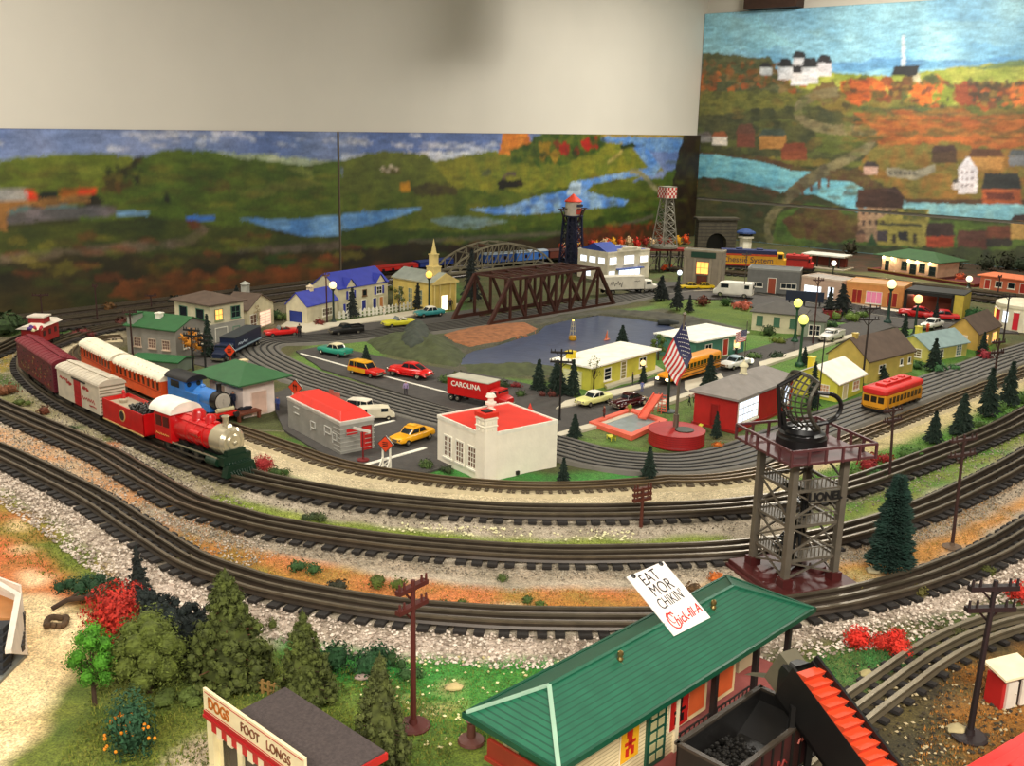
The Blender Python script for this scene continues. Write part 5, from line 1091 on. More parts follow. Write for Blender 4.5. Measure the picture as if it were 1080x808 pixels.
t = house('office_block', 'white two-storey building with blue roof and brightly lit windows', 'building', (640, 297), (684, 292), (612, 291), 267, M((226, 218, 196), .7), 'para', M((60, 84, 160), .5), trim=M((230, 222, 200)),
   wins=[('l', u, .6, .2, .2, (1, 1), dict(pm=LITW)) for u in (.2, .5, .8)]+[('l', .35, .1, .2, .2, (1, 1), dict(pm=LITW)), ('f', .12, .58, .16, .24, (1, 1), dict(pm=LITW)), ('f', .5, .55, .24, .3, (1, 1), dict(pm=LITW)), ('f', .86, .58, .18, .2, (1, 1), dict(pm=LITW)), ('f', .52, .04, .5, .32, (4, 1), dict(pm=LITW, fm=M((110, 130, 180)))), ('f', .1, .1, .14, .24, (1, 1), dict(pm=LITW))])
w, d, h = t['w'], t['d'], t['h']; b = B(); b.box(w*.24, -.005, h, w*.76, .008, h*1.1); b.box(w*.34, -.006, h*1.1, w*.66, .008, h*1.16); mk('cornice', b, M((226, 218, 196), .7), t)
b = B(); b.prism([(.004, h), (d-.004, h), (d*.5, h*1.28)], .004, w*.4, 0, 'x'); mk('roof_gable', b, M((60, 84, 160), .5), t)
b = B(); b.box(w*.2, -.02, h*.38, w*.8, 0, h*.42); mk('canopy', b, M((90, 110, 170)), t)
t = house('bank', 'tall grey stone bank with green sign and glowing orange window', 'building', (719, 303), (760, 306.5), (715, 299), 263, M((150, 140, 124), .8, bump=.3), 'para', M((110, 106, 98)), trim=M((170, 160, 140)), depth=.06,
   wins=[('f', .5, .4, .3, .3, (3, 2), dict(pm=LITO, fm=M((160, 120, 90)))), ('f', .5, .02, .26, .32, (2, 1), dict(pm=M((110, 54, 34)), fm=M((70, 80, 70)), sill=False, name='door'))])
w, d, h = t['w'], t['d'], t['h']; b = B(); b.box(w*.2, -.005, h*.82, w*.82, 0, h*.96); mk('sign', b, M((24, 72, 52)), t, label='dark green sign board')
b = B()
for u in (.06, .3, .7, .94): b.box(u*w-.005, -.004, 0, u*w+.005, 0, h*.8)
mk('pilaster', b, M((160, 150, 132), .8), t)
t = house('store', 'long grey shop with red-brown door beside the back street', 'store', (787, 309), (842, 313), (788, 304), 283, M((122, 122, 118), .8, bump=.3), 'para', M((96, 96, 92)), trim=M((150, 150, 144)), depth=.12,
   wins=[('f', .18, .3, .24, .14, (2, 1), dict(pm=GLASS)), ('f', .48, .04, .14, .62, (1, 1), dict(pm=M((160, 80, 50)), sill=False, name='door')), ('f', .8, .3, .28, .18, (3, 1), dict(pm=GLASS))])
t = house('store', 'pale pink shop with brightly lit windows next to the grey shop', 'store', (844, 313), (886, 319.5), (845, 308), 291, M((208, 180, 160), .8), 'para', M((160, 150, 140)), trim=M((220, 200, 180)), depth=.12,
   wins=[('f', .3, .2, .42, .4, (3, 1), dict(pm=LITW)), ('f', .75, .1, .14, .55, (1, 1), dict(pm=LITW, sill=False, name='door'))])
t = house('store', 'orange tan shop with red doors behind the dark hedge trees', 'store', (891, 320), (951, 326.5), (894, 314), 297, M((214, 152, 92), .8), 'para', M((190, 150, 110)), trim=M((220, 170, 110)), depth=.14,
   wins=[('f', .2, .08, .16, .6, (2, 1), dict(pm=M((160, 40, 30)), fm=M((226, 170, 110)), sill=False, name='door')), ('f', .5, .15, .26, .5, (3, 1), dict(pm=M((180, 110, 130), emit=.5))), ('f', .82, .08, .16, .6, (2, 1), dict(pm=M((160, 40, 30)), fm=M((226, 170, 110)), sill=False, name='door'))])
a, rz, w, d = basis((953, 331), (1014, 338), (958, 325)); h = ht((953, 331), 306); d = .13
t = thing('fire_house', 'dark open-fronted garage with yellow end wall and vehicles inside', 'garage', a, rz)
b = B(); b.box(0, d-.004, 0, w, d, h); b.box(0, 0, 0, .004, d, h); mk('wall', b, M((150, 84, 60)), t); b = B(); b.box(w-.004, 0, 0, w, d, h); b.box(w*.84, -.002, 0, w, .002, h); mk('end_wall', b, M((196, 180, 80)), t, label='yellow end wall')
b = B(); b.box(-.004, -.006, h-.012, w*.84, d, h); b.box(-.004, -.006, 0, .006, .004, h); b.box(w*.8, -.006, 0, w*.84, .002, h); b.box(w*.55, -.006, 0, w*.57, .002, h); mk('front_beam', b, M((26, 28, 24)), t)
b = B(); b.box(0, 0, h, w, d, h+.004); mk('roof', b, M((40, 42, 38)), t)
l = bpy.data.lights.new('garage_bulb', 'POINT'); l.energy = .12; l.color = (1, .6, .4); l.shadow_soft_size = .01; o = bpy.data.objects.new('garage_bulb', l); COL.objects.link(o); o.location = a+Vector((w*.4, d*.5+.03, h*.8))
t = house('railway_station', 'cream station with wide green hipped roof and glowing lamps at the back', 'building', (929, 287), (987, 296), (921, 284), 271.5, M((226, 190, 160), .7), 'hip', M((58, 92, 54), .7), ov=.03, rise=.5, th=.002, depth=.16, z0=.012,
   wins=[('f', .42, .25, .09, .5, (2, 3), dict(fm=M((50, 60, 50)))), ('f', .58, .04, .1, .6, (1, 2), dict(fm=M((50, 60, 50)), sill=False, name='door')), ('f', .74, .25, .09, .5, (2, 3), dict(fm=M((50, 60, 50)))), ('f', .92, .15, .1, .5, (1, 2), dict(fm=M((50, 60, 50)))), ('f', .1, .04, .06, .6, (1, 2), dict(fm=M((50, 60, 50)), sill=False, name='door')), ('f', .25, .04, .001, .001)]+[])
w, d, h = t['w'], t['d'], t['h']
for i, u in enumerate((.04, .2, .5, .66, .88)):
 b = B(); b.lathe([(.005, 0), (.006, .004), (.003, .009), (1e-4, .010)], 8, 0, (u*w, -.008, h-.014)); mk('porch_lamp', b, M((255, 240, 190), emit=9), t)
 l = bpy.data.lights.new('porch_bulb', 'POINT'); l.energy = .035; l.color = (1, .86, .6); l.shadow_soft_size = .004; o = bpy.data.objects.new('porch_bulb', l); COL.objects.link(o); o.parent = t; o.location = (u*w, -.016, h-.012)
t2 = thing('station_platform', 'dark red brick platform under the green-roofed back station', 'platform', g(915, 288), t.rotation_euler.z)
b = B(); a_ = t.matrix_basis.inverted() @ g(910, 288); b.box(-.06, -.022, 0, w+.2, .2, .012); mk('deck', b, M((110, 40, 36), .8, stripe=(0, .008, (80, 30, 28), .2)), t2); b = B(); b.box(-.062, -.024, .0105, w+.202, -.020, .0135); mk('edge', b, M((150, 120, 60)), t2)
t2.location = t.location; t2.location.z = 0
t = house('motel', 'long salmon pink motel with red doors at the right edge', 'building', (1033, 304), (1100, 313), (1036, 299), 290.5, M((206, 120, 90), .8), 'flat', M((220, 130, 90)), ov=.012, th=.004, depth=.13,
   wins=[('f', .12, .05, .08, .7, (1, 1), dict(pm=M((180, 60, 50)), sill=False, name='door')), ('f', .3, .3, .1, .4, (1, 1), {}), ('f', .5, .3, .1, .4, (1, 1), {}), ('f', .68, .05, .08, .7, (1, 1), dict(pm=M((180, 60, 50)), sill=False, name='door')), ('f', .86, .3, .1, .4, (1, 1), {})])
t = house('stucco_house', 'cream house with dark grey hipped roof and round green shutters near the lamp posts', 'house', (792, 348), (845, 353), (790, 341), 328.5, M((210, 202, 172), .7), 'hip', M((92, 88, 82), .8), ov=.008, rise=.5, th=.002, depth=.13,
   wins=[('f', u, .35, .10, .42, (1, 1), dict(fm=M((80, 120, 96)), pm=M((80, 120, 96)))) for u in (.16, .5, .82)])
house('annex', 'low annex with white paned window beside the cream house with green shutters', 'house', (846, 356), (868, 358), (846, 348), 338, M((150, 160, 140), .7), 'hip', M((92, 88, 82), .8), ov=.006, rise=.4, th=.002, depth=.11, wins=[('f', .55, .2, .5, .55, (3, 2), {})])
t = thing('platform_canopy', 'long white canopy on posts at the back, beside the red engine', 'shelter', g(848, 281), basis((848, 281), (886, 285))[1])
b = B(); w = (g(886, 285)-g(848, 281)).length; h = ht((848, 281), 268); b.box(-.01, -.02, h, w+.02, .1, h+.006); mk('roof', b, M((200, 196, 186)), t)
for x in (.02, w*.35, w*.68, w-.01): b = B(); b.box(x-.003, 0, 0, x+.003, .006, h); mk('post', b, DARK, t)
b = B(); b.box(.01, .06, 0, w, .09, h*.8); mk('kiosk', b, M((120, 50, 36)), t); b = B(); b.box(-.02, -.03, 0, w+.03, .1, .006); mk('deck', b, M((190, 180, 160)), t)
a, rz, w, d = basis((735, 268), (775, 268)); h = ht((735, 268), 232)
t = thing('tunnel_portal', 'dark stone tunnel portal with round arch at the back wall', 'tunnel portal', a, rz)
b = B(); N_ = 14; ar = [(w*.5+w*.26*math.cos(PI-PI*i/N_), h*.30+w*.26*math.sin(PI-PI*i/N_)) for i in range(N_+1)]
vs = []; b2 = []
outer = [(0, 0), (0, h), (w, h), (w, 0)]
poly = [(0, 0), (0, h)]+[]
b.box(0, 0, 0, w*.24, .05, h); b.box(w*.76, 0, 0, w, .05, h)
for i in range(N_):
 (xa, za), (xb, zb) = ar[i], ar[i+1]; b.add([(xa, 0, za), (xb, 0, zb), (xb, 0, h), (xa, 0, h), (xa, .05, za), (xb, .05, zb), (xb, .05, h), (xa, .05, h)], [(0, 1, 2, 3), (7, 6, 5, 4), (0, 4, 5, 1), (3, 2, 6, 7)])
b.box(-.01, -.006, h, w+.01, .06, h+.012); b.box(w*.24, .045, 0, w*.76, .05, h*.7, 1)
mk('masonry', b, [M((78, 72, 58), .9, var=.3, stripe=(2, .018, (44, 40, 34), .16), bump=.6), M((10, 10, 10))], t)
a = g(785, 268); t = thing('control_tower', 'white control tower with blue roof by the tunnel portal', 'tower', a, .3); h = ht((785, 268), 246)
b = B(); b.lathe([(.034, 0), (.034, h*.75), (.044, h*.78), (.044, h*.86), (.036, h*.87), (.036, h)], 8); mk('wall', b, M((220, 214, 196)), t); b = B(); b.lathe([(.052, h), (.052, h+.008), (.02, h+.022), (1e-4, h+.026)], 8); mk('roof', b, M((62, 84, 130)), t)
b = B(); b.lathe([(.0365, h*.88), (.0365, h*.98)], 8); mk('window', b, GLASS, t)
a, rz, w, _ = basis((684, 287), (719, 287)); h = ht((684, 287), 265)
t = thing('trestle', 'small black steel trestle with red deck under the tall beacon', 'trestle', a, rz)
b = B(); b.box(-.02, 0, h, w+.02, .07, h+.010); mk('deck', b, M((140, 40, 30)), t)
for x in (0, w*.33, w*.66, w):
 b = B(); b.bar((x, .01, 0), (x, .01, h), .006); b.bar((x, .06, 0), (x, .06, h), .006); b.bar((x, .01, 0), (x, .06, h), .003); mk('leg', b, M((50, 44, 40)), t)
b = B()
for i in range(3): x = w*i/3; b.bar((x, .01, h*.1), (x+w/3, .01, h*.95), .0035); b.bar((x, .01, h*.95), (x+w/3, .01, h*.1), .0035)
mk('brace', b, M((120, 116, 104)), t)
b = B(); b.add([(-.03, 0, .0), (.03, 0, 0), (.03, .06, 0), (-.03, .06, 0), (-.02, .03, .022), (.02, .03, .022)], [(0, 1, 5, 4), (1, 2, 5), (2, 3, 4, 5), (3, 0, 4)]); o = mk('tent', b, M((220, 90, 30), .6), label='small orange tent under the trestle', cat='tent'); q = g(706, 286); o.location = (q.x, q.y, .004); o.rotation_euler = (0, 0, rz)
# ================================================================ trains, bridges, towers
RT = .0175
def near(C, px, py):
 q = g(px, py); return min(range(len(C)), key=lambda i: (C[i]-q).length)
def posed(C, a, c):
 i, j = near(C, *a), near(C, *c); p, q = C[i], C[j]; d = q-p
 return (p+q)/2, math.atan2(d.y, d.x), d.length
def bogie(root, x, w, r=.0085, m=DARK, n=2, sp=.022):
 b = B()
 for s in (-1, 1): b.box(x-sp*.9, s*w*.8-.0015, RT+.003, x+sp*.9, s*w*.8+.0015, RT+.011)
 b.box(x-.006, -w*.8, RT+.006, x+.006, w*.8, RT+.012); mk('bogie', b, m, root)
 for k in range(n):
  xx = x+(k-(n-1)/2)*sp*1.1
  for s in (-1, 1):
   b = B(); b.cyl((xx, s*.0215-.002, RT+r), (xx, s*.0215+.002, RT+r), r, n=14); b.cyl((xx, s*.0215-.0025*s, RT+r), (xx, s*.0245, RT+r), r*.4, n=8); mk('wheel', b, M((54, 50, 48), .4, .5), root)
def coupler(root, L, m=DARK):
 for s in (-1, 1): b = B(); b.box(s*L/2-.004, -.003, RT+.008, s*L/2+.008, .003, RT+.013); mk('coupler', b, m, root)
TG = 'cars of the trains on the layout'
def boxcar(label, C, a, c, W_=.056, Hh=.062, body=RED, roofm=None, door=None, ribs=True, name='boxcar', lettering=None, arc=0, endm=None, L=None, extra=None):
 p, rz, LL = posed(C, a, c); L = L or LL*.97
 t = thing(name, label, 'train car', (p.x, p.y, 0), rz, TG); z0 = RT+.015; w = W_/2; t['L'] = L
 b = B(); b.box(-L/2, -w, z0, L/2, w, z0+Hh)
 mk('body', b, body, t, bevel=.0008)
 if ribs:
  for s in (-1, 1):
   b = B()
   for k in range(9): z = z0+Hh*(k+.7)/9.4; b.box(s*(L/2)-.0012, -w*.94, z, s*(L/2)+.0012, w*.94, z+.0022)
   mk('end_rib', b, endm or body, t)
 b = B(); r = []
 N_ = 10
 hr = .012 if not arc else arc
 prof = [(-w-.002, z0+Hh-.001)]+[(-(w+.002)*math.cos(PI*i/N_), z0+Hh+hr*math.sin(PI*i/N_)) for i in range(N_+1)]+[(w+.002, z0+Hh-.001)]
 b.prism([(y, z) for y, z in prof], -L/2-.003, L/2+.003, 0, 'x')
 if not arc:
  for k in range(13): x = -L/2+L*(k+.5)/13; b.prism([(y*1.005, z+.0008) for y, z in prof], x-.0008, x+.0008, 0, 'x')
  b.box(-L/2, -.005, z0+Hh+hr, L/2, .005, z0+Hh+hr+.0025)
 mk('roof', b, roofm or body, t)
 b = B(); b.box(-L/2*.98, -w*.6, z0-.006, L/2*.98, w*.6, z0); b.box(-L*.1, -w*.9, z0-.010, L*.1, w*.9, z0-.004); mk('underframe', b, DARK, t)
 if door:
  for s in (-1, 1):
   b = B(); b.box(-L*.075, s*w-.0012, z0+.001, L*.075, s*w+.0018, z0+Hh*.88)
   for k in range(4): b.box(-L*.075, s*w-.0022*(s < 0), z0+Hh*(.1+.2*k), L*.075, s*w+.0022*(s > 0), z0+Hh*(.1+.2*k)+.0012)
   mk('door', b, door, t); b = B(); b.box(-L*.12, s*w-.002, z0+Hh*.88, L*.2, s*w+.003, z0+Hh*.93); mk('door_rail', b, DARK, t)
 bogie(t, -L*.33, w); bogie(t, L*.33, w); coupler(t, L)
 if lettering:
  for k_, (u, v, ln, sz, m_) in enumerate(lettering): scribble(t, frame((u*L, -w-.0004, z0+Hh*v), (1, 0, 0), (0, 0, 1)), ln*L, sz, m_, k_+3, 12, .0007)
 return t
p, rz, L = posed(C3, (170, 475), (256, 507))
t = thing('steam_locomotive', 'red steam locomotive with silver smokebox, white cab roof and dark green pilot', 'locomotive', (p.x, p.y, 0), rz, None)
RR = M((206, 30, 34), .3, coat=.4); GREEND = M((26, 58, 40), .45); SIL = M((206, 196, 170), .25, .55)
zc = RT+.052; R_b = .0255
def xcyl(b, x0, x1, r0, r1=None, z=zc, m=0, n=24, y=0): b.cyl((x0, y, z), (x1, y, z), r0, r1, n, m)
b = B(); xcyl(b, -L*.20, L*.27, R_b*1.06, R_b)
for x in (-.12, -.02, .08, .18): xcyl(b, x*L-.001, x*L+.0012, R_b*1.065)
mk('boiler', b, RR, t, smooth=True)
b = B(); xcyl(b, L*.27, L*.40, R_b*1.08); xcyl(b, L*.40, L*.425, R_b*1.08, R_b*.86); xcyl(b, L*.425, L*.435, R_b*.62, R_b*.5); b.ball((L*.435, 0, zc), .005, 10)
for k in range(14): a = k*PI/7; b.ball((L*.417, math.cos(a)*R_b*.96, zc+math.sin(a)*R_b*.96), .0013, 6)
mk('smokebox', b, SIL, t, smooth=True)
b = B(); b.lathe([(.0075, 0), (.0065, .004), (.006, .016), (.008, .020), (.007, .021), (.005, .021)], 16, 0, (L*.34, 0, zc+R_b*.98)); mk('chimney', b, SIL, t, smooth=True)
b = B(); b.cyl((L*.36, 0, zc+R_b*1.1), (L*.385, 0, zc+R_b*1.1), .006, n=14); b.cyl((L*.385, 0, zc+R_b*1.1), (L*.387, 0, zc+R_b*1.1), .0045, n=14, m=1); mk('headlight', b, [SIL, LIT], t)
for x, r_, h_ in ((.16, .010, .017), (.02, .013, .021)):
 b = B(); b.lathe([(r_*1.15, 0), (r_, .004), (r_, h_*.6), (r_*.7, h_*.9), (1e-4, h_)], 18, 0, (x*L, 0, zc+R_b*.93)); mk('dome', b, RR, t, smooth=True)
b = B(); b.box(-L*.12, -.006, zc+R_b*.9, L*.24, .006, zc+R_b*1.1); b.tube([(-L*.16, -R_b*.7, zc+R_b*.85), (0, -R_b*.72, zc+R_b*.82), (L*.25, -R_b*.7, zc+R_b*.8)], .0016, 6)
for s in (-1, 1): b.cyl((L*.05, s*R_b*.95, zc+R_b*.2), (L*.16, s*R_b*.95, zc+R_b*.2), .006, n=12)
mk('piping', b, RR, t)
b = B(); w = .031; b.box(-L*.38, -w, RT+.022, -L*.17, w, RT+.082); mk('cab', b, RR, t, bevel=.001)
for s in (-1, 1):
 for x in (-.35, -.26): b = B(); b.box(L*x, s*w-.0012, RT+.052, L*(x+.07), s*w+.0012, RT+.072); mk('cab_window', b, M((90, 18, 20), .3), t)
b = B(); prof = [((w+.004)*math.cos(PI*i/12), RT+.080+.020*math.sin(PI*i/12)) for i in range(13)]; b.prism(prof, -L*.42, -L*.14, 0, 'x'); mk('cab_roof', b, M((240, 236, 222), .5), t, smooth=True, label='white arched cab roof')
b = B(); b.box(-L*.36, -.029, RT+.021, L*.40, .029, RT+.024); b.box(-L*.36, -.030, RT+.0235, L*.40, -.0285, RT+.0262, 1); b.box(-L*.36, .0285, RT+.0235, L*.40, .030, RT+.0262, 1); mk('running_board', b, [GREEND, SIL], t)
b = B(); b.box(-L*.36, -.014, RT+.008, L*.40, .014, RT+.030); mk('frame', b, BLACK, t)
for s in (-1, 1):
 b = B(); b.cyl((L*.26, s*.026, RT+.016), (L*.38, s*.026, RT+.016), .009, n=14); mk('cylinder', b, GREEND, t)
 for x in (-.24, -.06, .12):
  b = B(); b.cyl((x*L, s*.0205, RT+.017), (x*L, s*.0255, RT+.017), .017, n=20); b.cyl((x*L, s*.0255, RT+.017), (x*L, s*.0285, RT+.017), .005, n=10, m=1); mk('driving_wheel', b, [BLACK, STEEL], t)
 b = B(); b.bar((-L*.24, s*.029, RT+.012), (L*.12, s*.029, RT+.012), .002, h=.004); b.bar((L*.12, s*.030, RT+.012), (L*.30, s*.030, RT+.016), .002, h=.003); mk('side_rod', b, STEEL, t)
b = B(); b.box(L*.38, -.030, RT+.012, L*.46, .030, RT+.030); b.prism([(-.028, RT+.016), (.028, RT+.016), (.034, RT-.006), (-.034, RT-.006)], L*.44, L*.50, 0, 'x')
for k in range(-4, 5): b.bar((L*.46, k*.0065, RT+.018), (L*.53, k*.005, RT-.008), .0022)
b.box(L*.40, -.020, RT+.030, L*.45, .020, RT+.040); mk('pilot', b, GREEND, t)
scribble(t, frame((-L*.275, -w-.0014, RT+.036), (1, 0, 0), (0, 0, 1)), L*.17, .005, M((226, 190, 110)), 2, 12, .0005); scribble(t, frame((L*.03, -R_b*1.0, zc), (1, 0, 0), (0, 0, 1)), L*.3, .005, M((226, 190, 110)), 4, 22, .0005)
LT = t
p, rz, L = posed(C3, (125, 453), (168, 474)); L *= .97
t = thing('tender', 'red coal tender with grey deck and round dark emblem behind the red locomotive', 'train car', (p.x, p.y, 0), rz, TG); z0 = RT+.014; w = .029
b = B(); b.box(-L/2, -w, z0, L/2, w, z0+.003); b.box(-L/2, -w, z0, L/2, -w+.002, z0+.044); b.box(-L/2, w-.002, z0, L/2, w, z0+.044); b.box(-L/2, -w, z0, -L/2+.002, w, z0+.044); b.box(L/2-.002, -w, z0, L/2, w, z0+.044); mk('body', b, RR, t)
b = B(); b.box(-L/2+.002, -w+.002, z0+.003, L*.1, w-.002, z0+.036); b.lathe([(.008, 0), (.008, .006), (1e-4, .008)], 12, 0, (-L*.3, 0, z0+.036)); mk('water_deck', b, M((170, 158, 136), .5), t)
rd = random.Random(5); b = B(); b.box(L*.1, -w+.004, z0+.02, L/2-.004, w-.004, z0+.038)
for k in range(260): b.ball((rd.uniform(L*.1, L*.46), rd.uniform(-w*.8, w*.8), z0+.038+rd.uniform(0, .012)), rd.uniform(.0018, .004), 5)
mk('coal', b, M((52, 50, 44), .5, var=.4), t)
b = B()
for s in (-1, 1): b.cyl((0, s*w, z0+.024), (0, s*(w+.0012), z0+.024), .0125, n=24); b.cyl((0, s*w, z0+.024), (0, s*(w+.0018), z0+.024), .0095, n=20, m=1)
mk('emblem', b, [M((200, 170, 110)), M((50, 44, 40))], t)
b = B(); b.box(-L/2, -w-.0015, z0-.001, L/2, -w, z0+.0015); b.box(-L/2, w, z0-.001, L/2, w+.0015, z0+.0015); mk('sill', b, M((210, 180, 120)), t)
b = B(); b.box(-L*.48, -.012, z0-.006, L*.48, .012, z0); mk('underframe', b, DARK, t); bogie(t, -L*.3, w); bogie(t, L*.3, w); coupler(t, L)
b = B(); b.lathe([(.003, 0), (.004, .005), (.003, .012), (.0045, .016), (1e-4, .022)], 8); o = mk('ornament', b, M((210, 50, 50)), label='tiny red figure standing on the tender corner', cat='ornament'); q = Vector((p.x, p.y, 0))+Matrix.Rotation(rz, 3, 'Z') @ Vector((-L*.42, w*.4, 0)); o.location = (q.x, q.y, z0+.036)
CRD = M((168, 50, 44)); TANW = M((214, 204, 184), .6)
boxcar('white boxcar with red sliding door and red script lettering, coupled behind the tender', C3, (75, 429), (123, 452), .058, .064, TANW, M((196, 186, 168), .6), M((176, 26, 34), .5), lettering=[(-.33, .74, .2, .010, CRD), (-.2, .66, .12, .012, CRD), (.20, .72, .14, .010, CRD), (.24, .36, .3, .011, CRD), (.34, .2, .16, .006, CRD)], endm=M((150, 142, 120)))
t = boxcar('maroon boxcar with dark painted side behind the white boxcar', C3, (33, 398), (73, 428), .058, .066, M((110, 30, 52), .5), M((124, 32, 48), .5))
b = B(); L = t['L']; rd = random.Random(9)
for k in range(120):
 x = rd.uniform(-L*.45, L*.45); z = RT+.02+rd.uniform(0, .05); s = rd.uniform(.002, .006); b.box(x, -.0296, z, x+s, -.0288, z+s*.8, k % 4)
mk('side_picture', b, [M((60, 70, 40)), M((170, 50, 40)), M((160, 140, 90)), M((40, 30, 40))], t)
p, rz, L = posed(C3, (62, 364), (38, 374));
def caboose(label, p, rz, L, body, roofm, z=0, s=1.):
 t = thing('caboose', label, 'train car', (p.x, p.y, z), rz, TG, s=s); z0 = RT+.014; w = .027
 b = B(); b.box(-L*.36, -w, z0, L*.36, w, z0+.044); mk('body', b, body, t, bevel=.0008)
 b = B(); b.prism([(-w-.004, z0+.043), (w+.004, z0+.043), (w*.5, z0+.051), (-w*.5, z0+.051)], -L*.5, L*.5, 0, 'x'); mk('roof', b, roofm, t)
 b = B(); b.box(-L*.12, -w*.8, z0+.05, L*.12, w*.8, z0+.066); mk('cupola', b, body, t); b = B(); b.box(-L*.15, -w*.92, z0+.066, L*.15, w*.92, z0+.070); mk('cupola_roof', b, roofm, t)
 for s in (-1, 1):
  for x in (-.22, 0, .22): b = B(); b.box(x*L-.006, s*w-.001, z0+.018, x*L+.006, s*w+.001, z0+.032); mk('window', b, M((60, 30, 26)), t)
  b = B(); b.box(s*L*.36, -w, z0, s*L*.5, w, z0+.003)
  for y in (-w, w, 0): b.bar((s*L*.48, y, z0), (s*L*.48, y, z0+.02), .0012)
  b.bar((s*L*.48, -w, z0+.02), (s*L*.48, w, z0+.02), .0012); mk('platform', b, BLACK, t)
 b = B(); b.box(-L*.45, -.012, z0-.006, L*.45, .012, z0); mk('underframe', b, DARK, t); bogie(t, -L*.28, w); bogie(t, L*.28, w); return t
L = .15; i = near(C3, 46, 370); d = C3[i+3]-C3[i-3]
caboose('red caboose with snow-white roof turning the bend at the far left', C3[i], math.atan2(d.y, d.x), L, M((156, 32, 34), .5), M((214, 204, 190), .6))
b = B(); rd = random.Random(2)
for k in range(12): b.ball((rd.uniform(-.014, .014), rd.uniform(-.012, .012), .003+rd.uniform(0, .009)), .0045, 7, k % 3)
i = near(C3, 33, 396); o = mk('bouquet', b, [M((220, 210, 170)), M((90, 60, 130)), M((180, 40, 60))], label='little bouquet of pale flowers on the end of the maroon boxcar roof', cat='ornament'); o.location = (C3[i].x+.012, C3[i].y+.02, RT+.094)
p, rz, L = posed(C4, (184, 433), (246, 456))
t = thing('tank_engine', 'blue tank locomotive with black cab roof and plain grey smokebox door', 'locomotive', (p.x, p.y, .001), rz, None, .9); BL = M((66, 132, 200), .35, coat=.3); zc = RT+.048; w = .026
b = B(); b.box(-L*.45, -w, RT+.018, L*.12, w, RT+.058); b.box(-L*.45, -w*.98, RT+.05, -L*.12, w*.98, RT+.082); mk('body', b, BL, t, bevel=.0015)
b = B(); b.cyl((L*.0, 0, zc), (L*.30, 0, zc), .0225, n=24); b.ball((L*.05, 0, zc+.022), .0075, 12); mk('boiler', b, BL, t, smooth=True)
b = B(); b.cyl((L*.30, 0, zc), (L*.40, 0, zc), .0235, n=24); b.lathe([(.0075, 0), (.006, .005), (.006, .018), (.008, .022), (.007, .023)], 14, 0, (L*.34, 0, zc+.021)); mk('smokebox', b, BLACK, t, smooth=True)
b = B(); b.cyl((L*.40, 0, zc), (L*.412, 0, zc), .0185, .017, n=24); b.cyl((L*.412, 0, zc), (L*.42, 0, zc), .003, n=8); b.bar((L*.418, 0, zc-.008), (L*.418, 0, zc+.008), .0016); b.cyl((L*.400, 0, zc), (L*.405, 0, zc), .0205, n=24); mk('smokebox_door', b, M((176, 170, 160), .5), t)
b = B(); prof = [((w+.003)*math.cos(PI*i/10), RT+.080+.014*math.sin(PI*i/10)) for i in range(11)]; b.prism(prof, -L*.48, -L*.06, 0, 'x'); mk('cab_roof', b, M((34, 34, 36), .5), t, smooth=True)
b = B()
for y in (-.013, .013): b.cyl((-L*.12, y, RT+.070), (-L*.115, y, RT+.070), .006, n=14)
for s in (-1, 1): b.box(-L*.38, s*w-.0005, RT+.060, -L*.22, s*w+.0005, RT+.076)
mk('cab_window', b, M((50, 60, 60), .2), t)
b = B(); b.box(L*.12, -w*.85, RT+.018, L*.28, w*.85, RT+.040); mk('front_tank', b, BL, t, bevel=.003)
b = B(); b.box(-L*.5, -w*1.02, RT+.014, -L*.46, w*1.02, RT+.024); mk('buffer_beam', b, M((214, 40, 34), .4), t); b = B(); b.box(L*.40, -w*1.05, RT+.014, L*.47, w*1.05, RT+.024); mk('buffer_beam', b, M((214, 40, 34), .4), t)
for s in (-1, 1): b = B(); b.cyl((L*.47, s*w*.72, RT+.019), (L*.51, s*w*.72, RT+.019), .004, n=10); b.cyl((L*.51, s*w*.72, RT+.019), (L*.52, s*w*.72, RT+.019), .007, n=12); mk('buffer', b, DARK, t)
b = B(); b.box(-L*.46, -w*1.02, RT+.015, L*.42, w*1.02, RT+.018); b.cyl((L*.43, -w*.9, RT+.030), (L*.43, w*.9, RT+.030), .0055, n=12, m=1); mk('running_board', b, [BLACK, M((190, 184, 150))], t)
b = B(); b.box(-L*.44, -.012, RT+.006, L*.4, .012, RT+.016); mk('frame', b, BLACK, t)
for s in (-1, 1):
 for x in (-.28, -.04, .20): b = B(); b.cyl((x*L, s*.0145-.002, RT-.004+.011), (x*L, s*.0145+.003, RT-.004+.011), .011, n=16); mk('wheel', b, M((60, 110, 180), .4), t)
OR = M((214, 92, 30), .5); LR = M((226, 218, 196), .6)
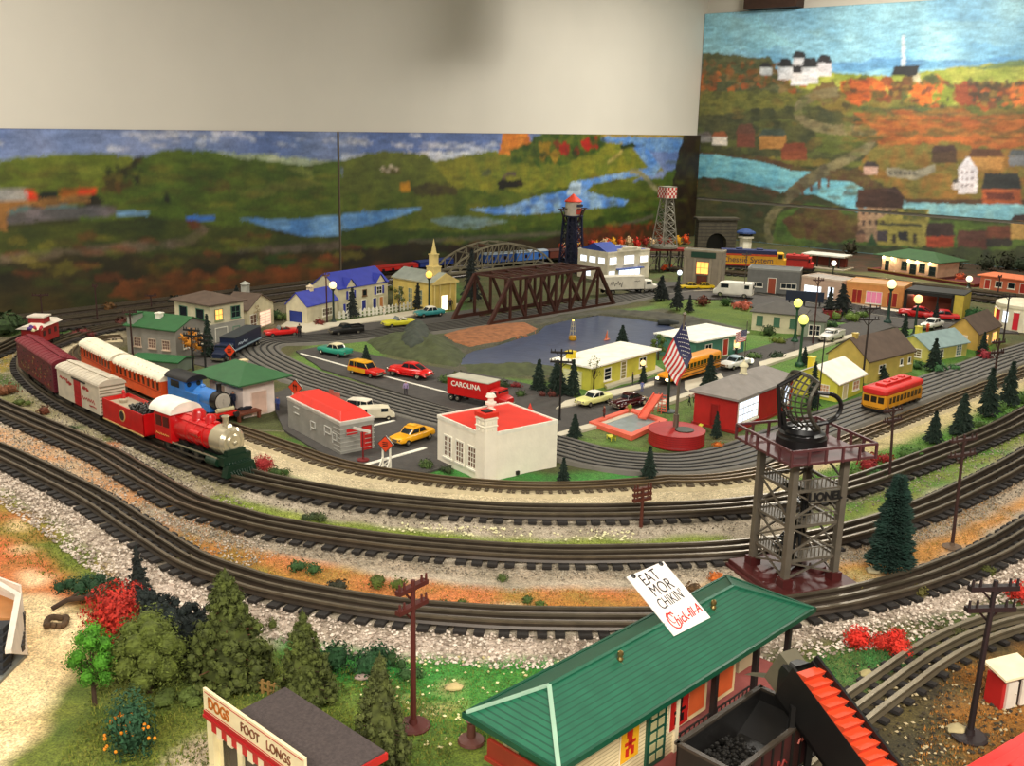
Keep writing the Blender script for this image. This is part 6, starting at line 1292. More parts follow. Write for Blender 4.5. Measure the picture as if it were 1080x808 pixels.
for label, a, c in (('orange coach with cream arched roof nearest the blue engine', (131, 411), (184, 434)), ('orange coach with cream arched roof, rearmost of the two', (96, 391), (130, 410))):
 p, rz, L = posed(C4, a, c); L *= .95
 t = thing('passenger_coach', label, 'train car', (p.x, p.y, -.0033), rz, TG, .93); L /= .93; z0 = RT+.013; w = .0285; Hh = .052
 b = B(); b.box(-L/2, -w, z0, L/2, w, z0+Hh); mk('body', b, OR, t, bevel=.001)
 b = B(); prof = [((w+.003)*math.cos(PI*i/12), z0+Hh-.001+.017*math.sin(PI*i/12)) for i in range(13)]; b.prism(prof, -L/2-.004, L/2+.004, 0, 'x'); b2 = 11
 mk('roof', b, LR, t, smooth=False)
 for s in (-1, 1):
  b = B()
  for k in range(12): x = -L/2+L*(k+.5)/12; b.bar((x, s*w*.55, z0+Hh+.0135), (x, s*w*.57, z0+Hh+.0150), .0022)
  for k in range(15): x = -L/2+L*(k+.5)/15; b.bar((x, s*(w+.004), z0+Hh-.003), (x, s*(w+.003), z0+Hh+.002), .0028)
  mk('roof_vent', b, LR, t)
  for k in range(10): x = -L/2+L*(k+.6)/10.2; b = B(); b.box(x-.0045, s*w-.0008, z0+Hh*.52, x+.0045, s*w+.0008, z0+Hh*.86); mk('window', b, M((70, 34, 22), .3), t)
  b = B(); b.box(-L/2, s*w-.001, z0+Hh*.42, L/2, s*w+.0014, z0+Hh*.46); mk('rail_trim', b, M((176, 66, 24)), t)
 b = B(); b.box(-L*.48, -.014, z0-.006, L*.48, .014, z0); mk('underframe', b, DARK, t)
 bogie(t, -L*.33, w*.7, .007); bogie(t, L*.33, w*.7, .007)
a, c = g(957, 424), g(921, 437); d = c-a;
e1, e2 = g(930, 438, .010), g(966, 429, .010)
t = thing('streetcar', 'yellow trolley car with red roof running on the grey street', 'trolley', ((a.x+c.x)/2, (a.y+c.y)/2, .0055), math.atan2(d.y, d.x)); L = .185; w = .032; Hh = ht((930, 438), 417)
YC = M((222, 160, 44), .45)
b = B(); b.loft([(-L/2, w*.86, .010, Hh, 6), (-L*.46, w, .010, Hh, 7), (L*.46, w, .010, Hh, 7), (L/2, w*.86, .010, Hh, 6)], 0, 24); mk('body', b, YC, t, smooth=True)
b = B(); b.loft([(-L*.52, w*.8, Hh-.004, Hh+.008, 4), (-L*.48, w*1.04, Hh-.006, Hh+.012, 4), (L*.48, w*1.04, Hh-.006, Hh+.012, 4), (L*.52, w*.8, Hh-.004, Hh+.008, 4)], 0, 20); b.box(-L*.36, -w*.4, Hh+.006, L*.36, w*.4, Hh+.018)
for x in (-.2, 0, .2): b.box(x*L-.008, -w*.2, Hh+.014, x*L+.008, w*.2, Hh+.021)
mk('roof', b, M((208, 48, 42), .5), t, bevel=.0012)
for s in (-1, 1):
 for k in range(9): x = -L*.40+L*.8*k/8; b = B(); b.box(x-.0062, s*w-.0004, Hh*.5, x+.0062, s*w+.0008, Hh*.80); mk('window', b, M((90, 70, 40), .2), t)
 for y in (-.018, 0, .018): b = B(); b.box(s*L/2-.0006, y-.007, Hh*.52, s*L/2+.0008, y+.007, Hh*.82); mk('window', b, M((60, 50, 34), .2), t)
 for x in (-.45, .45): b = B(); b.box(x*L-.004, s*w-.0004, .012, x*L+.004, s*w+.0010, Hh*.82); mk('door', b, M((200, 140, 40)), t)
b = B(); b.box(-L*.50, -w*.9, .004, -L*.36, w*.9, .014); b.box(L*.36, -w*.9, .004, L*.50, w*.9, .014); b.box(-L*.3, -w*.6, .002, L*.3, w*.6, .010); mk('truck_frame', b, BLACK, t)
for x in (-.3, -.18, .18, .3):
 for s in (-1, 1): b = B(); b.cyl((x*L, s*w*.62, .0085), (x*L, s*w*.74, .0085), .007, n=12); mk('wheel', b, BLACK, t)
def diesel(label, P0, P1, zt, body, roofm, stripe=None, word=None, nose=None):
 a, rz, L, _ = basis(P0, P1); h = ht(P0, zt); w = .03
 t = thing('diesel_locomotive', label, 'locomotive', a, rz)
 b = B(); b.box(0, -w, RT+.012, L*.8, w, h*.82); b.box(L*.8, -w, RT+.012, L, w, h*.62); b.box(L*.8, -w*.96, h*.6, L*.9, w*.96, h*.9); mk('body', b, body, t, bevel=.002)
 b = B(); b.box(-.004, -w*.96, h*.82, L*.8, w*.96, h); b.box(L*.2, -w*.6, h, L*.3, w*.6, h*1.06); b.box(L*.5, -w*.6, h, L*.6, w*.6, h*1.06); mk('roof', b, roofm, t, bevel=.002)
 b = B(); b.box(0, -w-.001, h*.74, L*.8, -w, h*.82); b.box(0, -w-.001, RT+.012, L, -w, RT+.018); mk('stripe', b, stripe or roofm, t)
 b = B(); b.box(0, -w*.8, RT+.002, L, w*.8, RT+.012); mk('frame', b, BLACK, t); bogie(t, L*.18, w, n=3, sp=.018); bogie(t, L*.82, w, n=3, sp=.018)
 b = B(); b.box(L*.82, -w-.001, h*.66, L*.88, -w+.001, h*.84); mk('cab_window', b, GLASS, t)
 if word: text('lettering', word, h*.36, M((30, 40, 90)), t, frame((L*.38, -w-.0012, h*.55), (1, 0, 0), (0, 0, 1)), .0002)
 return t
diesel('yellow diesel locomotive with dark blue roof and blue script lettering at the back', (760, 285), (832, 288), 262, M((226, 172, 40), .5), M((44, 52, 96), .6), M((206, 80, 40)), 'Chessie System')
diesel('small red diesel locomotive in front of the white canopy', (829, 288), (857, 290), 268, M((190, 46, 36), .5), M((170, 40, 34), .5), M((120, 30, 30)))
def wagon(label, P0, P1, zt, body, roofm, name='freight_car', holes=0):
 a, rz, L, _ = basis(P0, P1); h = ht(P0, zt); w = .028; t = thing(name, label, 'train car', a, rz, TG)
 b = B(); b.box(0, -w, RT+.01, L, w, h*.9); mk('body', b, body, t, bevel=.001); b = B(); b.prism([(-w-.002, h*.9), (w+.002, h*.9), (w*.4, h), (-w*.4, h)], -.002, L+.002, 0, 'x'); mk('roof', b, roofm, t)
 b = B(); b.box(0, -w*.6, RT+.002, L, w*.6, RT+.01); mk('underframe', b, BLACK, t); bogie(t, L*.2, w); bogie(t, L*.8, w)
 for k in range(holes): b = B(); x = L*(k+.7)/(holes+.4); b.box(x-.007, -w-.001, h*.55, x+.007, -w+.001, h*.78); mk('window', b, M((50, 30, 40), .3), t)
wagon('long red caboose-style car behind the blue-roofed house', (393, 293), (437, 288), 281, M((190, 44, 34), .5), M((170, 40, 34), .5), 'freight_car', 4)
wagon('blue freight car behind the church steeple', (439, 288), (474, 284), 275, M((44, 66, 130), .5), M((40, 60, 120), .5))
wagon('blue and silver car under the silver arch bridge', (508, 283), (538, 281), 267, M((60, 100, 170), .5), M((150, 160, 170), .5), holes=2)
wagon('light blue rounded car at the right end of the silver arch bridge', (541, 281), (574, 278), 265, M((70, 120, 190), .5), M((160, 170, 180), .5), holes=2)
wagon('brown freight car between the arch bridge and the water tower', (576, 278), (612, 275), 263, M((110, 54, 40), .6), M((90, 50, 40), .6))
A, Bq, A2 = g(516, 344), g(647, 322), g(478.5, 337); dv = Bq-A; L = dv.length; rz = math.atan2(dv.y, dv.x); ny = Vector((-math.sin(rz), math.cos(rz), 0)); wd = (A2-A).dot(ny); sk = (A2-A).dot(dv.normalized())
hh_ = ht((582, 333), 289); BR = M((78, 42, 30), .6, var=.25)
t = thing('truss_bridge', 'rusty brown steel truss bridge carrying the street over the lake', 'bridge', A, rz)
W_ = wd; n_ = 6; xs = [L*(.15+.7*i/n_) for i in range(n_+1)]
for y, off in ((0, 0), (W_, sk)):
 b = B(); b.bar((off, y, .008), (L+off, y, .008), .007, h=.012); mk('bottom_chord', b, BR, t)
 b = B(); b.bar((xs[0]+off, y, hh_), (xs[-1]+off, y, hh_), .008, h=.009); mk('top_chord', b, BR, t)
 for u_, v_ in ((off-.004, xs[0]+off), (L+off+.004, xs[-1]+off)): b = B(); b.bar((u_, y, 0), (v_, y, hh_), .011); mk('end_post', b, BR, t)
 for i, x in enumerate(xs): b = B(); b.bar((x+off, y, .01), (x+off, y, hh_), .0075); mk('post', b, BR, t)
 for i in range(n_):
  u, v = (xs[i], xs[i+1]) if i >= n_/2 else (xs[i+1], xs[i])
  b = B(); b.bar((u+off, y, .01), (v+off, y, hh_), .008); mk('diagonal', b, BR, t)
for i, x in enumerate(xs): b = B(); b.bar((x, 0, hh_), (x+sk, W_, hh_), .0055); mk('cross_beam', b, BR, t)
for i in range(0, n_): b = B(); b.bar((xs[i], 0, hh_), (xs[i+1]+sk, W_, hh_), .004); b.bar((xs[i+1], 0, hh_), (xs[i]+sk, W_, hh_), .004); mk('top_brace', b, BR, t)
b = B(); b.box(-.0, .004, -.014, L, W_-.004, -.0026); mk('deck', b, M((116, 112, 104), .85), t)
b = B()
for i in range(7): b.bar((L*i/6, .0, .001), (L*i/6+sk*0, W_, .001), .006)
mk('floor_beam', b, BR, t)
a, rz, L, _ = basis((466, 292), (576, 281)); h = ht((520, 286), 259); SV = M((150, 142, 122), .45, .4)
t = thing('arch_bridge', 'silver-grey bowstring arch railway bridge behind the brown bridge', 'bridge', a, rz)
N_ = 10
for y in (-.045, .06):
 pts = [(L*i/N_, y, .02+h*.95*math.sin(PI*min(1, max(0, i/N_)))**.7) for i in range(N_+1)]
 b = B()
 for p_, q_ in zip(pts, pts[1:]): b.bar(p_, q_, .0065)
 mk('arch', b, SV, t); b = B(); b.bar((0, y, .02), (L, y, .02), .008); mk('tie_chord', b, SV, t)
 for i in range(1, N_): b = B(); b.bar((L*i/N_, y, .02), pts[i], .004); mk('hanger', b, SV, t)
 b = B()
 for i in range(1, N_-1): b.bar((L*i/N_, y, .02), pts[i+1], .003)
 mk('diagonal', b, SV, t)
for i in range(2, N_-1): z = .02+h*.95*math.sin(PI*i/N_)**.7; b = B(); b.bar((L*i/N_, -.045, z), (L*i/N_, .06, z), .005); mk('cross_beam', b, SV, t)
for x in (0, L-.02): b = B(); b.box(x, -.048, .0, x+.02, .063, .02); mk('abutment', b, M((110, 104, 92)), t)
q = g(602, 287); h = ht((602, 287), 227); t = thing('water_tower', 'white water tank with red conical roof on a dark blue lattice tower', 'tower', q, .3); s = pxm((602, 287)); BT = M((26, 30, 62), .5)
for k in range(8):
 a = PI*2*k/8; b = B(); b.bar((math.cos(a)*s*14, math.sin(a)*s*14, 0), (math.cos(a)*s*10, math.sin(a)*s*10, h), .0065); mk('leg', b, BT, t)
for j in range(6):
 b = B(); z = h*(j+.3)/6; r_ = s*(14-4*z/h)
 for k in range(8):
  a, c = PI*2*k/8, PI*2*(k+1)/8; b.bar((math.cos(a)*r_, math.sin(a)*r_, z), (math.cos(c)*r_, math.sin(c)*r_, z), .003)
  if j < 5: r2 = s*(14-4*(z+h/6)/h); b.bar((math.cos(a)*r_, math.sin(a)*r_, z), (math.cos(c)*r2, math.sin(c)*r2, z+h/6), .0028); b.bar((math.cos(c)*r_, math.sin(c)*r_, z), (math.cos(a)*r2, math.sin(a)*r2, z+h/6), .0028)
 mk('brace', b, BT, t)
b = B(); b.cyl((0, 0, 0), (0, 0, h), s*4, n=12); mk('riser', b, BT, t)
b = B(); b.lathe([(s*11, h-.006), (s*11, h), (1e-4, h)], 16); mk('platform', b, BT, t)
h2 = ht((602, 287), 212); h3 = ht((602, 287), 204)
b = B(); b.lathe([(s*8, h), (s*8, h2), (1e-4, h2)], 22); mk('tank', b, M((206, 196, 180)), t, smooth=True)
b = B(); b.box(s*1, -s*8.4, h+(h2-h)*.62, s*7.6, -s*4, h+(h2-h)*.8); b.box(s*1, -s*8.4, h+(h2-h)*.1, s*7, -s*4, h+(h2-h)*.5, 1); mk('tank_sign', b, [M((60, 60, 80)), M((196, 80, 60))], t)
b = B(); b.lathe([(s*9.2, h2-.003), (s*9.2, h2), (1e-4, h3)], 22); mk('tank_roof', b, M((216, 76, 44)), t, label='red-orange conical roof')
b = B(); zz = ht((602, 287), 220)
for k in range(4): a = PI/2*k+.3; b.bar((math.cos(a)*s*8, math.sin(a)*s*8, zz), (math.cos(a)*s*18, math.sin(a)*s*18, zz), .007, h=.004); b.bar((math.cos(a)*s*9, math.sin(a)*s*9, h-.03), (math.cos(a)*s*16, math.sin(a)*s*16, zz), .005)
mk('arm', b, M((70, 50, 44)), t)
q = g(700, 287); z0 = ht((700, 287), 261); s = pxm((700, 287)); h = ht((700, 287), 209)
t = thing('beacon_tower', 'tall grey lattice tower with red and white checkered cabin, standing on the trestle', 'tower', (q.x, q.y+.03, 0), .5); GL = M((150, 146, 134), .5, .3)
b = B(); b.lathe([(s*14, z0-.004), (s*14, z0+.006), (1e-4, z0+.006)], 24); mk('base', b, GL, t)
for i, j in ((-1, -1), (1, -1), (1, 1), (-1, 1)): b = B(); b.bar((i*s*9.5, j*s*9.5, z0), (i*s*4.5, j*s*4.5, h), .0045); mk('leg', b, GL, t)
for k in range(6):
 z = z0+(h-z0)*k/6; z1 = z0+(h-z0)*(k+1)/6; r0 = s*(9.5-5*k/6); r1 = s*(9.5-5*(k+1)/6); b = B(); cs = [(-1, -1), (1, -1), (1, 1), (-1, 1)]
 for m_ in range(4):
  i, j = cs[m_]; i2, j2 = cs[(m_+1) % 4]; b.bar((i*r0, j*r0, z), (i2*r1, j2*r1, z1), .0025); b.bar((i2*r0, j2*r0, z), (i*r1, j*r1, z1), .0025); b.bar((i*r1, j*r1, z1), (i2*r1, j2*r1, z1), .0025)
 mk('brace', b, GL, t)
b = B(); b.cyl((0, 0, z0), (0, 0, h), .004, n=8); mk('ladder_core', b, GL, t)
h2 = ht((700, 287), 198); b = B(); r_ = s*7; n_ = 6
for f_ in range(4):
 a = f_*PI/2; b.T = Matrix.Rotation(a, 4, 'Z')
 for i in range(n_):
  for j in range(4):
   x0_ = -r_+2*r_*i/n_; z_ = h+(h2-h)*j/4; b.box(x0_, -r_, z_, x0_+2*r_/n_, -r_+.003, z_+(h2-h)/4, (i+j) % 2)
b.T = Matrix.Identity(4); b.box(-r_, -r_, h2, r_, r_, h2+.004, 2); b.box(-r_, -r_, h-.003, r_, r_, h, 2); mk('cabin', b, [M((190, 40, 44)), M((230, 214, 200)), GL], t)
N0, Lp_, Rp_ = g(827, 618, .012), g(790, 594.5, .012), g(878.5, 610, .012); dv = Rp_-N0; w = dv.length; rz = math.atan2(dv.y, dv.x); d = (Lp_-N0).dot(Vector((-math.sin(rz), math.cos(rz), 0)))
h = ht((827, 618), 479);
t = thing('radar_tower', 'tall grey steel signal tower with plum deck, black rotating dish and curved arm', 'tower', (N0.x, N0.y, 0), rz); GS = M((116, 108, 96), .5, .3); PL_ = M((94, 52, 54), .5); BK = M((24, 23, 24), .35)
b = B(); e = .026; b.box(-e, -e, 0, w+e, d+e, .012); b.box(-e-.004, -e-.004, 0, w+e+.004, d+e+.004, .005); mk('base', b, M((84, 34, 32), .5), t, bevel=.0015)
b = B(); b.lathe([(.018, .012), (.016, .018), (.013, .018)], 24, 0, (-.002, d*.55, 0)); mk('terminal', b, M((84, 34, 32), .5), t); b = B(); b.lathe([(.014, .012), (.012, .02), (1e-4, .02)], 20, 0, (w*.95, d*.4, 0)); mk('terminal', b, M((84, 34, 32), .5), t)
xs_ = [(0, 0), (w, 0), (w, d), (0, d)]
for x, y in xs_: b = B(); b.box(x-.0048, y-.0048, .012, x+.0048, y+.0048, h); b.box(x-.0085, y-.0085, .012, x+.0085, y+.0085, .024, 1); mk('leg', b, [GS, M((84, 34, 32), .5)], t)
lv = [.012, h*.24, h*.50, h*.76, h]
for k in range(4):
 for m_ in range(4):
  (x0_, y0_), (x1_, y1_) = xs_[m_], xs_[(m_+1) % 4]; b = B(); z0_, z1_ = lv[k]+.01, lv[k+1]
  if not (k == 3 and m_ in (0, 3)): b.bar((x0_, y0_, z0_), (x1_, y1_, z1_), .0025); b.bar((x1_, y1_, z0_), (x0_, y0_, z1_), .0025)
  b.bar((x0_, y0_, z1_), (x1_, y1_, z1_), .004); mk('brace', b, GS, t)
for k in (1, 2, 3):
 b = B(); z = lv[k]; b.box(0, 0, z-.002, w, d*.45, z); b.box(0, 0, z-.002, w*.3, d, z)
 n_ = 12
 for i in range(n_+1): x = w*i/n_; b.bar((x, .002, z), (x, .002, z+.016), .0012)
 for i in range(n_+1): y = d*i/n_; b.bar((.002, y, z), (.002, y, z+.016), .0012)
 b.bar((0, .002, z+.016), (w, .002, z+.016), .0016); b.bar((.002, 0, z+.016), (.002, d, z+.016), .0016); mk('landing', b, GS, t)
b = B()
for (x0_, z0_, x1_, z1_) in ((w*.8, .012, w*.25, lv[1]), (w*.2, lv[1], w*.8, lv[2]), (w*.8, lv[2], w*.2, lv[3])):
 for y in (d*.55, d*.72): b.bar((x0_, y, z0_), (x1_, y, z1_), .002)
 for i in range(12): u = (i+.5)/12; b.box(x0_+(x1_-x0_)*u-.003, d*.55, z0_+(z1_-z0_)*u-.0006, x0_+(x1_-x0_)*u+.003, d*.72, z0_+(z1_-z0_)*u+.0006)
mk('stairs', b, BK, t)
b = B(); e = .028
zr = h+.022
b.box(-e, -e, h, w+e, d+e, h+.004)
mk('deck', b, PL_, t, bevel=.0008)
cr_ = [(-e, -e), (w+e, -e), (w+e, d+e), (-e, d+e)]
for m_ in range(4):
 (x0_, y0_), (x1_, y1_) = cr_[m_], cr_[(m_+1) % 4]; b = B(); b.bar((x0_, y0_, zr), (x1_, y1_, zr), .0035); n_ = 5
 for i in range(n_): u = i/n_; b.bar((x0_+(x1_-x0_)*u, y0_+(y1_-y0_)*u, h), (x0_+(x1_-x0_)*u, y0_+(y1_-y0_)*u, zr), .0032)
 mk('railing', b, PL_, t)
b = B(); b.box(w*.30, -.0085, lv[2]+.036, w*.86, -.0065, lv[2]+.054); mk('sign', b, M((104, 98, 86)), t)
text('lettering', 'LIONEL', .017, M((22, 20, 20)), t, frame((w*.58, -.009, lv[2]+.045), (1, 0, 0), (0, 0, 1)), .001, bold=.0006)
cx_, cy_ = w*.47, d*.55
b = B(); b.lathe([(.036, h+.004), (.036, h+.018), (.033, h+.020), (.033, h+.024), (.026, h+.026), (.024, h+.033), (1e-4, h+.033)], 32, 0, (cx_, cy_, 0)); mk('turntable', b, BK, t, smooth=True)
ds_ = thing('x', None, None); bpy.data.objects.remove(ds_)
TD = Matrix.Translation((cx_-.022, cy_, h+.068)) @ Matrix.Rotation(-rz+.36, 4, 'Z') @ Matrix.Rotation(-.12, 4, 'Y')
def D(u, v):
 x = .030*((u*u)*.5+(v*v)*.9)-.01; return tuple(TD @ Vector((x, u*.032, v*.042)))
b = B()
for i in range(-4, 5):
 u = i/4; k = math.sqrt(max(0, 1-u*u*.35)); b.tube([D(u, v/6*k) for v in range(-6, 7)], .0013 if abs(i) < 4 else .003, 5)
for j in range(-5, 6):
 v = j/5; b.tube([D(u/6, v*math.sqrt(1-(u/6)**2*.35)) for u in range(-6, 7)], .0012 if abs(j) < 5 else .003, 5)
mk('dish', b, M((88, 84, 74), .4, .5), t)
b = B(); b.tube([D(0, -1), tuple(TD @ Vector((-.02, 0, -.03))), tuple(TD @ Vector((-.022, 0, .03))), D(0, 1)], .003, 8); b.bar((cx_-.03, cy_, h+.03), tuple(TD @ Vector((-.016, 0, -.01))), .006); mk('dish_frame', b, BK, t)
b = B(); pts = []
for k in range(15):
 a = -1.25+2.6*k/14; pts.append((cx_+.024+math.cos(a)*.030, cy_-.012, h+.060+math.sin(a)*.022))
pts = [(cx_+.004, cy_, h+.032)]+pts+[(cx_+.01, cy_-.006, h+.084)]
b.tube(pts, .0032, 8); b.ball(pts[-1], .006, 10); mk('arm', b, BK, t)
for P_, nm_, dx in ((lv[1], 'black figure climbing low inside the signal tower', .46), (lv[2]-.01, 'black figure climbing high inside the signal tower', .52)):
 o = person(nm_, (800, 600), top=(22, 22, 24), legs=(20, 20, 22), skin=(30, 28, 28), h=.05, loc=tuple((Matrix.Translation((N0.x, N0.y, 0)) @ Matrix.Rotation(rz, 4, 'Z')) @ Vector((w*dx, d*.38, P_))), group=None)
# ================================================================ foreground: station, loader, stand, plants, and small things of the town
GR = M((36, 102, 78), .5, var=.14, stripe=(1, .0048, (28, 84, 64), .25)); GRX = M((36, 102, 78), .5, var=.14); GRE = M((44, 104, 80), .5, var=.2, sc=120)
ZE = .105
n0, l0, r0 = g(592.4, 806, ZE), g(484.4, 754, ZE), g(866.6, 649, ZE); bk = g(769.6, 617, ZE)
dv = r0-n0; w = dv.length; rz = math.atan2(dv.y, dv.x)+.042; uy = Vector((-math.sin(rz), math.cos(rz), 0)); d = (l0-n0).length*.99; w *= 1.035; n0 = n0+Vector((-.003, -.006, 0))
t = thing('railway_station', 'green-roofed wooden station in the foreground with posters on cream siding', 'building', (n0.x, n0.y, 0), rz); ST = t
rt1 = ht((n0.x, n0.y), 0) if 0 else None
zr = ZE+.034
Mi = (Matrix.Translation((n0.x, n0.y, 0)) @ Matrix.Rotation(rz, 4, 'Z')).inverted()
def loc_at(x, y, z): return Mi @ g(x, y, z)
ra, rb = loc_at(583, 725.5, zr), loc_at(789, 624, zr)
ry = d/2; xa = max(.03, ra.x); xb = min(w-.02, rb.x)
b = B(); th = .004
b.add([(0, 0, ZE), (w, 0, ZE), (xb, ry, zr), (xa, ry, zr)], [(0, 1, 2, 3)], 0); b.add([(w, d, ZE), (0, d, ZE), (xa, ry, zr), (xb, ry, zr)], [(0, 1, 2, 3)], 0)
b.add([(0, d, ZE), (0, 0, ZE), (xa, ry, zr)], [(0, 1, 2)], 1); b.add([(w, 0, ZE), (w, d, ZE), (xb, ry, zr)], [(0, 1, 2)], 1)
b.box(0, 0, ZE-th, w, d, ZE-.0005, 2); mk('roof', b, [GR, M((40, 108, 82), .5, var=.15, stripe=(0, .005, (28, 84, 64), .25)), GRX], t)
b = B(); b.box(-.002, -.003, ZE-th-.001, w+.002, 0, ZE+.001); b.box(-.003, -.003, ZE-th-.001, 0, d+.003, ZE+.001); b.box(w, -.003, ZE-th-.001, w+.003, d+.003, ZE+.001); b.box(-.002, d, ZE-th-.001, w+.002, d+.003, ZE+.001); mk('fascia', b, M((22, 84, 62), .4), t)
b = B(); RC = M((150, 178, 156), .6)
for p_ in ((0, 0, ZE+.001), (0, d, ZE+.001)): b.bar(p_, (xa, ry, zr+.001), .0042, h=.002)
mk('hip_strip', b, RC, t, label='pale worn hip strips of the roof'); b = B(); b.bar((xa, ry, zr+.0005), (xb, ry, zr+.0005), .004, h=.002, m=0)
for p_ in ((w, 0, ZE+.001), (w, d, ZE+.001)): b.bar(p_, (xb, ry, zr+.001), .0035, h=.0016)
mk('ridge_cap', b, GRX, t)
for px_, py_ in ((644, 690), (746, 638)):
 q = loc_at(px_, py_, zr-.004); b = B(); b.lathe([(.004, 0), (.004, .002), (.0022, .003), (.0034, .006), (.0022, .0085), (.0034, .011), (.0026, .014), (1e-4, .0155)], 12, 0, (q.x, ry-.010, zr-.010)); mk('finial', b, M((150, 130, 84), .3, .8), t, smooth=True)
x0_, x1_, y0_, y1_ = .03, loc_at(736, 730, .09).x, .026, d-.026
SD = M((214, 198, 160), .7, stripe=(2, .0042, (176, 160, 126), .25));
b = B(); b.box(x0_, y0_, 0, x1_, y1_, ZE-th); mk('wall', b, SD, t); X1 = x1_
for x, y in ((x0_, y0_), (x1_, y0_), (x0_, y1_), (x1_, y1_)): b = B(); b.box(x-.003, y-.003, 0, x+.003, y+.003, ZE-th); mk('corner_trim', b, M((222, 208, 176)), t)
b = B(); b.box(.0, .004, 0, w*1.02, d-.004, .010); mk('platform', b, M((150, 82, 76), .8, var=.1, bump=.3), t)
def sfront(px_, py_):
 c = Mi @ Vector((0, 0, H)); p_ = Mi @ g(px_, py_, .02); s_ = (y0_-c.y)/(p_.y-c.y); return c+(p_-c)*s_
GW = M((26, 84, 66), .4)
q1, q2 = sfront(681, 770), sfront(700, 770); xm = (q1.x+q2.x)/2; ww = abs(q2.x-q1.x)
b = B(); b.box(xm-ww/2, y0_-.003, .012, xm+ww/2, y0_, ZE-.012);
for i in range(2):
 for j in range(6): b.box(xm-ww*.36+i*ww*.40, y0_-.0036, .018+j*.0125, xm-ww*.36+i*ww*.40+ww*.3, y0_-.0026, .0265+j*.0125, 1)
mk('window', b, [GW, M((176, 170, 130), .3)], t)
for pa, pb, c1, c2, lb in ((704, 722, (176, 34, 28), (30, 20, 20), 'red poster with a dark figure'), (654, 672, (222, 170, 40), (190, 50, 30), 'yellow poster with a red figure')):
 q1, q2 = sfront(pa, 780), sfront(pb, 780); b = B(); x_a, x_b = q1.x, q2.x; zb_, zt_ = .038, .080; b.box(x_a, y0_-.002, zb_, x_b, y0_, zt_, 0); W2 = x_b-x_a
 for (u0, v0, u1, v1) in ((.3, .62, .62, .8), (.38, .3, .6, .62), (.2, .42, .8, .5), (.25, .12, .42, .34), (.55, .12, .72, .34)): b.box(x_a+W2*u0, y0_-.0026, zb_+(zt_-zb_)*v0, x_a+W2*u1, y0_-.0018, zb_+(zt_-zb_)*v1, 1)
 b.box(x_a-.001, y0_-.0015, zb_-.001, x_b+.001, y0_-.0003, zt_+.001, 2); mk('poster', b, [M(c1, .5), M(c2, .5), M((226, 216, 190))], t, label=lb)
for u in (.30, .66, .97):
 x = X1+(w-X1)*u-.004
 for y in (.022, d-.022): b = B(); b.box(x-.003, y-.003, .010, x+.003, y+.003, ZE-th); b.box(x-.006, y-.006, .010, x+.006, y+.006, .017, 1); mk('post', b, [M((40, 34, 32)), M((120, 40, 40))], t)
b = B(); xm = X1+(w-X1)*.30
b.box(X1+.006, y0_+.004, .03, xm-.006, y0_+.006, .075); b.box(X1+.012, y0_+.003, .036, xm-.012, y0_+.0045, .070, 1); b.box(xm+.006, y0_+.004, .03, xm+.05, y0_+.006, .075); b.box(xm+.012, y0_+.003, .036, xm+.044, y0_+.0045, .070, 1); mk('notice_board', b, [M((206, 180, 140)), M((196, 96, 50))], t)
b = B()
for k in range(16): x = X1+.008+(w-X1)*.6*k/16; b.bar((x, .024, .010), (x, .024, .028), .0012)
b.bar((X1, .024, .028), (X1+(w-X1)*.62, .024, .028), .0016); mk('railing', b, M((50, 46, 44)), t)
b = B(); b.box(w*.9, d*.55, .010, w*.985, d-.02, ZE-th); mk('end_panel', b, M((196, 184, 150), .5), t)
b = B(); ya, yb = d*.18, d*.72; b.box(-.004, ya, ZE-.030, 0.0, yb, ZE-.010); b.box(-.006, ya-.002, ZE-.032, -.003, yb+.002, ZE-.028); mk('name_board', b, M((140, 52, 34), .5), t)
b = B(); b.box(x0_-.001, y0_+.02, .014, x0_, y0_+.05, .088, 0); b.box(x0_-.0016, y1_-.05, .014, x0_, y1_-.02, .088, 0); mk('side_door', b, GW, t)
q = g(497, 782); b = B(); b.lathe([(.015, 0), (.014, .003), (.005, .006), (.004, .022), (.007, .026), (1e-4, .028)], 16); o = mk('post_stump', b, M((112, 70, 60), .6), label='short brown post on a round foot under the green roof corner', cat='post'); o.location = (q.x, q.y, 0)
nrm = Vector((0, -(zr-ZE), ry)).normalized()
def roofpt(px_, py_):
 c = Mi @ Vector((0, 0, H)); p_ = Mi @ g(px_, py_, 0); v = p_-c; s_ = (Vector((0, 0, ZE))-c).dot(nrm)/v.dot(nrm); return c+v*s_
bl, br = roofpt(711, 672), roofpt(749, 652.5); wc = (br-bl).length; ux = (br-bl).normalized();
c = Mi @ Vector((0, 0, H)); mid = (bl+br)/2; p_ = Mi @ g(684, 600, 0); v = (p_-c).normalized(); oc = c-mid; bb_ = oc.dot(v); Lc = math.sqrt(oc.dot(oc)-bb_*bb_)*1.05; disc = bb_*bb_-(oc.dot(oc)-Lc*Lc)
s_ = -bb_+(math.sqrt(disc) if disc > 0 else 0); top = c+v*s_
up = (top-mid); up = (up-ux*up.dot(ux)).normalized(); tlc = bl+up*Lc
bl_w = (Matrix.Translation((n0.x, n0.y, 0)) @ Matrix.Rotation(rz, 4, 'Z')) @ mid
t = thing('placard', 'white card with black handwritten slogan and red script logo, propped on the green roof', 'sign', bl_w, rz)
fr_ = frame((0, 0, .001), ux, up);
b = B(); b.T = fr_; b.box(-wc/2, 0, -.0006, wc/2, Lc, .0006); mk('card', b, M((236, 228, 222), .6, var=.02), t)
nz_ = (fr_.to_3x3() @ Vector((0, 0, 1)))
b = B(); foot = Vector((0, .030, 0)); foot.z = (zr-ZE)/ry*.030*1.0
if nz_.y > 0: pass
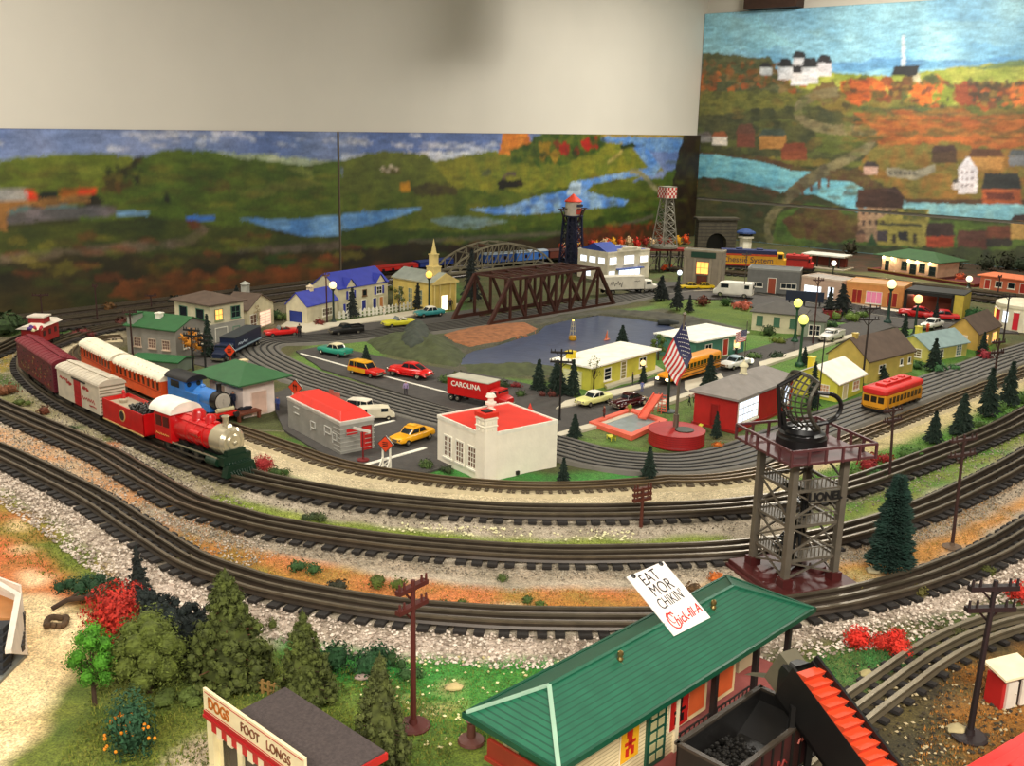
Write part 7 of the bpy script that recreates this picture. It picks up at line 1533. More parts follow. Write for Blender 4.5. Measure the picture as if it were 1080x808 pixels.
b.bar(tuple(up*Lc*.62-nz_*.0008), tuple(Vector((0, min(.045, ry-mid.y+.015), 0))+Vector((0, 0, (zr-ZE)-(mid.z-ZE)-(max(0, .015))*(zr-ZE)/ry))), .006, h=.0012); mk('strut', b, M((210, 200, 190)), t)
INK = M((34, 28, 34), .6); RI = M((206, 52, 44), .5)
T0 = fr_ @ Matrix.Translation((0, 0, .0008))
for s__, x_, y_, sz, an, m_ in (('EAT', -.06, .86, .30, .06, INK), ('MOR', .02, .66, .30, .03, INK), ('CHIKIN\'', .02, .46, .27, .05, INK)):
 text('lettering', s__, wc*sz*1.08, m_, t, T0 @ Matrix.Translation((wc*x_, Lc*y_, 0)) @ Matrix.Rotation(an, 4, 'Z'), .0002, sx=.80 if len(s__) < 4 else .66, bold=-.0001)
text('lettering', 'hick-fil-A', wc*.25, RI, t, T0 @ Matrix.Translation((wc*.09, Lc*.17, 0)) @ Matrix.Rotation(.08, 4, 'Z'), .0002, sx=.8, shear=.35, bold=.0002)
b = B(); b.T = T0; cc = (-wc*.27, Lc*.18)
b.tube([(cc[0]+math.cos(a)*wc*.12, cc[1]+math.sin(a)*wc*.15, 0) for a in [.8+4.8*k/16 for k in range(17)]], wc*.014, 5); b.tube([(cc[0]-wc*.02+math.cos(a)*wc*.05, cc[1]+wc*.05+math.sin(a)*wc*.09, 0) for a in [.2+5*k/10 for k in range(11)]], wc*.009, 5); b.ball((cc[0]+wc*.05, cc[1]+wc*.15, 0), wc*.018, 6); b.bar((cc[0]-wc*.04, cc[1]+wc*.17, 0), (cc[0]-wc*.10, cc[1]+wc*.10, 0), wc*.03, h=.0008)
mk('logo', b, RI, t)
for p_ in ((-wc*.36, Lc*.97), (wc*.40, Lc*.98)): b = B(); b.T = T0; b.ball((p_[0], p_[1], 0), wc*.05, 8, 0, .6); mk('button', b, BLACK, t)
zg = .078; a_, c_, e_ = g(714, 785, zg), g(800, 727, zg), g(852, 759, zg); dv = c_-a_; L = dv.length*1.02; rz = math.atan2(dv.y, dv.x); wv = abs((e_-c_).dot(Vector((math.sin(rz), -math.cos(rz), 0))));
t = thing('hopper_car', 'black open hopper car with coal and red lettering under the coal conveyor', 'train car', (a_.x, a_.y, 0), rz, None); BKM = M((30, 28, 27), .45, var=.2); z0 = .032
b = B(); b.box(0, -.002, z0, L, 0, zg); b.box(0, -wv, z0, L, -wv+.002, zg); b.box(0, -wv, z0, .002, 0, zg); b.box(L-.002, -wv, z0, L, 0, zg); b.add([(.002, -.002, zg-.012), (.002, -wv+.002, zg-.012), (L*.4, -wv+.002, z0), (L*.4, -.002, z0)], [(0, 1, 2, 3)]); b.add([(L-.002, -.002, zg-.012), (L-.002, -wv+.002, zg-.012), (L*.6, -wv+.002, z0), (L*.6, -.002, z0)], [(0, 1, 2, 3)]); b.box(.002, -wv, z0-.002, L, 0, z0+.001); mk('body', b, BKM, t)
b = B()
for (x0q, y0q, x1q, y1q) in ((-.002, -.003, L+.002, .002), (-.002, -wv-.002, L+.002, -wv+.003), (-.002, -wv, .003, 0), (L-.003, -wv, L+.002, 0)): b.box(x0q, y0q, zg, x1q, y1q, zg+.003)
mk('rim', b, M((70, 62, 54), .4), t)
for k in range(8):
 for y in (0, -wv): x = L*(k+.5)/8; b = B(); b.box(x-.0015, y-.0015, z0, x+.0015, y+.0015+.0005, zg); mk('rib', b, BKM, t)
b = B(); rd = random.Random(4)
for k in range(420): b.ball((rd.uniform(.012, L*.55), rd.uniform(-wv+.006, -.006), z0+.012+rd.uniform(0, .014)), rd.uniform(.0015, .0035), 5)
b.box(.01, -wv+.004, z0, L*.9, -.004, z0+.012); mk('coal', b, M((38, 36, 34), .35, var=.4), t)
b = B(); b.box(.002, -wv-.0006, z0, L-.002, -wv+.001, zg-.001); mk('side_sheet', b, M((64, 26, 24), .6, var=.4), t, label='dark red painted side'); scribble(t, frame((L*.42, -wv-.002, z0+.020), (1, 0, 0), (0, 0, 1)), L*.4, .012, M((128, 40, 34)), 5, 12, .0012); scribble(t, frame((L*.82, -wv-.002, z0+.030), (1, 0, 0), (0, 0, 1)), L*.12, .005, M((180, 96, 80)), 6, 5, .0012)
b = B(); b.box(0, -wv*.7, z0-.008, L, -wv*.3, z0); mk('underframe', b, DARK, t)
for x in (.2, .8):
 for s in (-1, 1):
  for k in (-1, 1): b = B(); xx = x*L+k*.013; b.cyl((xx, -wv/2+s*.0215-.002, .026), (xx, -wv/2+s*.0215+.002, .026), .0085, n=14); mk('wheel', b, DARK, t)
hi, lo = g(846, 702, .140), g(957, 850, .072)
dvv = lo-hi; Lc_ = dvv.length; X_ = dvv.normalized(); S_ = Vector((0, 0, 1)).cross(X_).normalized(); Zc = X_.cross(S_).normalized()
t = thing('coal_conveyor', 'inclined black coal conveyor with ribbed orange-red cover above the hopper car', 'conveyor', (hi.x, hi.y, 0)); t.location = (0, 0, 0)
FR = Matrix((X_, S_, Zc)).transposed().to_4x4(); FR.translation = hi; wq = .0135
b = B(); b.T = FR; b.box(0, -wq, -.046, Lc_*1.25, -wq+.003, .002); b.box(0, wq-.003, -.046, Lc_*1.25, wq, .004); b.box(0, -wq, -.046, Lc_*1.25, wq, -.042); b.loft([(-.012, wq*.8, -.026, -.006, 3), (0, wq, -.046, .002, 6)], 0, 12); mk('trough', b, BKM, t)
OC = M((206, 82, 46), .55, var=.15)
b = B(); b.T = FR; n_ = 16
for k in range(n_): x = .006+Lc_*1.2*k/n_; b.add([(x, -wq*.97, .002), (x, wq*.97, .002), (x+Lc_*1.2/n_, wq*.97, .009), (x+Lc_*1.2/n_, -wq*.97, .009), (x+Lc_*1.2/n_, wq*.97, .002), (x+Lc_*1.2/n_, -wq*.97, .002)], [(0, 1, 2, 3), (3, 2, 4, 5), (0, 3, 5), (1, 4, 2)])
mk('cover', b, OC, t)
b = B(); b.T = FR;
for k in range(30): x = Lc_*1.2*k/30; b.box(x, wq-.001, .004, x+.006, wq+.002, .011)
b.box(0, wq-.001, 0, Lc_*1.25, wq+.001, .006); mk('chain', b, BLACK, t)
b = B(); b.T = FR; b.box(-.022, -wq*.7, -.045, 0, wq*.9, -.005); b.add([(-.02, -wq*.6, -.045), (-.02, wq*.8, -.045), (-.045, wq*.5, -.075), (-.045, -wq*.3, -.075)], [(0, 1, 2, 3)]); mk('chute', b, M((130, 124, 106), .4, .4), t)
for u in (.15, .85):
 for s in (-1, 1): b = B(); p_ = FR @ Vector((Lc_*u, s*wq, -.03)); b.bar(p_, (p_.x, p_.y, 0), .006); mk('support', b, BKM, t)
zs = .082; s0, s1 = g(221, 747, zs), g(325, 822, zs); rb_ = g(311, 731, zs+.004); dv = s1-s0; L = dv.length; rz = math.atan2(dv.y, dv.x); dd = abs((rb_-s0).dot(Vector((-math.sin(rz), math.cos(rz), 0))))
t = thing('food_stand', 'cream refreshment stand with dark flat roof and long lettered signboard', 'building', (s0.x, s0.y, 0), rz); q_ = .012
b = B(); b.box(.030, .006, 0, L, dd*.9, zs-.004); b.box(.0, .002, 0, .030, .012, zs-.004); mk('wall', b, M((222, 210, 170), .6), t)
b = B(); sx_ = (Mi := None)
b.add([(.026, .0, zs), (L+.02, .0, zs), (L+.02, dd, zs+.004), (.026, dd, zs+.004), (.026, 0, zs-.004), (L+.02, 0, zs-.004), (L+.02, dd, zs), (.026, dd, zs)], [(0, 1, 2, 3), (4, 5, 6, 7), (0, 1, 5, 4), (1, 2, 6, 5), (2, 3, 7, 6), (3, 0, 4, 7)]); mk('roof', b, M((82, 72, 70), .95, var=.25, sc=300, bump=.4), t)
b = B(); b.box(L+.019, -.002, zs-.006, L+.022, dd+.002, zs+.0015); mk('roof_edge', b, M((180, 40, 36)), t, label='red roof edge')
b = B(); sh_ = .029; b.box(0, -.006, zs-.004, L*1.02, -.003, zs-.004+sh_); mk('signboard', b, M((230, 214, 178), .6), t)
b = B(); b.box(0, -.0068, zs-.004, L*1.02, -.0058, zs+.001); b.box(.003, -.0065, zs+.0025, L*1.01, -.0058, zs+.0031); b.box(.003, -.0065, zs+sh_-.0072, L*1.01, -.0058, zs+sh_-.0066); b.box(.0, -.008, zs-.006, L*1.02, -.003, zs-.003); mk('sign_border', b, M((176, 34, 40)), t)
text('lettering', 'DOGS', .0165, M((178, 104, 30)), t, frame((L*.17, -.0064, zs+.0125), (1, 0, 0), (0, 0, 1)), .0005, bold=.0003, sx=.82)
text('lettering', 'FOOT', .0135, M((120, 70, 44)), t, frame((L*.50, -.0064, zs+.0120), (1, 0, 0), (0, 0, 1)), .0005, sx=.85)
text('lettering', 'LONGS', .0135, M((120, 70, 44)), t, frame((L*.78, -.0064, zs+.0120), (1, 0, 0), (0, 0, 1)), .0005, sx=.85)
b = B(); b.box(.0, -.004, .0, .010, .006, zs); mk('corner_post', b, M((226, 214, 176)), t)
b = B(); b.box(.018, .002, .012, L*.9, .006, zs-.012); mk('counter_window', b, M((52, 44, 42), .3), t)
for x in (.30, .62): b = B(); b.box(L*x, -.001, .0, L*x+.008, .006, zs-.006); mk('mullion', b, M((226, 214, 176)), t)
b = B()
for k in range(16): x = .014+(L-.02)*k/16; b.box(x, -.007, zs-.016-(.003 if k % 2 else 0), x+(L-.02)/16, -.001, zs-.006, k % 2)
mk('awning', b, [M((186, 40, 44)), M((226, 210, 180))], t)
b = B(); b.box(-.01, -.05, 0, L, .0, .003); mk('step', b, M((206, 190, 160)), t)
f0, f1 = g(245, 722), g(297, 737); L = (f1-f0).length; t = thing('wooden_fence', 'tiny tan rail fence behind the refreshment stand', 'fence', f0, math.atan2((f1-f0).y, (f1-f0).x)); WD = M((150, 120, 70), .8)
for z in (.006, .014): b = B(); b.bar((0, 0, z), (L, 0, z), .0018, h=.0024); mk('rail', b, WD, t)
for k in range(9): b = B(); x = L*k/8; b.bar((x, 0, 0), (x, 0, .018), .0028); mk('post', b, WD, t)
PBS = [g(-14, 598, .0), g(17, 612, 0), g(24, 640, 0)]
t = thing('porch', 'white raised porch with railing, tan floor and dark steps at the left edge', 'porch', (0, 0, 0)); zd = .045
A_, B_, C_, D_ = g(-30, 640, zd), g(16, 630, zd), g(20, 690, zd*.0+.0), g(-30, 760, zd)
pa, pb, pc = g(-40, 612, zd), g(22, 636, zd), g(20, 708, zd)
def slab(pts, z0, z1, m, nm, **k): b = B(); b.prism([(p.x, p.y) for p in pts], z0, z1); return mk(nm, b, m, t, **k)
slab([pa, pb, g(20, 652, zd), g(-40, 652, zd)], 0, zd, M((196, 140, 84), .7), 'floor_deck')
def wallseg(p, q, z0, z1, m, nm, th=.003):
 dd_ = (q-p).normalized(); n_ = Vector((-dd_.y, dd_.x, 0))*th; b = B(); b.prism([(v.x, v.y) for v in (p, q, q+n_, p+n_)], z0, z1); return mk(nm, b, m, t)
WP = M((226, 214, 200), .6)
wallseg(pa, pb, 0, zd+.024, WP, 'side_wall'); Q4 = [g(20, 629, .066), g(9, 689, .062), g(30, 691, 0), g(25, 640, 0)]; b = B(); b.add([tuple(v) for v in Q4]+[tuple(v-Vector((.004, 0, 0))) for v in Q4], [(0, 1, 2, 3), (7, 6, 5, 4), (0, 4, 5, 1), (1, 5, 6, 2), (2, 6, 7, 3), (3, 7, 4, 0)]); mk('side_wall', b, WP, t); b = B(); p_, q_ = g(30, 691), g(-20, 742); b.prism([(v.x, v.y) for v in (p_, g(14, 694), g(-30, 730), q_)], 0, .004); mk('plinth', b, M((120, 120, 112)), t); pb, pc = Q4[0]-Vector((0, 0, .024)), Q4[1]-Vector((0, 0, .022))
for p, q in ((pa, pb), (pb, pc)):
 b = B(); b.bar(p+Vector((0, 0, .026)), q+Vector((0, 0, .024)), .007, h=.005); mk('handrail', b, WP, t)
 n_ = 10
 if q is pc:
  for k in range(n_): u = .25+.7*k/n_; c_ = (Q4[0]*(1-u)+Q4[1]*u)*.42+(Q4[3]*(1-u)+Q4[2]*u)*.58; b = B(); b.box(-.0012, -.0035, -.004, .0035, .0035, .004); o = mk('slot', b, M((50, 48, 50)), t); o.location = c_
for k in range(6):
 y = 656+k*9; p, q = g(-40, y, zd*(1-k/6)), g(12, y-2, zd*(1-k/6)); b = B(); b.prism([(p.x, p.y), (q.x, q.y), (q.x, q.y-.022), (p.x, p.y-.022)], 0, zd*(1-k/6)); mk('step', b, M((60, 62, 66), .8), t)
a, rz, w, d = basis((1054, 749), (1084, 741), (1034, 739)); h = ht((1054, 749), 717)
t = thing('tool_shed', 'small red shed with white slanted roof and white doors at the right edge', 'shed', a, rz)
b = B(); b.box(0, 0, 0, w, d, h); mk('wall', b, M((178, 34, 32), .6), t); b = B(); b.add([(-.004, -.006, h), (w+.004, -.006, h), (w+.004, d+.004, h+.008), (-.004, d+.004, h+.008), (-.004, -.006, h+.003), (w+.004, -.006, h+.003), (w+.004, d+.004, h+.011), (-.004, d+.004, h+.011)], [(0, 1, 2, 3), (4, 5, 6, 7), (0, 1, 5, 4), (1, 2, 6, 5), (2, 3, 7, 6), (3, 0, 4, 7)]); mk('roof', b, M((236, 222, 186), .6), t)
for u in (.30, .80): b = B(); b.box(w*u-.008, -.003, .001, w*u+.008, 0, h*.86); b.ball((w*u+.005, -.004, h*.5), .001, 6); mk('door', b, M((214, 204, 190)), t)
b = B(); b.box(w*.52, -.002, .0, w*.58, 0, h*.9); mk('post', b, DARK, t)
q = g(1158, 872); t = thing('red_roof_shed', 'bright red stepped roof shed cut by the lower right corner', 'shed', (q.x, q.y, 0), .62)
b = B(); b.box(-.09, -.08, 0, .09, .08, .045); mk('wall', b, M((170, 40, 34)), t)
b = B()
for k in range(4): z = .045+k*.005; e = .10-k*.016; b.box(-e, -e*.9, z, e, e*.9, z+.005)
mk('roof', b, M((214, 44, 38), .5), t, bevel=.001)
# ================================================================ cars and trucks
car('mint green sedan with cream roof parked on the inner lot', (371, 379), (336, 372), M((56, 156, 132), .3, coat=.3), M((224, 214, 180), .4), 'fin', L=.092)
car('yellow and red forties station wagon in the inner lot', (369, 393), (405, 401), M((200, 46, 36), .35), M((222, 170, 40), .35), 'wagon', two=M((222, 170, 40), .35), L=.09)
car('large red forties convertible coupe on the inner lot', (455, 402), (410, 395), M((214, 34, 32), .28, coat=.4), None, 'forties', L=.105)
car('bright red convertible with open top near the blue garage', (315, 354), (279, 357), M((206, 36, 34), .3, coat=.3), None, 'conv', L=.092)
car('black pickup truck on the street by the driveway', (381, 352), (349, 355), M((34, 32, 30), .4), None, 'pickup', L=.09)
car('yellow and white convertible before the picket fence', (437, 344), (404, 347), M((206, 200, 60), .35), None, 'conv', two=WHITE, L=.095)
car('teal and white sedan parked by the church', (468, 333), (437, 336), M((60, 140, 140), .35), WHITE, 'fin', L=.09)
t = car('yellow taxi cab with roof sign beside the white corner building', (450, 462), (419, 472), M((236, 176, 28), .32, coat=.3), None, 'sedan', L=.088, cat='taxi')
b = B(); b.box(-.006, -.010, .0305, .006, .010, .036); mk('roof_sign', b, M((240, 190, 60)), t)
car('white sedan parked behind the grey diner', (385, 437), (360, 434), M((230, 222, 204), .4), None, 'wagon', L=.078)
t = car('white jeep tow truck behind the grey diner', (388, 444), (407, 443), M((222, 214, 190), .4), None, 'van', L=.066)
car('white and yellow fifties sedan on the street by the yellow bungalow', (640, 424), (611, 431), M((222, 220, 150), .35), WHITE, 'fin', L=.084)
car('dark maroon forties sedan beside the pool', (682, 425), (642, 436), M((76, 20, 30), .2, coat=.6), None, 'forties', L=.092)
car('white van on the back street', (786, 315), (760, 313), M((224, 220, 208), .5), None, 'van', L=.13)
car('white sedan on the street behind the schoolhouse', (786, 386), (762, 392), M((214, 212, 204), .4), M((160, 180, 190), .4), 'fin', L=.09)
for i, (a, c) in enumerate((((748, 306), (735, 306)), ((734, 306), (721, 306)))):
 car(('yellow sports car parked before the bank, nearer the white van', 'yellow sports car parked before the bank at its corner')[i], a, c, M((226, 196, 30), .4), None, 'sedan', L=.075)
car('red truck-like car inside the dark garage', (975, 337), (958, 335), M((190, 30, 34), .4), None, 'forties', L=.11); car('red sedan inside the dark garage', (1000, 339), (984, 338), M((196, 40, 44), .4), None, 'sedan', L=.1)
car('white pickup parked at the far end of the middle street', (884, 357), (868, 363), M((200, 196, 186), .5), None, 'pickup', L=.1)
car('white coupe parked beside the curving right-hand street', (990, 345), (975, 349), M((206, 204, 196), .5), None, 'sedan', L=.09)
def semi(label, Pr, Pf, zt, box, cab, word=None, wc_=WHITE, cabL=.28, group=None, wid=.042, stripe=None, roofm=None, name='truck'):
 a, c = g(*Pr), g(*Pf); dv = c-a; L = dv.length; rz = math.atan2(dv.y, dv.x); h = ht(Pr, zt); w = wid/2
 t = thing(name, label, 'truck', (a.x, a.y, .004), rz, group); xl = L*(1-cabL)
 b = B(); b.box(0, -w, h*.28, xl, w, h); mk('trailer', b, box, t, bevel=.0012)
 b = B(); b.box(-.001, -w-.001, h, xl+.001, w+.001, h+.002); mk('trailer_roof', b, roofm or box, t)
 b = B(); b.box(.01, -w*.5, h*.2, L*.95, w*.5, h*.28); mk('chassis', b, BLACK, t)
 b = B(); x0q = xl+.004; cl = L-x0q
 b.loft([(x0q, w*.92, h*.2, h*.78, 6), (x0q+cl*.5, w*.92, h*.2, h*.78, 6), (x0q+cl*.56, w*.88, h*.2, h*.52, 5), (L-.004, w*.7, h*.2, h*.48, 4), (L, w*.6, h*.22, h*.44, 4)], 0, 18); mk('cab', b, cab, t, smooth=True)
 b = B(); b.box(x0q+cl*.40, -w*.8, h*.52, x0q+cl*.53, w*.8, h*.72); b.box(x0q+cl*.1, -w*.94, h*.54, x0q+cl*.42, w*.94, h*.70); mk('windscreen', b, GLASS, t)
 r = h*.14
 for x in (.07*L, .07*L+r*2.3, xl*.96, L*.93):
  for s in (-1, 1): wheel(t, x, s*w*.85, r, .006)
 b = B(); b.box(L-.002, -w*.8, h*.12, L+.002, w*.8, h*.22); mk('front_bumper', b, CHROME, t)
 if stripe: b = B(); b.box(0, -w-.0008, h*.34, xl, -w, h*.42); b.box(0, w, h*.34, xl, w+.0008, h*.42); mk('stripe', b, stripe, t)
 if word:
  for s in (-1, 1):
   if word == 'CAROLINA': text('lettering', word, h*.30, wc_, t, frame((xl*.46, s*(w+.0006), h*.76), (-s, 0, 0), (0, 0, 1)), .0002, bold=.0003)
   else: scribble(t, frame((xl*word[0], s*(w+.0006), h*word[1]), (-s, 0, 0), (0, 0, 1)), xl*word[2], h*word[3], wc_, 3, 11, .0009)
   if word != 'CAROLINA' and word[0] < .5: scribble(t, frame((xl*.82, s*(w+.0006), h*.75), (-s, 0, 0), (0, 0, 1)), xl*.14, h*.1, wc_, 3, 8, .0006)
 return t
semi('red truck lettered CAROLINA on its boxy trailer with silver roof', (478, 421), (538, 433), 397, M((200, 34, 32), .4), M((200, 34, 32), .4), 'CAROLINA', WHITE, roofm=M((190, 186, 170), .5), wid=.05)
semi('long navy blue semi truck with pale stripe near the cream stucco house', (268, 364), (229, 384), 345, M((30, 44, 72), .45), M((30, 44, 72), .45), (.72, .62, .34, .2), M((190, 200, 210)), stripe=M((150, 170, 180)), roofm=M((60, 66, 70)), wid=.046)
semi('long white semi truck with dark lettering in front of the white office block', (634, 311), (692, 309), 293, M((220, 214, 198), .5), M((224, 220, 206), .5), (.3, .62, .3, .4), M((60, 56, 54)), wid=.055)
a, c = g(752, 391), g(698, 408); dv = c-a; L = dv.length; rz = math.atan2(dv.y, dv.x); h = .058; w = .024; SY = M((236, 160, 30), .38, coat=.2)
t = thing('school_bus', 'yellow-orange school bus with glowing headlights coming down the street', 'bus', (a.x, a.y, .004), rz)
b = B(); b.loft([(0, w*.9, .010, h*.96, 6), (.004, w, .008, h, 6), (L*.80, w, .008, h, 6), (L*.81, w*.96, .010, h*.96, 6)], 0, 22); b.loft([(L*.80, w*.84, .008, h*.52, 5), (L*.97, w*.78, .008, h*.5, 5), (L, w*.7, .010, h*.44, 4)], 0, 18); mk('body', b, SY, t, smooth=True)
for k in range(11):
 for s in (-1, 1): x = L*.05+L*.70*k/10.5; b = B(); b.box(x, s*w-.0004, h*.60, x+L*.048, s*w+.0008, h*.80); mk('window', b, M((60, 50, 30), .2), t)
b = B(); b.box(L*.812, -w*.8, h*.58, L*.816, w*.8, h*.84); mk('windscreen', b, GLASS, t)
b = B()
for s in (-1, 1):
 for z in (.30, .46, .54): b.box(0, s*w-.0005, h*z, L*.8, s*w+.0009, h*z+.0016)
b.box(L, -w*.4, h*.16, L+.001, w*.4, h*.36); mk('stripe', b, BLACK, t)
for s in (-1, 1): b = B(); b.cyl((L*.99, s*w*.62, h*.28), (L*1.005, s*w*.62, h*.28), .0042, n=12); mk('headlight', b, M((255, 240, 190), emit=6), t)
b = B(); b.box(L*.78, -.008, h, L*.81, .008, h+.005); mk('beacon', b, M((255, 140, 50), emit=3), t)
b = B(); b.bar((L*1.004, -w*.9, .012), (L*1.004, w*.9, .012), .004); mk('front_bumper', b, BLACK, t)
for x in (.16, .86):
 for s in (-1, 1): wheel(t, L*x, s*w*.9, .009, .006)
# ================================================================ pool, sunbathers' chairs, signs
PK = M((224, 112, 88), .5); o1, o2, o3, o4 = g(621, 449), g(666, 465), g(704, 447), g(664, 434)
t = thing('swimming_pool', 'salmon pink model swimming pool with slide and grey water', 'pool', (0, 0, 0))
def inset(P, k): c = sum(P, Vector())/len(P); return [p+(c-p)*k for p in P]
Q = [o1, o2, o3, o4]; I_ = inset(Q, .24)
b = B(); zz = .010
vs = [(p.x, p.y, 0) for p in Q]+[(p.x, p.y, zz) for p in Q]+[(p.x, p.y, zz) for p in I_]+[(p.x, p.y, .002) for p in I_]
fs = []
for i in range(4): j = (i+1) % 4; fs += [(i, j, 4+j, 4+i), (4+i, 4+j, 8+j, 8+i), (8+i, 8+j, 12+j, 12+i)]
b.add(vs, fs); mk('pool_edge', b, PK, t); b = B(); b.add([(p.x, p.y, .005) for p in I_], [(0, 1, 2, 3)]); mk('pool_water', b, M((150, 160, 160), .15, bump=.3), t)
s0, s1 = g(676, 445, .010), g(692, 418, .0); s1 = Vector((s1.x, s1.y, 0)); bs = g(693, 436); hs_ = ht((693, 436), 416)
top_ = Vector((bs.x, bs.y, hs_)); bot_ = Vector((g(677, 446).x, g(677, 446).y, .012)); dd_ = top_-bot_; sd_ = Vector((-dd_.y, dd_.x, 0)).normalized()
b = B(); wq = .010
b.add([tuple(bot_-sd_*wq), tuple(bot_+sd_*wq), tuple(top_+sd_*wq), tuple(top_-sd_*wq)]+[tuple(v+Vector((0, 0, -.003))) for v in (bot_-sd_*wq, bot_+sd_*wq, top_+sd_*wq, top_-sd_*wq)], [(0, 1, 2, 3), (7, 6, 5, 4), (0, 1, 5, 4), (1, 2, 6, 5), (2, 3, 7, 6), (3, 0, 4, 7)])
for s in (-1, 1): b.bar(bot_+sd_*wq*s+Vector((0, 0, .002)), top_+sd_*wq*s+Vector((0, 0, .002)), .002, h=.005)
mk('slide', b, PK, t)
b = B()
for s in (-1, 1):
 for k in (0, .012): b.bar((top_.x+sd_.x*wq*s+dd_.x*0+k, top_.y+sd_.y*wq*s+k*.6, 0), (top_.x+sd_.x*wq*s+k, top_.y+sd_.y*wq*s+k*.6, hs_), .002)
for k in range(6): z = hs_*(k+.5)/6; b.bar(top_+sd_*wq+Vector((.012, .007, z-hs_)), top_-sd_*wq+Vector((.012, .007, z-hs_)), .0016)
mk('slide_ladder', b, PK, t)
b = B(); q1 = g(700, 452); b.box(-.03, -.01, 0, .03, .01, .009); b.box(-.008, -.01, .009, .008, .01, .016); b.T = Matrix.Identity(4); o = mk('diving_platform', b, PK, t); o.location = (q1.x+.0, q1.y+.0, 0); o.rotation_euler = (0, 0, .4)
LC = M((212, 206, 70), .5)
for P_, rzz, lb in (((733, 455), .5, 'yellow lounge chair by the round red memorial'), ((645, 464), -1.2, 'yellow lounge chair on the grass before the pool')):
 q = g(*P_); t = thing('lounge_chair', lb, 'lounge chair', (q.x, q.y, 0), rzz, None)
 b = B(); b.box(-.014, -.006, .006, .008, .006, .008); mk('seat', b, LC, t); b = B(); b.add([(.008, -.006, .007), (.008, .006, .007), (.018, .006, .015), (.018, -.006, .015)], [(0, 1, 2, 3)]); mk('backrest', b, LC, t)
 for x in (-.012, .008):
  for y in (-.005, .005): b = B(); b.bar((x, y, 0), (x, y, .007), .0014); mk('leg', b, LC, t)
ORS = M((226, 84, 44), .5);
def warn(label, Pb, zc_, half, arrows=True, legs=True, rzz=-.35, stem=None):
 q = g(*Pb); t = thing('warning_sign', label, 'road sign', (q.x, q.y, .003), rzz, 'orange diamond road work signs'); h = ht(Pb, zc_); s = pxm(Pb)*half
 b = B(); b.T = Matrix.Translation((0, 0, h)) @ Matrix.Rotation(PI/4, 4, 'Y'); r = s/1.414*1.0; b.box(-r, -.0012, -r, r, .0012, r, 0); b.box(-r*.92, -.0016, -r*.92, r*.92, -.001, r*.92, 1); b.box(-r*1.0, .0010, -r*1.0, r*1.0, .0022, r*1.0, 2); mk('panel', b, [DARK, ORS, WHITE], t)
 b = B()
 if arrows:
  for x in (-.2, .2): b.bar((x*s, -.002, h-s*.35), (x*s*.6, -.002, h+s*.4), s*.12, h=.0006)
  b.add([(-s*.34, -.0022, h+s*.15), (0, -.0022, h+s*.15), (-s*.14, -.0022, h+s*.5)], [(0, 1, 2)]); b.add([(0, -.0022, h+s*.1), (s*.34, -.0022, h+s*.1), (s*.14, -.0022, h+s*.45)], [(0, 1, 2)])
 else:
  for z in (.22, 0, -.22): b.box(-s*.34, -.0022, h+s*z-s*.05, s*.34, -.0018, h+s*z+s*.05)
 mk('legend', b, BLACK, t)
 b = B()
 if legs:
  for x in (-.5, .5): b.bar((x*s, .003, 0), (x*s*.9, .003, h), .003); b.bar((x*s, .003, .001), (x*s, -.016, .001), .003); b.bar((x*s, -.014, .001), (x*s, .003, h*.42), .0022)
  for z in (.06, .35): b.bar((-s*.5, .003, h*z), (s*.5, .003, h*z), .0025)
  b.bar((-s*.5, .003, h*.05), (s*.5, .003, h*.35), .0022)
  mk('stand', b, WHITE, t)
 else: b.bar((0, .002, 0), (0, .002, h), .002); mk('stand', b, M((160, 60, 50)), t)
 return t
warn('orange diamond sign on white A-frame at the front edge of the lot', (407, 495), 470, 9, False)
warn('orange diamond sign with two black arrows behind the grey diner', (312, 425), 410, 8.5)
warn('orange sign beside the navy truck cab', (243, 386), 371, 7, False, False)
q = g(383, 487); t = thing('crossing_sign', 'dark red railroad crossing signpost with white arm before the grey diner', 'road sign', (q.x, q.y, .003), -.1); h = ht((383, 487), 453)
b = B(); b.lathe([(.012, 0), (.012, .002), (1e-4, .003)], 16); b.cyl((0, 0, 0), (0, 0, h*.9), .0018, n=8); mk('post', b, M((120, 30, 32)), t); b = B(); b.bar((-.018, -.002, h), (.016, -.002, h*.90), .0018, h=.0055); mk('arm', b, M((214, 206, 196)), t); b = B(); b.box(-.004, -.001, h*.4, .004, .001, h*.86); mk('back_panel', b, M((190, 40, 40)), t)
q = g(350, 432); t = thing('roof_billboard', 'salmon pink notice board standing behind the diner roof', 'sign', (q.x, q.y, .003), -.35); h = ht((350, 432), 415); b = B(); b.box(-.022, -.001, h*.45, .022, .001, h); b.box(-.005, -.001, h, .005, .001, h*1.15); mk('panel', b, M((196, 110, 96)), t); b = B(); b.bar((-.015, 0, 0), (-.015, 0, h*.5), .002); b.bar((.015, 0, 0), (.015, 0, h*.5), .002); mk('post', b, DARK, t)
b = B(); b.lathe([(.008, 0), (.008, .0015), (.006, .0015), (1e-4, .018)], 14); o = mk('traffic_cone', b, M((226, 70, 46)), label='red traffic cone behind the white corner building', cat='traffic cone'); q = g(559, 434); o.location = (q.x, q.y, .003)
a = g(828, 322); t = thing('billboard', 'dark navy billboard beside the back street', 'billboard', a, basis((828, 322), (868, 325))[1]); h = ht((828, 322), 306); w = (g(868, 325)-a).length; b = B(); b.box(0, 0, h*.35, w, .006, h); mk('panel', b, M((30, 44, 66), .5), t)
for x in (.1, .5, .9): b = B(); b.box(w*x-.003, .006, 0, w*x+.003, .012, h); mk('post', b, DARK, t)
b = B(); b.lathe([(w*.11, h*.45), (w*.13, h*.6), (w*.08, h*.75), (1e-4, h*.8)], 10, 0, (w*.4, -.0, 0));
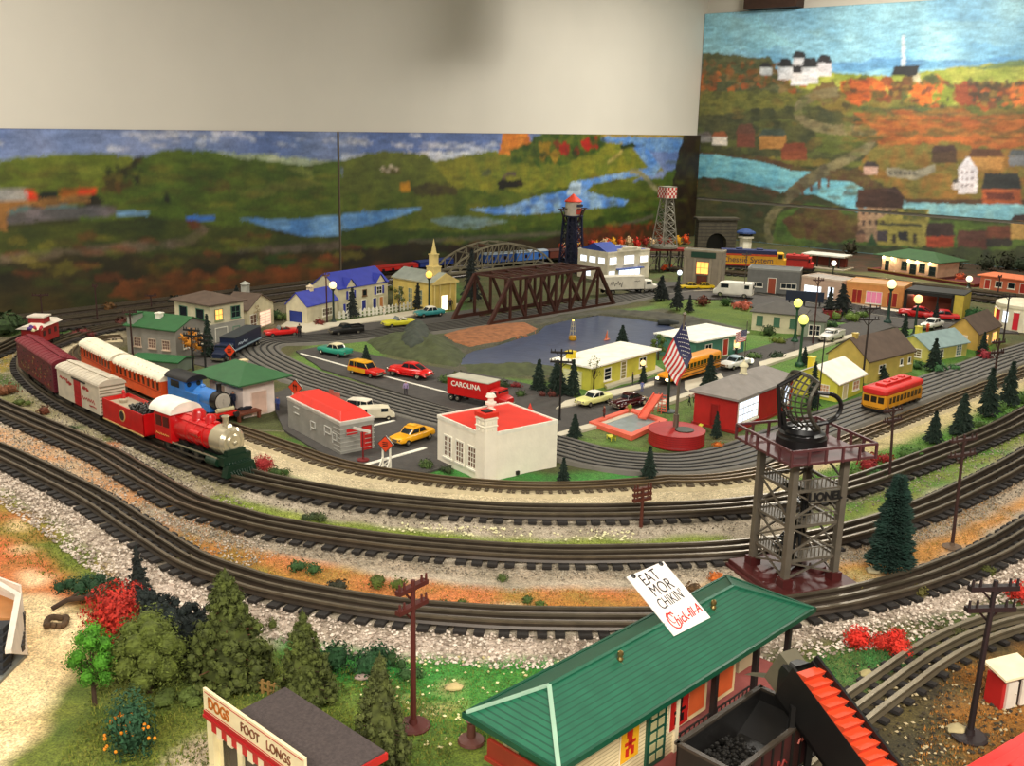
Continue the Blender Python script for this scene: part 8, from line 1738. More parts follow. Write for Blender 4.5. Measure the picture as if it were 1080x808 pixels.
a, rz, w, d = basis((252, 446), (276, 440), (242, 438)); t = thing('loading_platform', 'brown wooden loading platform beside the track near the blue engine', 'platform', a, rz); BW = M((124, 70, 48), .7)
b = B(); b.box(0, 0, .014, w, d, .018); mk('deck', b, BW, t)
for x in (.004, w-.004):
 for y in (.004, d-.004): b = B(); b.box(x-.003, y-.003, 0, x+.003, y+.003, .014); mk('leg', b, BW, t)
b = B(); b.loft([(-.016, .005, 0, .006), (0, .007, 0, .009), (.016, .005, 0, .006)], 0, 10); o = mk('crate', b, M((40, 44, 54), .5), label='dark bundle lying on the loading platform', cat='bundle'); q = a+Matrix.Rotation(rz, 3, 'Z') @ Vector((w*.6, d*.4, 0)); o.location = (q.x, q.y, .018); o.rotation_euler = (0, 0, rz)
q = a+Matrix.Rotation(rz, 3, 'Z') @ Vector((w*.25, d*.6, 0)); person('person in dark blue overalls standing on the loading platform', (249, 430), top=(30, 40, 66), legs=(30, 40, 60), h=.045, loc=(q.x, q.y, .018), rz=-2)
for P_, yt, top, legs, lb in (((428, 417), 402, (170, 150, 186), (60, 50, 60), 'person in a lilac shirt on the grass strip beside the inner lot'), ((316, 357), 341, (34, 40, 44), (24, 26, 30), 'person in dark clothes standing by the red convertible'), ((405, 333), 325, (226, 214, 196), (200, 196, 190), 'person in white before the picket fence'),
 ((475, 328), 314, (40, 34, 40), (30, 28, 30), 'person in black at the church door'), ((293, 433), 418, (70, 90, 150), (50, 60, 110), 'person in blue beside the pavilion'), ((637, 443), 427, (110, 50, 40), (60, 36, 30), 'person in brown at the pool corner'), ((664, 437), 425, (140, 160, 60), (180, 120, 70), 'person in green shorts on the pool edge'),
 ((677, 413), 402, (120, 130, 190), (100, 110, 160), 'person in pale blue before the school bus'), ((727, 428), 416, (50, 70, 60), (40, 40, 44), 'person in green walking beside the schoolhouse'), ((733, 425), 413, (170, 60, 60), (50, 44, 46), 'person in red walking beside the schoolhouse'), ((667, 406), 392, (46, 60, 40), (40, 40, 36), 'person in dark green before the yellow bungalow'),
 ((803, 308), 298, (200, 170, 90), (190, 160, 90), 'person in yellow before the grey shop'), ((753, 301), 293, (200, 170, 100), (180, 150, 100), 'person in tan before the bank'), ((978, 350), 340, (220, 80, 40), (200, 70, 40), 'person in orange on the right-hand street')):
 person(lb, P_, yt, top, legs, z=.003, pose=1 if 'walking' in lb else 0)
q = g(604, 357); t = thing('buoy', 'golden lattice channel buoy floating in the lake', 'buoy', (q.x, q.y, -.006)); GD = M((206, 160, 50), .4, .3); h = ht((604, 357), 333)
b = B(); b.lathe([(.010, 0), (.0125, .004), (.0125, .012), (.009, .015), (1e-4, .016)], 16); mk('float', b, GD, t)
b = B()
for k in range(4): a = k*PI/2; b.bar((math.cos(a)*.010, math.sin(a)*.010, .014), (math.cos(a)*.003, math.sin(a)*.003, h*.9), .0014)
for z, r_ in ((.03, .008), (.045, .0055)): b.tube([(math.cos(k*PI/4)*r_, math.sin(k*PI/4)*r_, z) for k in range(9)], .0008, 4)
mk('cage', b, M((190, 180, 150)), t); b = B(); b.ball((0, 0, h*.88), .003, 8); mk('lamp_head', b, M((255, 200, 90), emit=3), t)
q = g(640, 357); t = thing('sailboat', 'tiny sailboat with orange sail on the lake', 'boat', (q.x, q.y, -.006), .6); b = B(); b.loft([(-.010, .003, 0, .004), (0, .005, 0, .005), (.012, .001, .002, .005)], 0, 10); mk('hull', b, M((220, 140, 110)), t); b = B(); b.prism([(-.008, .006), (.005, .006), (.001, .032)], -.0004, .0004, 0, 'y'); mk('sail', b, M((226, 120, 70)), t); b = B(); b.cyl((.002, 0, .004), (.002, 0, .033), .0006, n=6); mk('mast', b, WHITE, t)
q = g(705, 341); b = B(); b.loft([(-.035, .014, 0, .016, 2.5), (0, .02, 0, .022, 2.5), (.035, .012, 0, .014, 2.5)], 0, 12); o = mk('boulder', b, M((54, 58, 54), .8, var=.3), label='dark flat boulder on the far shore of the lake', cat='rock'); o.location = (q.x, q.y, -.006)
q = g(868, 336); t = thing('planter', 'dark red planter box under two grey-green conifers', 'planter', q, basis((868, 336), (886, 337))[1]); w = pxm((868, 336))*17; h = ht((868, 336), 327); b = B(); b.box(0, 0, 0, w, .03, h); b.box(-.002, -.002, h-.003, w+.002, .032, h); mk('box', b, M((130, 34, 34)), t)
# ================================================================ poles, lamps, plants, scatter
pole('dark brown telegraph pole with two skewed crossarms, nearest the camera', (436, 766), 612, 2, M((92, 40, 32), .6), ang=.9, aw=.25, r=.0032)
pole('tall black telegraph pole leaning outward over the bottom right siding', (1022, 777), 612, 2, M((40, 26, 26), .6), ang=.15, aw=.30, r=.0034, xt=1050)
pole('dark telegraph pole between the two outer tracks on the right', (1004, 577), 458, 2, POLEM, ang=.4, aw=.28, xt=1018)
pole('telegraph pole behind the big dark conifer on the right', (938, 508), 429, 2, POLEM, ang=.4, aw=.28, xt=943)
pole('telegraph pole among the right-hand conifers', (1043, 438), 357, 2, POLEM, ang=.4, aw=.2)
pole('telegraph pole between the white-roofed cottage and brown-roofed house', (909, 408), 321, 2, M((50, 40, 36)), ang=.2, aw=.26)
pole('slim bare black post behind the dish of the signal tower', (862, 436), 355, 0, BLACK, name='post', base=False, r=.0016, group=None)
pole('telegraph pole in front of the white rounded building', (1058, 359), 310, 1, M((50, 36, 36)), ang=.1, aw=.3, base=False)
pole('telegraph pole by the cream house with green shutters', (857, 363), 292, 1, M((80, 44, 40)), ang=.1, aw=.16, base=False)
pole('black telegraph pole with two arms beside the street and yellow bungalow', (590, 444), 368, 2, M((36, 30, 26)), ang=-.1, aw=.3, r=.0024)
pole('brown telegraph pole at the far left behind the caboose', (103, 341), 300, 1, POLEM, ang=.2, aw=.12, base=False)
pole('brown telegraph pole with one crossarm at the far left edge', (45, 337), 310, 1, POLEM, ang=.2, aw=.6, base=False)
pole('brown telegraph pole before the grey freight station', (140, 375), 327, 1, POLEM, ang=.3, aw=.3, base=False)
pole('black telegraph pole beside the tree near the navy truck', (204, 393), 346, 2, M((30, 34, 32)), ang=-.3, aw=.4, base=False)
pole('black telegraph pole under the dark conifer near the navy truck', (217, 393), 352, 3, M((30, 34, 32)), ang=-.3, aw=.36, base=False)
pole('brown telegraph pole between the blue garage and the blue-roofed house', (345, 340), 288, 1, M((76, 40, 44)), ang=.2, aw=.14, base=False)
pole('short brown telegraph pole left of the stucco house', (160, 328), 311, 1, POLEM, ang=.2, aw=.7, base=False)
pole('short brown stump-like pole behind the green-roofed station', (676, 556), 514, 3, M((96, 48, 34)), ang=.5, aw=.5, r=.0030, base=False)
pole('thin pole before the back diesel', (784, 316), 266, 1, M((90, 84, 76)), ang=.2, aw=.2, base=False, r=.002)
pole('dark pole in front of the motel', (1052, 312), 291, 1, M((60, 50, 50)), ang=.2, aw=.2, base=False)
pole('dark green lamp-like post on a round foot behind the memorial flag', (704, 434), 392, 0, M((34, 60, 46)), name='post', r=.0035, group=None)
GW1, GY1 = (255, 226, 170), (240, 236, 120)
lamp('street lamp with warm globe beside the navy truck', (235, 355), 313, GW1, power=.02)
lamp('street lamp with warm globe by the blue-roofed garage', (352, 341), 297, GW1, power=.02)
lamp('street lamp with orange globe beside the church fence', (452.5, 332), 286, (255, 190, 96), power=.02)
lamp('taller of two street lamps with yellow globes by the cream house', (838, 361), 315, GY1, r=.0115, power=.02, col=(34, 84, 56))
lamp('lower of two street lamps with yellow globes by the cream house', (843, 386), 332, GY1, r=.0115, power=.02, col=(34, 84, 56))
lamp('street lamp with pale globe beside the orange tan shop', (936, 341), 295, (250, 246, 180), r=.013, power=.02, col=(34, 70, 60))
lamp('street lamp with peach globe in front of the dark garage', (964, 355), 311, (255, 206, 140), r=.012, power=.02, col=(34, 60, 50))
lamp('small lamp before the yellow bungalow', (677, 406), 380, (255, 214, 150), r=.006, col=(30, 40, 30))
lamp('small lamp before the teal bungalow', (776, 375), 361, (240, 240, 170), r=.007, col=(30, 40, 30))
lamp('small bright lamp beside the back canopy', (878, 294), 275, (255, 250, 230), r=.010, power=.02)
lamp('small bright lamp beside the motel', (1021, 305), 291, (255, 236, 200), r=.011, power=.02)
lamp('small white lamp between the dark shrubs by the back street', (715, 318), 285, (230, 240, 250), r=.008, col=(40, 50, 44))
lamp('low lamp on the grass by the curving street', (792, 386), 378, (255, 250, 220), r=.006, col=(40, 50, 44))
TG_ = 'small dark conifers around the town'
CON = [((594, 512), 483, 14, 'small conifer at the corner of the white building'), ((684, 508), 470, 16, 'slim dark conifer before the round memorial'), ((606, 462), 437, 14, 'small conifer between the street and the pool grass'),
 ((656, 366), 343, 13, 'dark conifer at the lake edge behind the yellow bungalow'), ((568, 412), 379, 16, 'conifer left of the black telegraph pole'), ((587, 416), 380, 22, 'bushy conifer just behind the black telegraph pole'), ((604, 418), 379, 16, 'conifer against the yellow bungalow wall'),
 ((678, 406), 384, 9, 'slim conifer beside the bungalow lamp'), ((748, 410), 374, 17, 'dark conifer in front of the school bus tail'), ((755, 462), 434, 11, 'slim conifer before the schoolhouse wall'), ((1041, 440), 388, 19, 'tall conifer on the right green strip, second from the edge'),
 ((1063, 428), 381, 18, 'tall conifer on the right green strip, nearest the edge'), ((1013, 459), 415, 21, 'broad conifer on the right green strip'), ((984, 467), 433, 16, 'smallest conifer on the right green strip'), ((984, 391), 357, 15, 'conifer before the pale blue roofed house'),
 ((901, 384), 357, 12, 'conifer behind the telegraph pole by the brown-roofed house'), ((1036, 374), 350, 10, 'small conifer before the small tan house'), ((953, 358), 330, 9, 'slim conifer behind the brown-roofed house'), ((986, 343), 319, 9, 'slim conifer before the dark garage'),
 ((856, 432), 381, 14, 'tall conifer beside the bright yellow cottage'), ((874, 334), 303, 13, 'grey-green conifer in the red planter'), ((887, 332), 300, 20, 'broad grey-green conifer beside the red planter'), ((220, 377), 331, 13, 'dark conifer before the stucco house'),
 ((250, 315), 301, 9, 'tiny conifer behind the stucco house'), ((326, 313), 297, 9, 'tiny conifer behind the blue garage'), ((372, 335), 303, 13, 'conifer in front of the blue-roofed house'), ((441, 327), 296, 12, 'conifer between the fence and the church'), ((497, 318), 262, 20, 'tall dark conifer between church and truss bridge'),
 ((386, 381), 364, 9, 'tiny conifer on the bank of the lake near the mint sedan'), ((697, 317), 291, 16, 'dark shrubby conifer by the white semi truck'), ((714, 327), 291, 13, 'reddish dark conifer under the small white lamp'), ((727, 329), 311, 9, 'tiny conifer on the back meadow'), ((759, 372), 352, 9, 'conifer between the teal bungalow and the flag'), ((848, 385), 366, 9, 'small conifer behind the bright yellow cottage')]
for P_, yt, w_, lb in CON:
 far = P_[1] < 345; conifer(lb, P_, yt, w_*1.15, PINED if far else PINE, 260 if far else 480, group=TG_, ls=1.2)
conifer('conifer leaning over beside the brown-roofed house', (934, 402), 384, 12, PINE, 300, group=TG_, lean=.5)
conifer('large dark green bristly conifer standing between the outer tracks on the right', (938, 603), 500, 44, M((24, 58, 46), .85, var=.35, sc=90), 5600, name='pine_tree', ls=.6, droop=-.1, pw=.55)
OG = 'olive foam evergreens in the foreground'
conifer('tallest olive evergreen with knobbly branches behind the refreshment stand', (243, 716), 600, 92, OLIVE, 6800, knob=True, group=OG, trunkm=M((120, 84, 60), .9), ls=.75)
conifer('broad olive evergreen just behind the dark stand roof', (322, 742), 643, 66, OLIVE, 6000, knob=True, group=OG, ls=.7)
conifer('olive evergreen in front of the telegraph pole', (402, 808), 688, 66, M((84, 90, 40), .85, var=.5, sc=90), 6000, knob=True, group=OG, ls=.7)
conifer('slim dark conifer by the outer track at the left', (147, 628), 574, 26, PINED, 2600, knob=True, ls=.9)
c_ = conifer('dark conifer toppled to the right beside the red bush', (212, 690), 606, 74, M((34, 44, 40), .85, var=.35, sc=90), 4200, knob=True, ls=.8); c_.rotation_euler = (0, -.78, 0); c_.location.z = .010
broadleaf('bright green foam tree at the left foreground', (100, 742), 658, 50, M((84, 140, 34), .85, var=.4, sc=90), 3400, 12, trunk=.2, ls=.06)
broadleaf('olive green foam tree beside the red bush', (158, 728), 652, 84, M((96, 106, 40), .85, var=.4, sc=90), 5600, 20, trunk=.12, ls=.042)
bush('spiky bright red bush in the left foreground', (128, 668), 34, M((184, 50, 32), .8, var=.45, sc=80), 3200, .85, ls=.065)
bush('dark teal bush dotted with orange flowers in the left foreground', (140, 796), 23, M((44, 84, 54), .85, var=.4), 1800, 1.7, ls=.10, mat2=None)
b = B(); rd = random.Random(8); s = pxm((148, 782))
for k in range(30): a_, e_ = rd.uniform(-2.9, -.2), rd.uniform(.1, 1.3); b.ball((math.cos(a_)*math.cos(e_)*s*25, math.sin(a_)*math.cos(e_)*s*21, s*6+math.sin(e_)*s*42), s*1.7, 6)
o = mk('flower', b, M((230, 150, 40)), label='orange blossoms dotted over the dark teal bush', cat='flowers', kind='stuff'); q = g(140, 796); o.location = (q.x, q.y, 0)
bush('dark green leafy shrub left of the telegraph pole', (376, 708), 26, M((44, 84, 46), .85, var=.4), 800, 1.0, blobs=6, ls=.16)
bush('slim upright shrub beside the telegraph pole', (412, 706), 13, M((60, 88, 44), .85, var=.4), 300, 1.5, blobs=2, ls=.2); bush('low green shrub in front of the orange turf evergreens', (428, 716), 14, M((60, 92, 44), .85, var=.4), 260, .8, blobs=3, ls=.18)
bush('small round olive shrub at the outer track beside the tall evergreen', (276, 664), 14, M((96, 104, 46), .85, var=.4), 300, 1., blobs=2, ls=.16)
bush('low green shrub behind the refreshment stand fence', (190, 742), 24, M((90, 104, 44), .85, var=.4), 500, .6, blobs=5, ls=.12)
q = g(78, 642); s = pxm((78, 642)); t = thing('fallen_tree', 'uprooted dark green tree lying on the sand beside the porch', 'tree', (q.x, q.y, .004), .2)
b = B(); b.tube([(-s*18, -s*6, .002), (-s*6, s*2, .008), (s*10, s*2, .010), (s*24, s*8, .008)], .0035, 7); b.tube([(-s*6, s*2, .006), (s*2, s*14, .010)], .0025, 6); b.tube([(s*8, s*2, .008), (s*18, s*20, .010)], .0025, 6)
mk('trunk', b, TRUNK, t); b = B()
for cx_, cy_, r_ in ((24, 8, 9), (14, 18, 8), (2, 16, 8), (-8, 26, 7), (-16, 22, 6), (16, 30, 8), (28, 22, 8), (4, 30, 7)): leafball(b, (s*cx_*1.1, s*cy_*1.2, .012), s*r_*1.3, 170, s*1.6, rd)
mk('foliage', b, M((40, 74, 44), .85, var=.4), t)
q = g(60, 660); b = B(); r_ = pxm((60, 660))*9; pts = [(math.cos(a)*r_, math.sin(a)*r_*1.1, .004+.002*math.sin(3*a)) for a in [k*PI/8 for k in range(17)]]; b.tube(pts, .0042, 8); o = mk('root_ring', b, M((92, 72, 50), .9, var=.3), label='ring of coiled brown root on the sand', cat='root'); o.location = (q.x, q.y, .002)
for P_, r_, c_, lb in (((904, 682), 14, (208, 52, 34), 'round red bush nearest the green station roof'), ((928, 683), 10, (200, 56, 38), 'small red bush in the middle of the right cluster'), ((944, 680), 11, (206, 50, 32), 'red bush at the back of the right cluster'), ((949, 692), 12, (214, 60, 40), 'red-orange bush at the front of the right cluster'),
 ((1074, 632), 12, (196, 56, 40), 'red bush at the right edge below the outer track'), ((278, 496), 11, (176, 62, 62), 'dusty red bush in front of the red locomotive'), ((570, 365), 1, (90, 100, 50), '')):
 if lb: bush(lb, P_, r_, M(c_, .85, var=.35, sc=90), 700, .9, ls=.13, name='red_bush')
for P_, r_, c_, lb in (((294, 500), 11, (70, 92, 40), 'green bush beside the dusty red bush'), ((321, 602), 14, (64, 96, 50), 'green bush on the orange turf, leftmost'), ((352, 620), 15, (62, 62, 44), 'low dark bush at the outer track'), ((411, 618), 16, (92, 104, 40), 'olive bush on the orange turf above the telegraph pole'),
 ((468, 641), 7, (84, 104, 50), 'tiny bush right of the telegraph pole head'), ((487, 639), 6, (90, 110, 50), 'tiny bush on the orange turf'), ((530, 612), 6, (96, 112, 56), 'tiny bush on the grey gravel below the second track'), ((556, 635), 6, (90, 110, 56), 'tiny bush near the pale straw patch'), ((570, 640), 6, (96, 116, 50), 'tiny bush right of the pale straw patch'),
 ((747, 612), 13, (196, 116, 50), 'orange bush near the signal tower'), ((732, 628), 14, (100, 76, 44), 'brown bush before the signal tower'), ((78, 455), 9, (66, 76, 50), 'dark bush on the gravel beside the train'), ((46, 437), 7, (120, 70, 48), 'rusty low bush at the left'), ((14, 416), 12, (130, 86, 56), 'rusty brown bush left of the maroon boxcar'), ((24, 427), 9, (96, 108, 50), 'green bush left of the maroon boxcar'),
 ((12, 352), 26, (56, 76, 36), 'large dark green bush at the far left edge'), ((322, 547), 10, (70, 84, 50), 'low bush between the inner dark tracks'), ((338, 549), 7, (84, 96, 54), 'small bush between the inner dark tracks'), ((760, 473), 10, (200, 116, 40), 'orange shrub before the schoolhouse'), ((921, 495), 14, (150, 44, 44), 'dark red maple bush on the right green strip'),
 ((934, 489), 12, (160, 52, 46), 'red maple bush beside the right telegraph pole'), ((906, 503), 11, (90, 112, 50), 'green bush left of the red maple bushes'), ((923, 503), 10, (64, 104, 50), 'green bush under the red maple bushes'), ((960, 483), 13, (92, 124, 64), 'round green bush right of the telegraph pole'), ((1031, 450), 9, (80, 104, 50), 'green bush between the right conifers'),
 ((1054, 434), 8, (80, 110, 50), 'green bush between the tall right conifers'), ((1078, 424), 8, (80, 110, 50), 'green bush at the right edge'), ((546, 409), 9, (130, 40, 40), 'dark red shrub beside the lake bank'), ((575, 418), 10, (100, 50, 40), 'red-brown shrub below the lake conifers'), ((556, 418), 9, (70, 92, 40), 'green shrub below the lake conifers'), ((530, 410), 8, (70, 84, 50), 'green shrub by the red truck'),
 ((470, 404), 8, (84, 106, 56), 'green shrub beside the red convertible'), ((484, 400), 7, (90, 100, 60), 'green shrub near the lake bank'), ((713, 460), 1, (0, 0, 0), ''), ((741, 322), 8, (110, 60, 40), 'brown shrub on the back meadow'), ((784, 326), 13, (190, 110, 90), 'pinkish shrub on the back meadow'), ((766, 322), 7, (60, 90, 40), 'green shrub on the back meadow'),
 ((290, 337), 8, (60, 84, 44), 'dark green shrub by the garage'), ((301, 337), 9, (96, 112, 60), 'pale green shrub by the driveway'), ((337, 343), 6, (130, 60, 50), 'reddish shrub before the blue garage'), ((421, 316), 10, (96, 100, 50), 'olive tree-like shrub behind the picket fence'), ((421, 306), 9, (100, 104, 56), 'olive crown above the picket fence shrub'),
 ((800, 378), 9, (90, 116, 60), 'flowering shrub beside the middle street'), ((818, 378), 10, (50, 70, 44), 'dark shrub beside the middle street'), ((822, 362), 9, (110, 120, 50), 'yellow-green shrub under the yellow lamps'), ((810, 353), 8, (70, 90, 50), 'green shrub before the cream house'), ((893, 339), 12, (110, 130, 60), 'leafy green shrub before the orange shop'), ((905, 335), 9, (96, 120, 56), 'green shrub beside the street lamp'),
 ((876, 345), 10, (60, 90, 50), 'dark green hedge bush before the planter'), ((990, 393), 8, (70, 110, 70), 'green bush before the blue-roofed house'), ((1000, 390), 9, (70, 112, 64), 'green bush beside the blue-roofed house steps'), ((970, 388), 9, (60, 96, 50), 'dark green bush at the yellow gable wall'), ((1038, 379), 8, (150, 50, 60), 'red shrub before the small tan house'), ((1012, 335), 12, (50, 96, 56), 'green shrub by the lit yard'),
 ((1024, 332), 10, (60, 110, 60), 'green bush by the white rounded building'), ((905, 262), 1, (0, 0, 0), ''), ((160, 340), 9, (96, 52, 44), 'rust red bush behind the caboose'), ((115, 328), 7, (110, 80, 44), 'brown bush by the far left tracks'), ((86, 356), 11, (110, 50, 44), 'rust red bush right of the caboose'), ((128, 345), 8, (96, 50, 40), 'rusty bush by the left tracks'),
 ((186, 322), 8, (30, 40, 34), 'black-green bush beyond the freight station'), ((470, 498), 9, (70, 84, 50), 'dark bush at the left foot of the white building'), ((449, 494), 8, (90, 110, 60), 'green bush at the white building corner'), ((1010, 672), 12, (84, 84, 44), 'olive bush beside the bottom right siding'), ((905, 727), 1, (0, 0, 0), ''), ((900, 625), 9, (120, 110, 50), 'olive bush by the signal tower foot'), ((970, 628), 8, (110, 104, 50), 'olive tuft by the outer track'), ((1042, 606), 7, (96, 100, 44), 'green tuft between the outer tracks')):
 if lb: near_ = P_[1] > 480; bush(lb, P_, r_, M(c_, .85, var=.4, sc=90), 340 if near_ else 130, .75, ls=.2 if near_ else .24, blobs=3 if r_ > 8 else 1)
broadleaf('yellow-orange autumn tree in front of the freight station', (203, 378), 347, 26, M((200, 140, 50), .85, var=.3), 500, 7, trunk=.25, ls=.1)
broadleaf('thin bare-branched green tree before the yellow bungalow', (626, 412), 372, 18, M((110, 120, 56), .85), 150, 7, trunk=.3, ls=.12, branchy=True)
broadleaf('thin reddish tree before the low garage', (271, 347), 320, 12, M((150, 110, 60), .85), 120, 6, trunk=.3, ls=.12, branchy=True)
broadleaf('leafy green tree at the left of the teal bungalow', (694, 380), 352, 20, M((96, 116, 56), .85), 300, 7, trunk=.25, ls=.12); broadleaf('leafy green tree before the teal bungalow', (735, 376), 355, 16, M((100, 120, 60), .85), 200, 6, trunk=.3, ls=.12, branchy=True)
broadleaf('small olive tree beside the church', (421, 330), 300, 16, M((104, 108, 56), .85), 220, 6, trunk=.3, ls=.13)
rd = random.Random(12)
cols = [((214, 90, 30), 'orange'), ((200, 50, 30), 'red'), ((222, 170, 40), 'yellow'), ((220, 190, 150), 'cream'), ((150, 50, 30), 'rust red')]
for k in range(20):
 x = 560+k*8.6; y = 254-(k*.25)+rd.uniform(-1, 2); c_ = cols[(k*3+k//5) % 5]; cm = M(c_[0], .8, var=.3, sc=60)
 b = B(); leafball(b, (0, 0, .02), .024, 60, .008, rd); q = g(x, y+9, 0); v = (q-WC).dot(nl)
 if v < .07: q = q+nl*(.08-v)
 o = mk('autumn_bush', b, cm, label='small %s foam bush along the foot of the low hill painting' % c_[1], cat='bush', group='coloured foam bushes along the back wall, %s' % c_[1]); o.location = (q.x, q.y, .0); o.scale = (1, 1, 1.3)
for k, (x, y, r_, c_) in enumerate(((1008, 283, 8, (60, 60, 34)), (1022, 276, 10, (56, 62, 36)), (1040, 285, 10, (50, 56, 34)), (1060, 284, 11, (52, 54, 32)), (1076, 286, 9, (46, 60, 34)), (897, 268, 9, (60, 56, 34)), (880, 262, 8, (50, 60, 32)), (1000, 292, 7, (170, 70, 40)), (1012, 297, 6, (190, 90, 50)), (990, 290, 7, (160, 66, 40)))):
 bush(('dark scrubby bush at the foot of the right-hand painting', 'orange ground bush beside the back station platform')[c_[0] > 100], (x, y), r_, M(c_, .9, var=.3), 120, .9, name='scrub_bush', group=('dark scrub along the right-hand wall', 'orange bushes beside the station platform')[c_[0] > 100], ls=.2)
def stones(name, label, fn, n, rmin, rmax, mats, cat='gravel', kind='stuff'):
 b = B(); rd = random.Random(len(label)); k = 0
 oct_ = [(1, 0, 0), (-1, 0, 0), (0, 1, 0), (0, -1, 0), (0, 0, 1), (0, 0, -1)]; fs = [(0, 2, 4), (2, 1, 4), (1, 3, 4), (3, 0, 4), (2, 0, 5), (1, 2, 5), (3, 1, 5), (0, 3, 5)]
 while k < n:
  p = fn(rd)
  if p is None: continue
  r = rd.uniform(rmin, rmax); a = rd.random()*6; c, s = math.cos(a), math.sin(a); sx, sy, sz = [r*rd.uniform(.6, 1.3) for _ in range(3)]
  b.add([(p[0]+(x*sx*c-y*sy*s), p[1]+(x*sx*s+y*sy*c), .001+z*sz*.8+r*.1) for x, y, z in oct_], fs, rd.randrange(len(mats))); k += 1
 return mk(name, b, mats, label=label, cat=cat, kind=kind)
def along(C, o0, o1, xa, xb):
 q = between(C, xa, xb); sd = sides(q)
 def f(rd):
  i = rd.randrange(len(q)-1); o = rd.uniform(o0, o1); u = rd.random(); return (q[i].x*(1-u)+q[i+1].x*u+sd[i].x*o, q[i].y*(1-u)+q[i+1].y*u+sd[i].y*o)
 return f
SG = [M((206, 192, 178), .9), M((176, 162, 148), .9), M((148, 134, 120), .9), M((222, 210, 196), .9)]; SGD = [M((150, 140, 124), .9), M((120, 110, 96), .9), M((176, 166, 150), .9)]
stones('gravel', 'pinkish grey stone ballast along the camera side of the nearest track', along(C1, -.115, -.03, -60, 1120), 9000, .0014, .0034, SG)
stones('gravel', 'fine grey ballast between the two outer tracks', along(C1, .03, .19, -60, 240), 3500, .0011, .0026, SGD+SG[:1])
stones('gravel', 'grey ballast on the near side of the second track', along(C2, -.07, -.03, 200, 1100), 3200, .0010, .0022, SGD)
stones('gravel', 'grey ballast on the near side of the third track', along(C3, -.08, -.03, -20, 1100), 3200, .0010, .0022, SGD)
stones('gravel', 'pale white crumbs on the yellow-green grass strip', along(C3, -.10, -.055, 420, 660), 120, .0018, .0035, [M((226, 220, 180), .9)])
def rect(x0, y0, x1, y1):
 def f(rd): p = g(rd.uniform(x0, x1), rd.uniform(y0, y1)); return (p.x, p.y)
 return f
stones('gravel', 'pale crumbs scattered over the foreground lawn', rect(380, 690, 600, 790), 160, .001, .0028, [M((226, 216, 170), .9), M((200, 186, 140), .9)])
stones('gravel', 'dark earth and pale pebbles beside the bottom right siding', rect(900, 700, 1080, 815), 700, .001, .003, [M((70, 60, 44), .9), M((110, 96, 64), .9), M((180, 164, 130), .9), M((50, 44, 34), .9)])
for P_, r_, c_, lb in (((916, 713), .012, (176, 164, 120), 'pale round stone beside the siding near the conveyor'), ((1010, 772), .014, (170, 156, 120), 'flat tan rock at the foot of the leaning pole'), ((382, 716), .010, (170, 150, 140), 'pale stone under the dark leafy shrub'), ((560, 742), .010, (214, 206, 150), 'cream stone beside the green roof'), ((479, 727), .012, (196, 178, 130), 'tan patch stone on the bright green lawn'), ((925, 604), .018, (180, 170, 140), 'pale rock under the large bristly conifer')):
 b = B(); b.loft([(-1, .5, 0, .3, 2.4), (-.5, .9, 0, .5, 2.4), (.2, 1, 0, .6, 2.4), (1, .4, 0, .3, 2.4)], 0, 12); b.v = [(x*r_*.8+mn.noise(Vector((x, y, z))*2)*r_*.2, y*r_*.7, z*r_) for x, y, z in b.v]
 o = mk('rock', b, M(c_, .9, var=.2, sc=60, bump=.4), label=lb, cat='rock', smooth=True); q = g(*P_); o.location = (q.x, q.y, 0)
def grass(label, fn, n, hmin, hmax, mats):
 b = B(); rd = random.Random(len(label)+1)
 for k in range(n):
  p = fn(rd)
  for j in range(3):
   a = rd.random()*6.28; h = rd.uniform(hmin, hmax); w = h*.22; dx, dy = math.cos(a), math.sin(a); x, y = p[0]+rd.gauss(0, h*.4), p[1]+rd.gauss(0, h*.4)
   b.add([(x-dy*w, y+dx*w, 0), (x+dy*w, y-dx*w, 0), (x+dx*h*.6, y+dy*h*.6, h)], [(0, 1, 2)], rd.randrange(len(mats)))
 return mk('grass', b, mats, label=label, cat='grass', kind='stuff')
GA = [M((112, 122, 44), .9, var=.3), M((88, 106, 38), .9, var=.3), M((134, 134, 58), .9, var=.3)]; GB = [M((48, 132, 56), .9, var=.2), M((70, 140, 60), .9, var=.2)]; GO = [M((194, 122, 70), .9), M((168, 128, 60), .9), M((138, 130, 56), .9), M((206, 146, 98), .9), M((112, 116, 50), .9)]
def polyr(pts):
 xs = [p[0] for p in pts]; ys = [p[1] for p in pts]
 def f(rd):
  while 1:
   x, y = rd.uniform(min(xs), max(xs)), rd.uniform(min(ys), max(ys)); c = False; n = len(pts)
   for i in range(n):
    (xa, ya), (xb, yb) = pts[i], pts[(i+1) % n]
    if (ya > y) != (yb > y) and x < (xb-xa)*(y-ya)/(yb-ya)+xa: c = not c
   if c: p = g(x, y); return (p.x, p.y)
 return f
grass('olive foam turf across the left foreground', polyr([(0, 540), (60, 565), (140, 630), (220, 670), (330, 700), (430, 712), (470, 760), (480, 808), (60, 808), (110, 700), (110, 640), (30, 600), (0, 600)]), 6500, .0014, .004, GA)
grass('bright green flock on the lawn behind the foreground station', polyr([(280, 672), (430, 695), (560, 700), (630, 706), (600, 745), (500, 790), (400, 740)]), 3500, .0012, .003, GB+GA[:1])
grass('orange and straw turf between the two outer tracks', along(C1, .04, .11, 110, 780), 5200, .0010, .0026, GO)
grass('yellow-green turf between the second and third tracks', along(C2, .045, .08, 190, 800), 2600, .001, .0022, [M((124, 140, 50), .9), M((150, 156, 80), .9)])
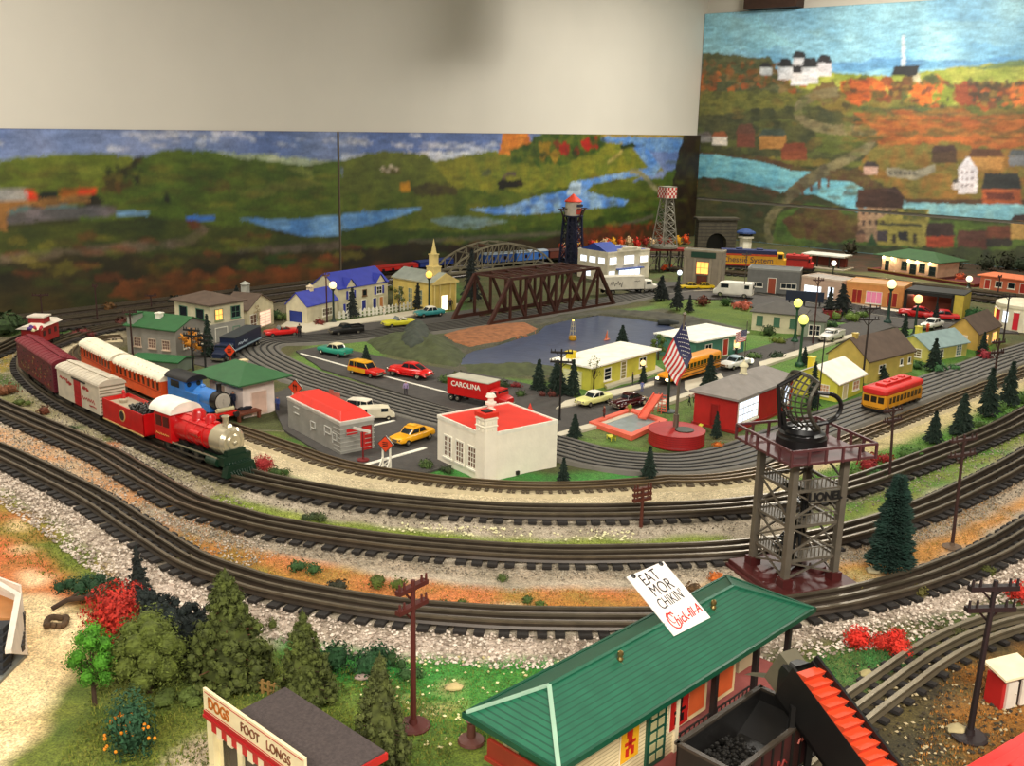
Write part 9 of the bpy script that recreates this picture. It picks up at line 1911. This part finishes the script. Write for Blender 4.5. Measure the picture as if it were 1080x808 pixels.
grass('tan and orange turf between the outer tracks on the right', along(C1, .05, .13, 885, 1110), 2200, .0010, .0030, [M((190, 142, 80), .9), M((160, 122, 60), .9), M((120, 120, 54), .9)])
grass('green turf between the inner tracks on the right', along(C3, .04, .10, 870, 1120), 2200, .001, .0028, [M((84, 130, 46), .9), M((104, 136, 58), .9)])
grass('rusty turf and weeds in the bottom right corner', polyr([(1000, 700), (1080, 690), (1080, 808), (960, 808)]), 1500, .0012, .0035, [M((150, 104, 44), .9), M((96, 84, 44), .9), M((176, 120, 50), .9)])
grass('deep green flock beside the red bushes', polyr([(860, 690), (990, 668), (960, 700), (905, 735), (865, 722)]), 1200, .0012, .0035, [M((56, 120, 60), .9), M((90, 110, 60), .9)])
# ================================================================ light, camera
def area(name, loc, size, power, col=(1, .95, .85), sy=None, rot=(0, 0, 0)):
 l = bpy.data.lights.new(name, 'AREA'); l.energy = power; l.color = col; l.shape = 'RECTANGLE'; l.size = size; l.size_y = sy or size
 o = bpy.data.objects.new(name, l); o.location = loc; o.rotation_euler = rot; COL.objects.link(o); return o
def cfix(x, y, rz, p, L=1.2):
 t = thing('ceiling_light', 'white fluorescent ceiling fixture above the layout', 'ceiling light', (x, y, CEIL-.06), rz, 'ceiling lights')
 b = B(); b.box(-L/2, -.15, .02, L/2, .15, .058); mk('housing', b, WHITE, t)
 o = area('tube_light', (x, y, CEIL-.065), L, p, sy=.28); o.rotation_euler = (0, 0, rz)
cfix(-.4, -.9, 0, 52); cfix(.9, -.3, 0, 36); cfix(-1.2, 2.3, .3, 16); cfix(1.25, 2.6, .3, 11); cfix(1.35, 4.75, .78, 25, .5)
LQ = Vector((1.35, 4.75, CEIL-.07)); wp = onwall(478, -6, WC, nl); p_ = LQ+(wp-LQ)*.5; t = thing('shadow_caster', 'dark box added out of view to cast a soft shadow on the left wall', 'shadow caster', (p_.x, p_.y, p_.z), .8)  # unseen box added between lamp and wall to cast the dark wall smudge
b = B(); b.box(-.07, -.07, -.13, .07, .07, .13); b.cyl((0, -.07, 0), (0, -.075, 0), .045, n=20); mk('blocker_box', b, DARK, t, bevel=.004); b = B(); b.cyl((0, 0, .13), (0, 0, CEIL-p_.z), .008, n=10); mk('bracket', b, DARK, t)
wd_ = bpy.data.worlds.new('room'); SC.world = wd_; wd_.use_nodes = True
wd_.node_tree.nodes["Background"].inputs[0].default_value = (1, .95, .88, 1); wd_.node_tree.nodes["Background"].inputs[1].default_value = .2
cd = bpy.data.cameras.new('camera'); cam = bpy.data.objects.new('camera', cd); COL.objects.link(cam)
cd.sensor_width = 36; cd.lens = 36; cd.clip_start = .02; cd.clip_end = 50
R_ = Vector((1, 0, 0)); U_ = Vector((0, math.sin(PIT), math.cos(PIT))); D_ = Vector((0, math.cos(PIT), -math.sin(PIT)))
cx = R_*math.cos(ROL)+U_*math.sin(ROL); cy = -R_*math.sin(ROL)+U_*math.cos(ROL)
m = Matrix((cx, cy, -D_)).transposed().to_4x4(); m.translation = (0, 0, H); cam.matrix_world = m
SC.camera = cam
SC.view_settings.view_transform = 'Standard'; SC.view_settings.look = 'None'; SC.view_settings.gamma = 1; SC.view_settings.use_curve_mapping = False
SC.view_settings.exposure = .95
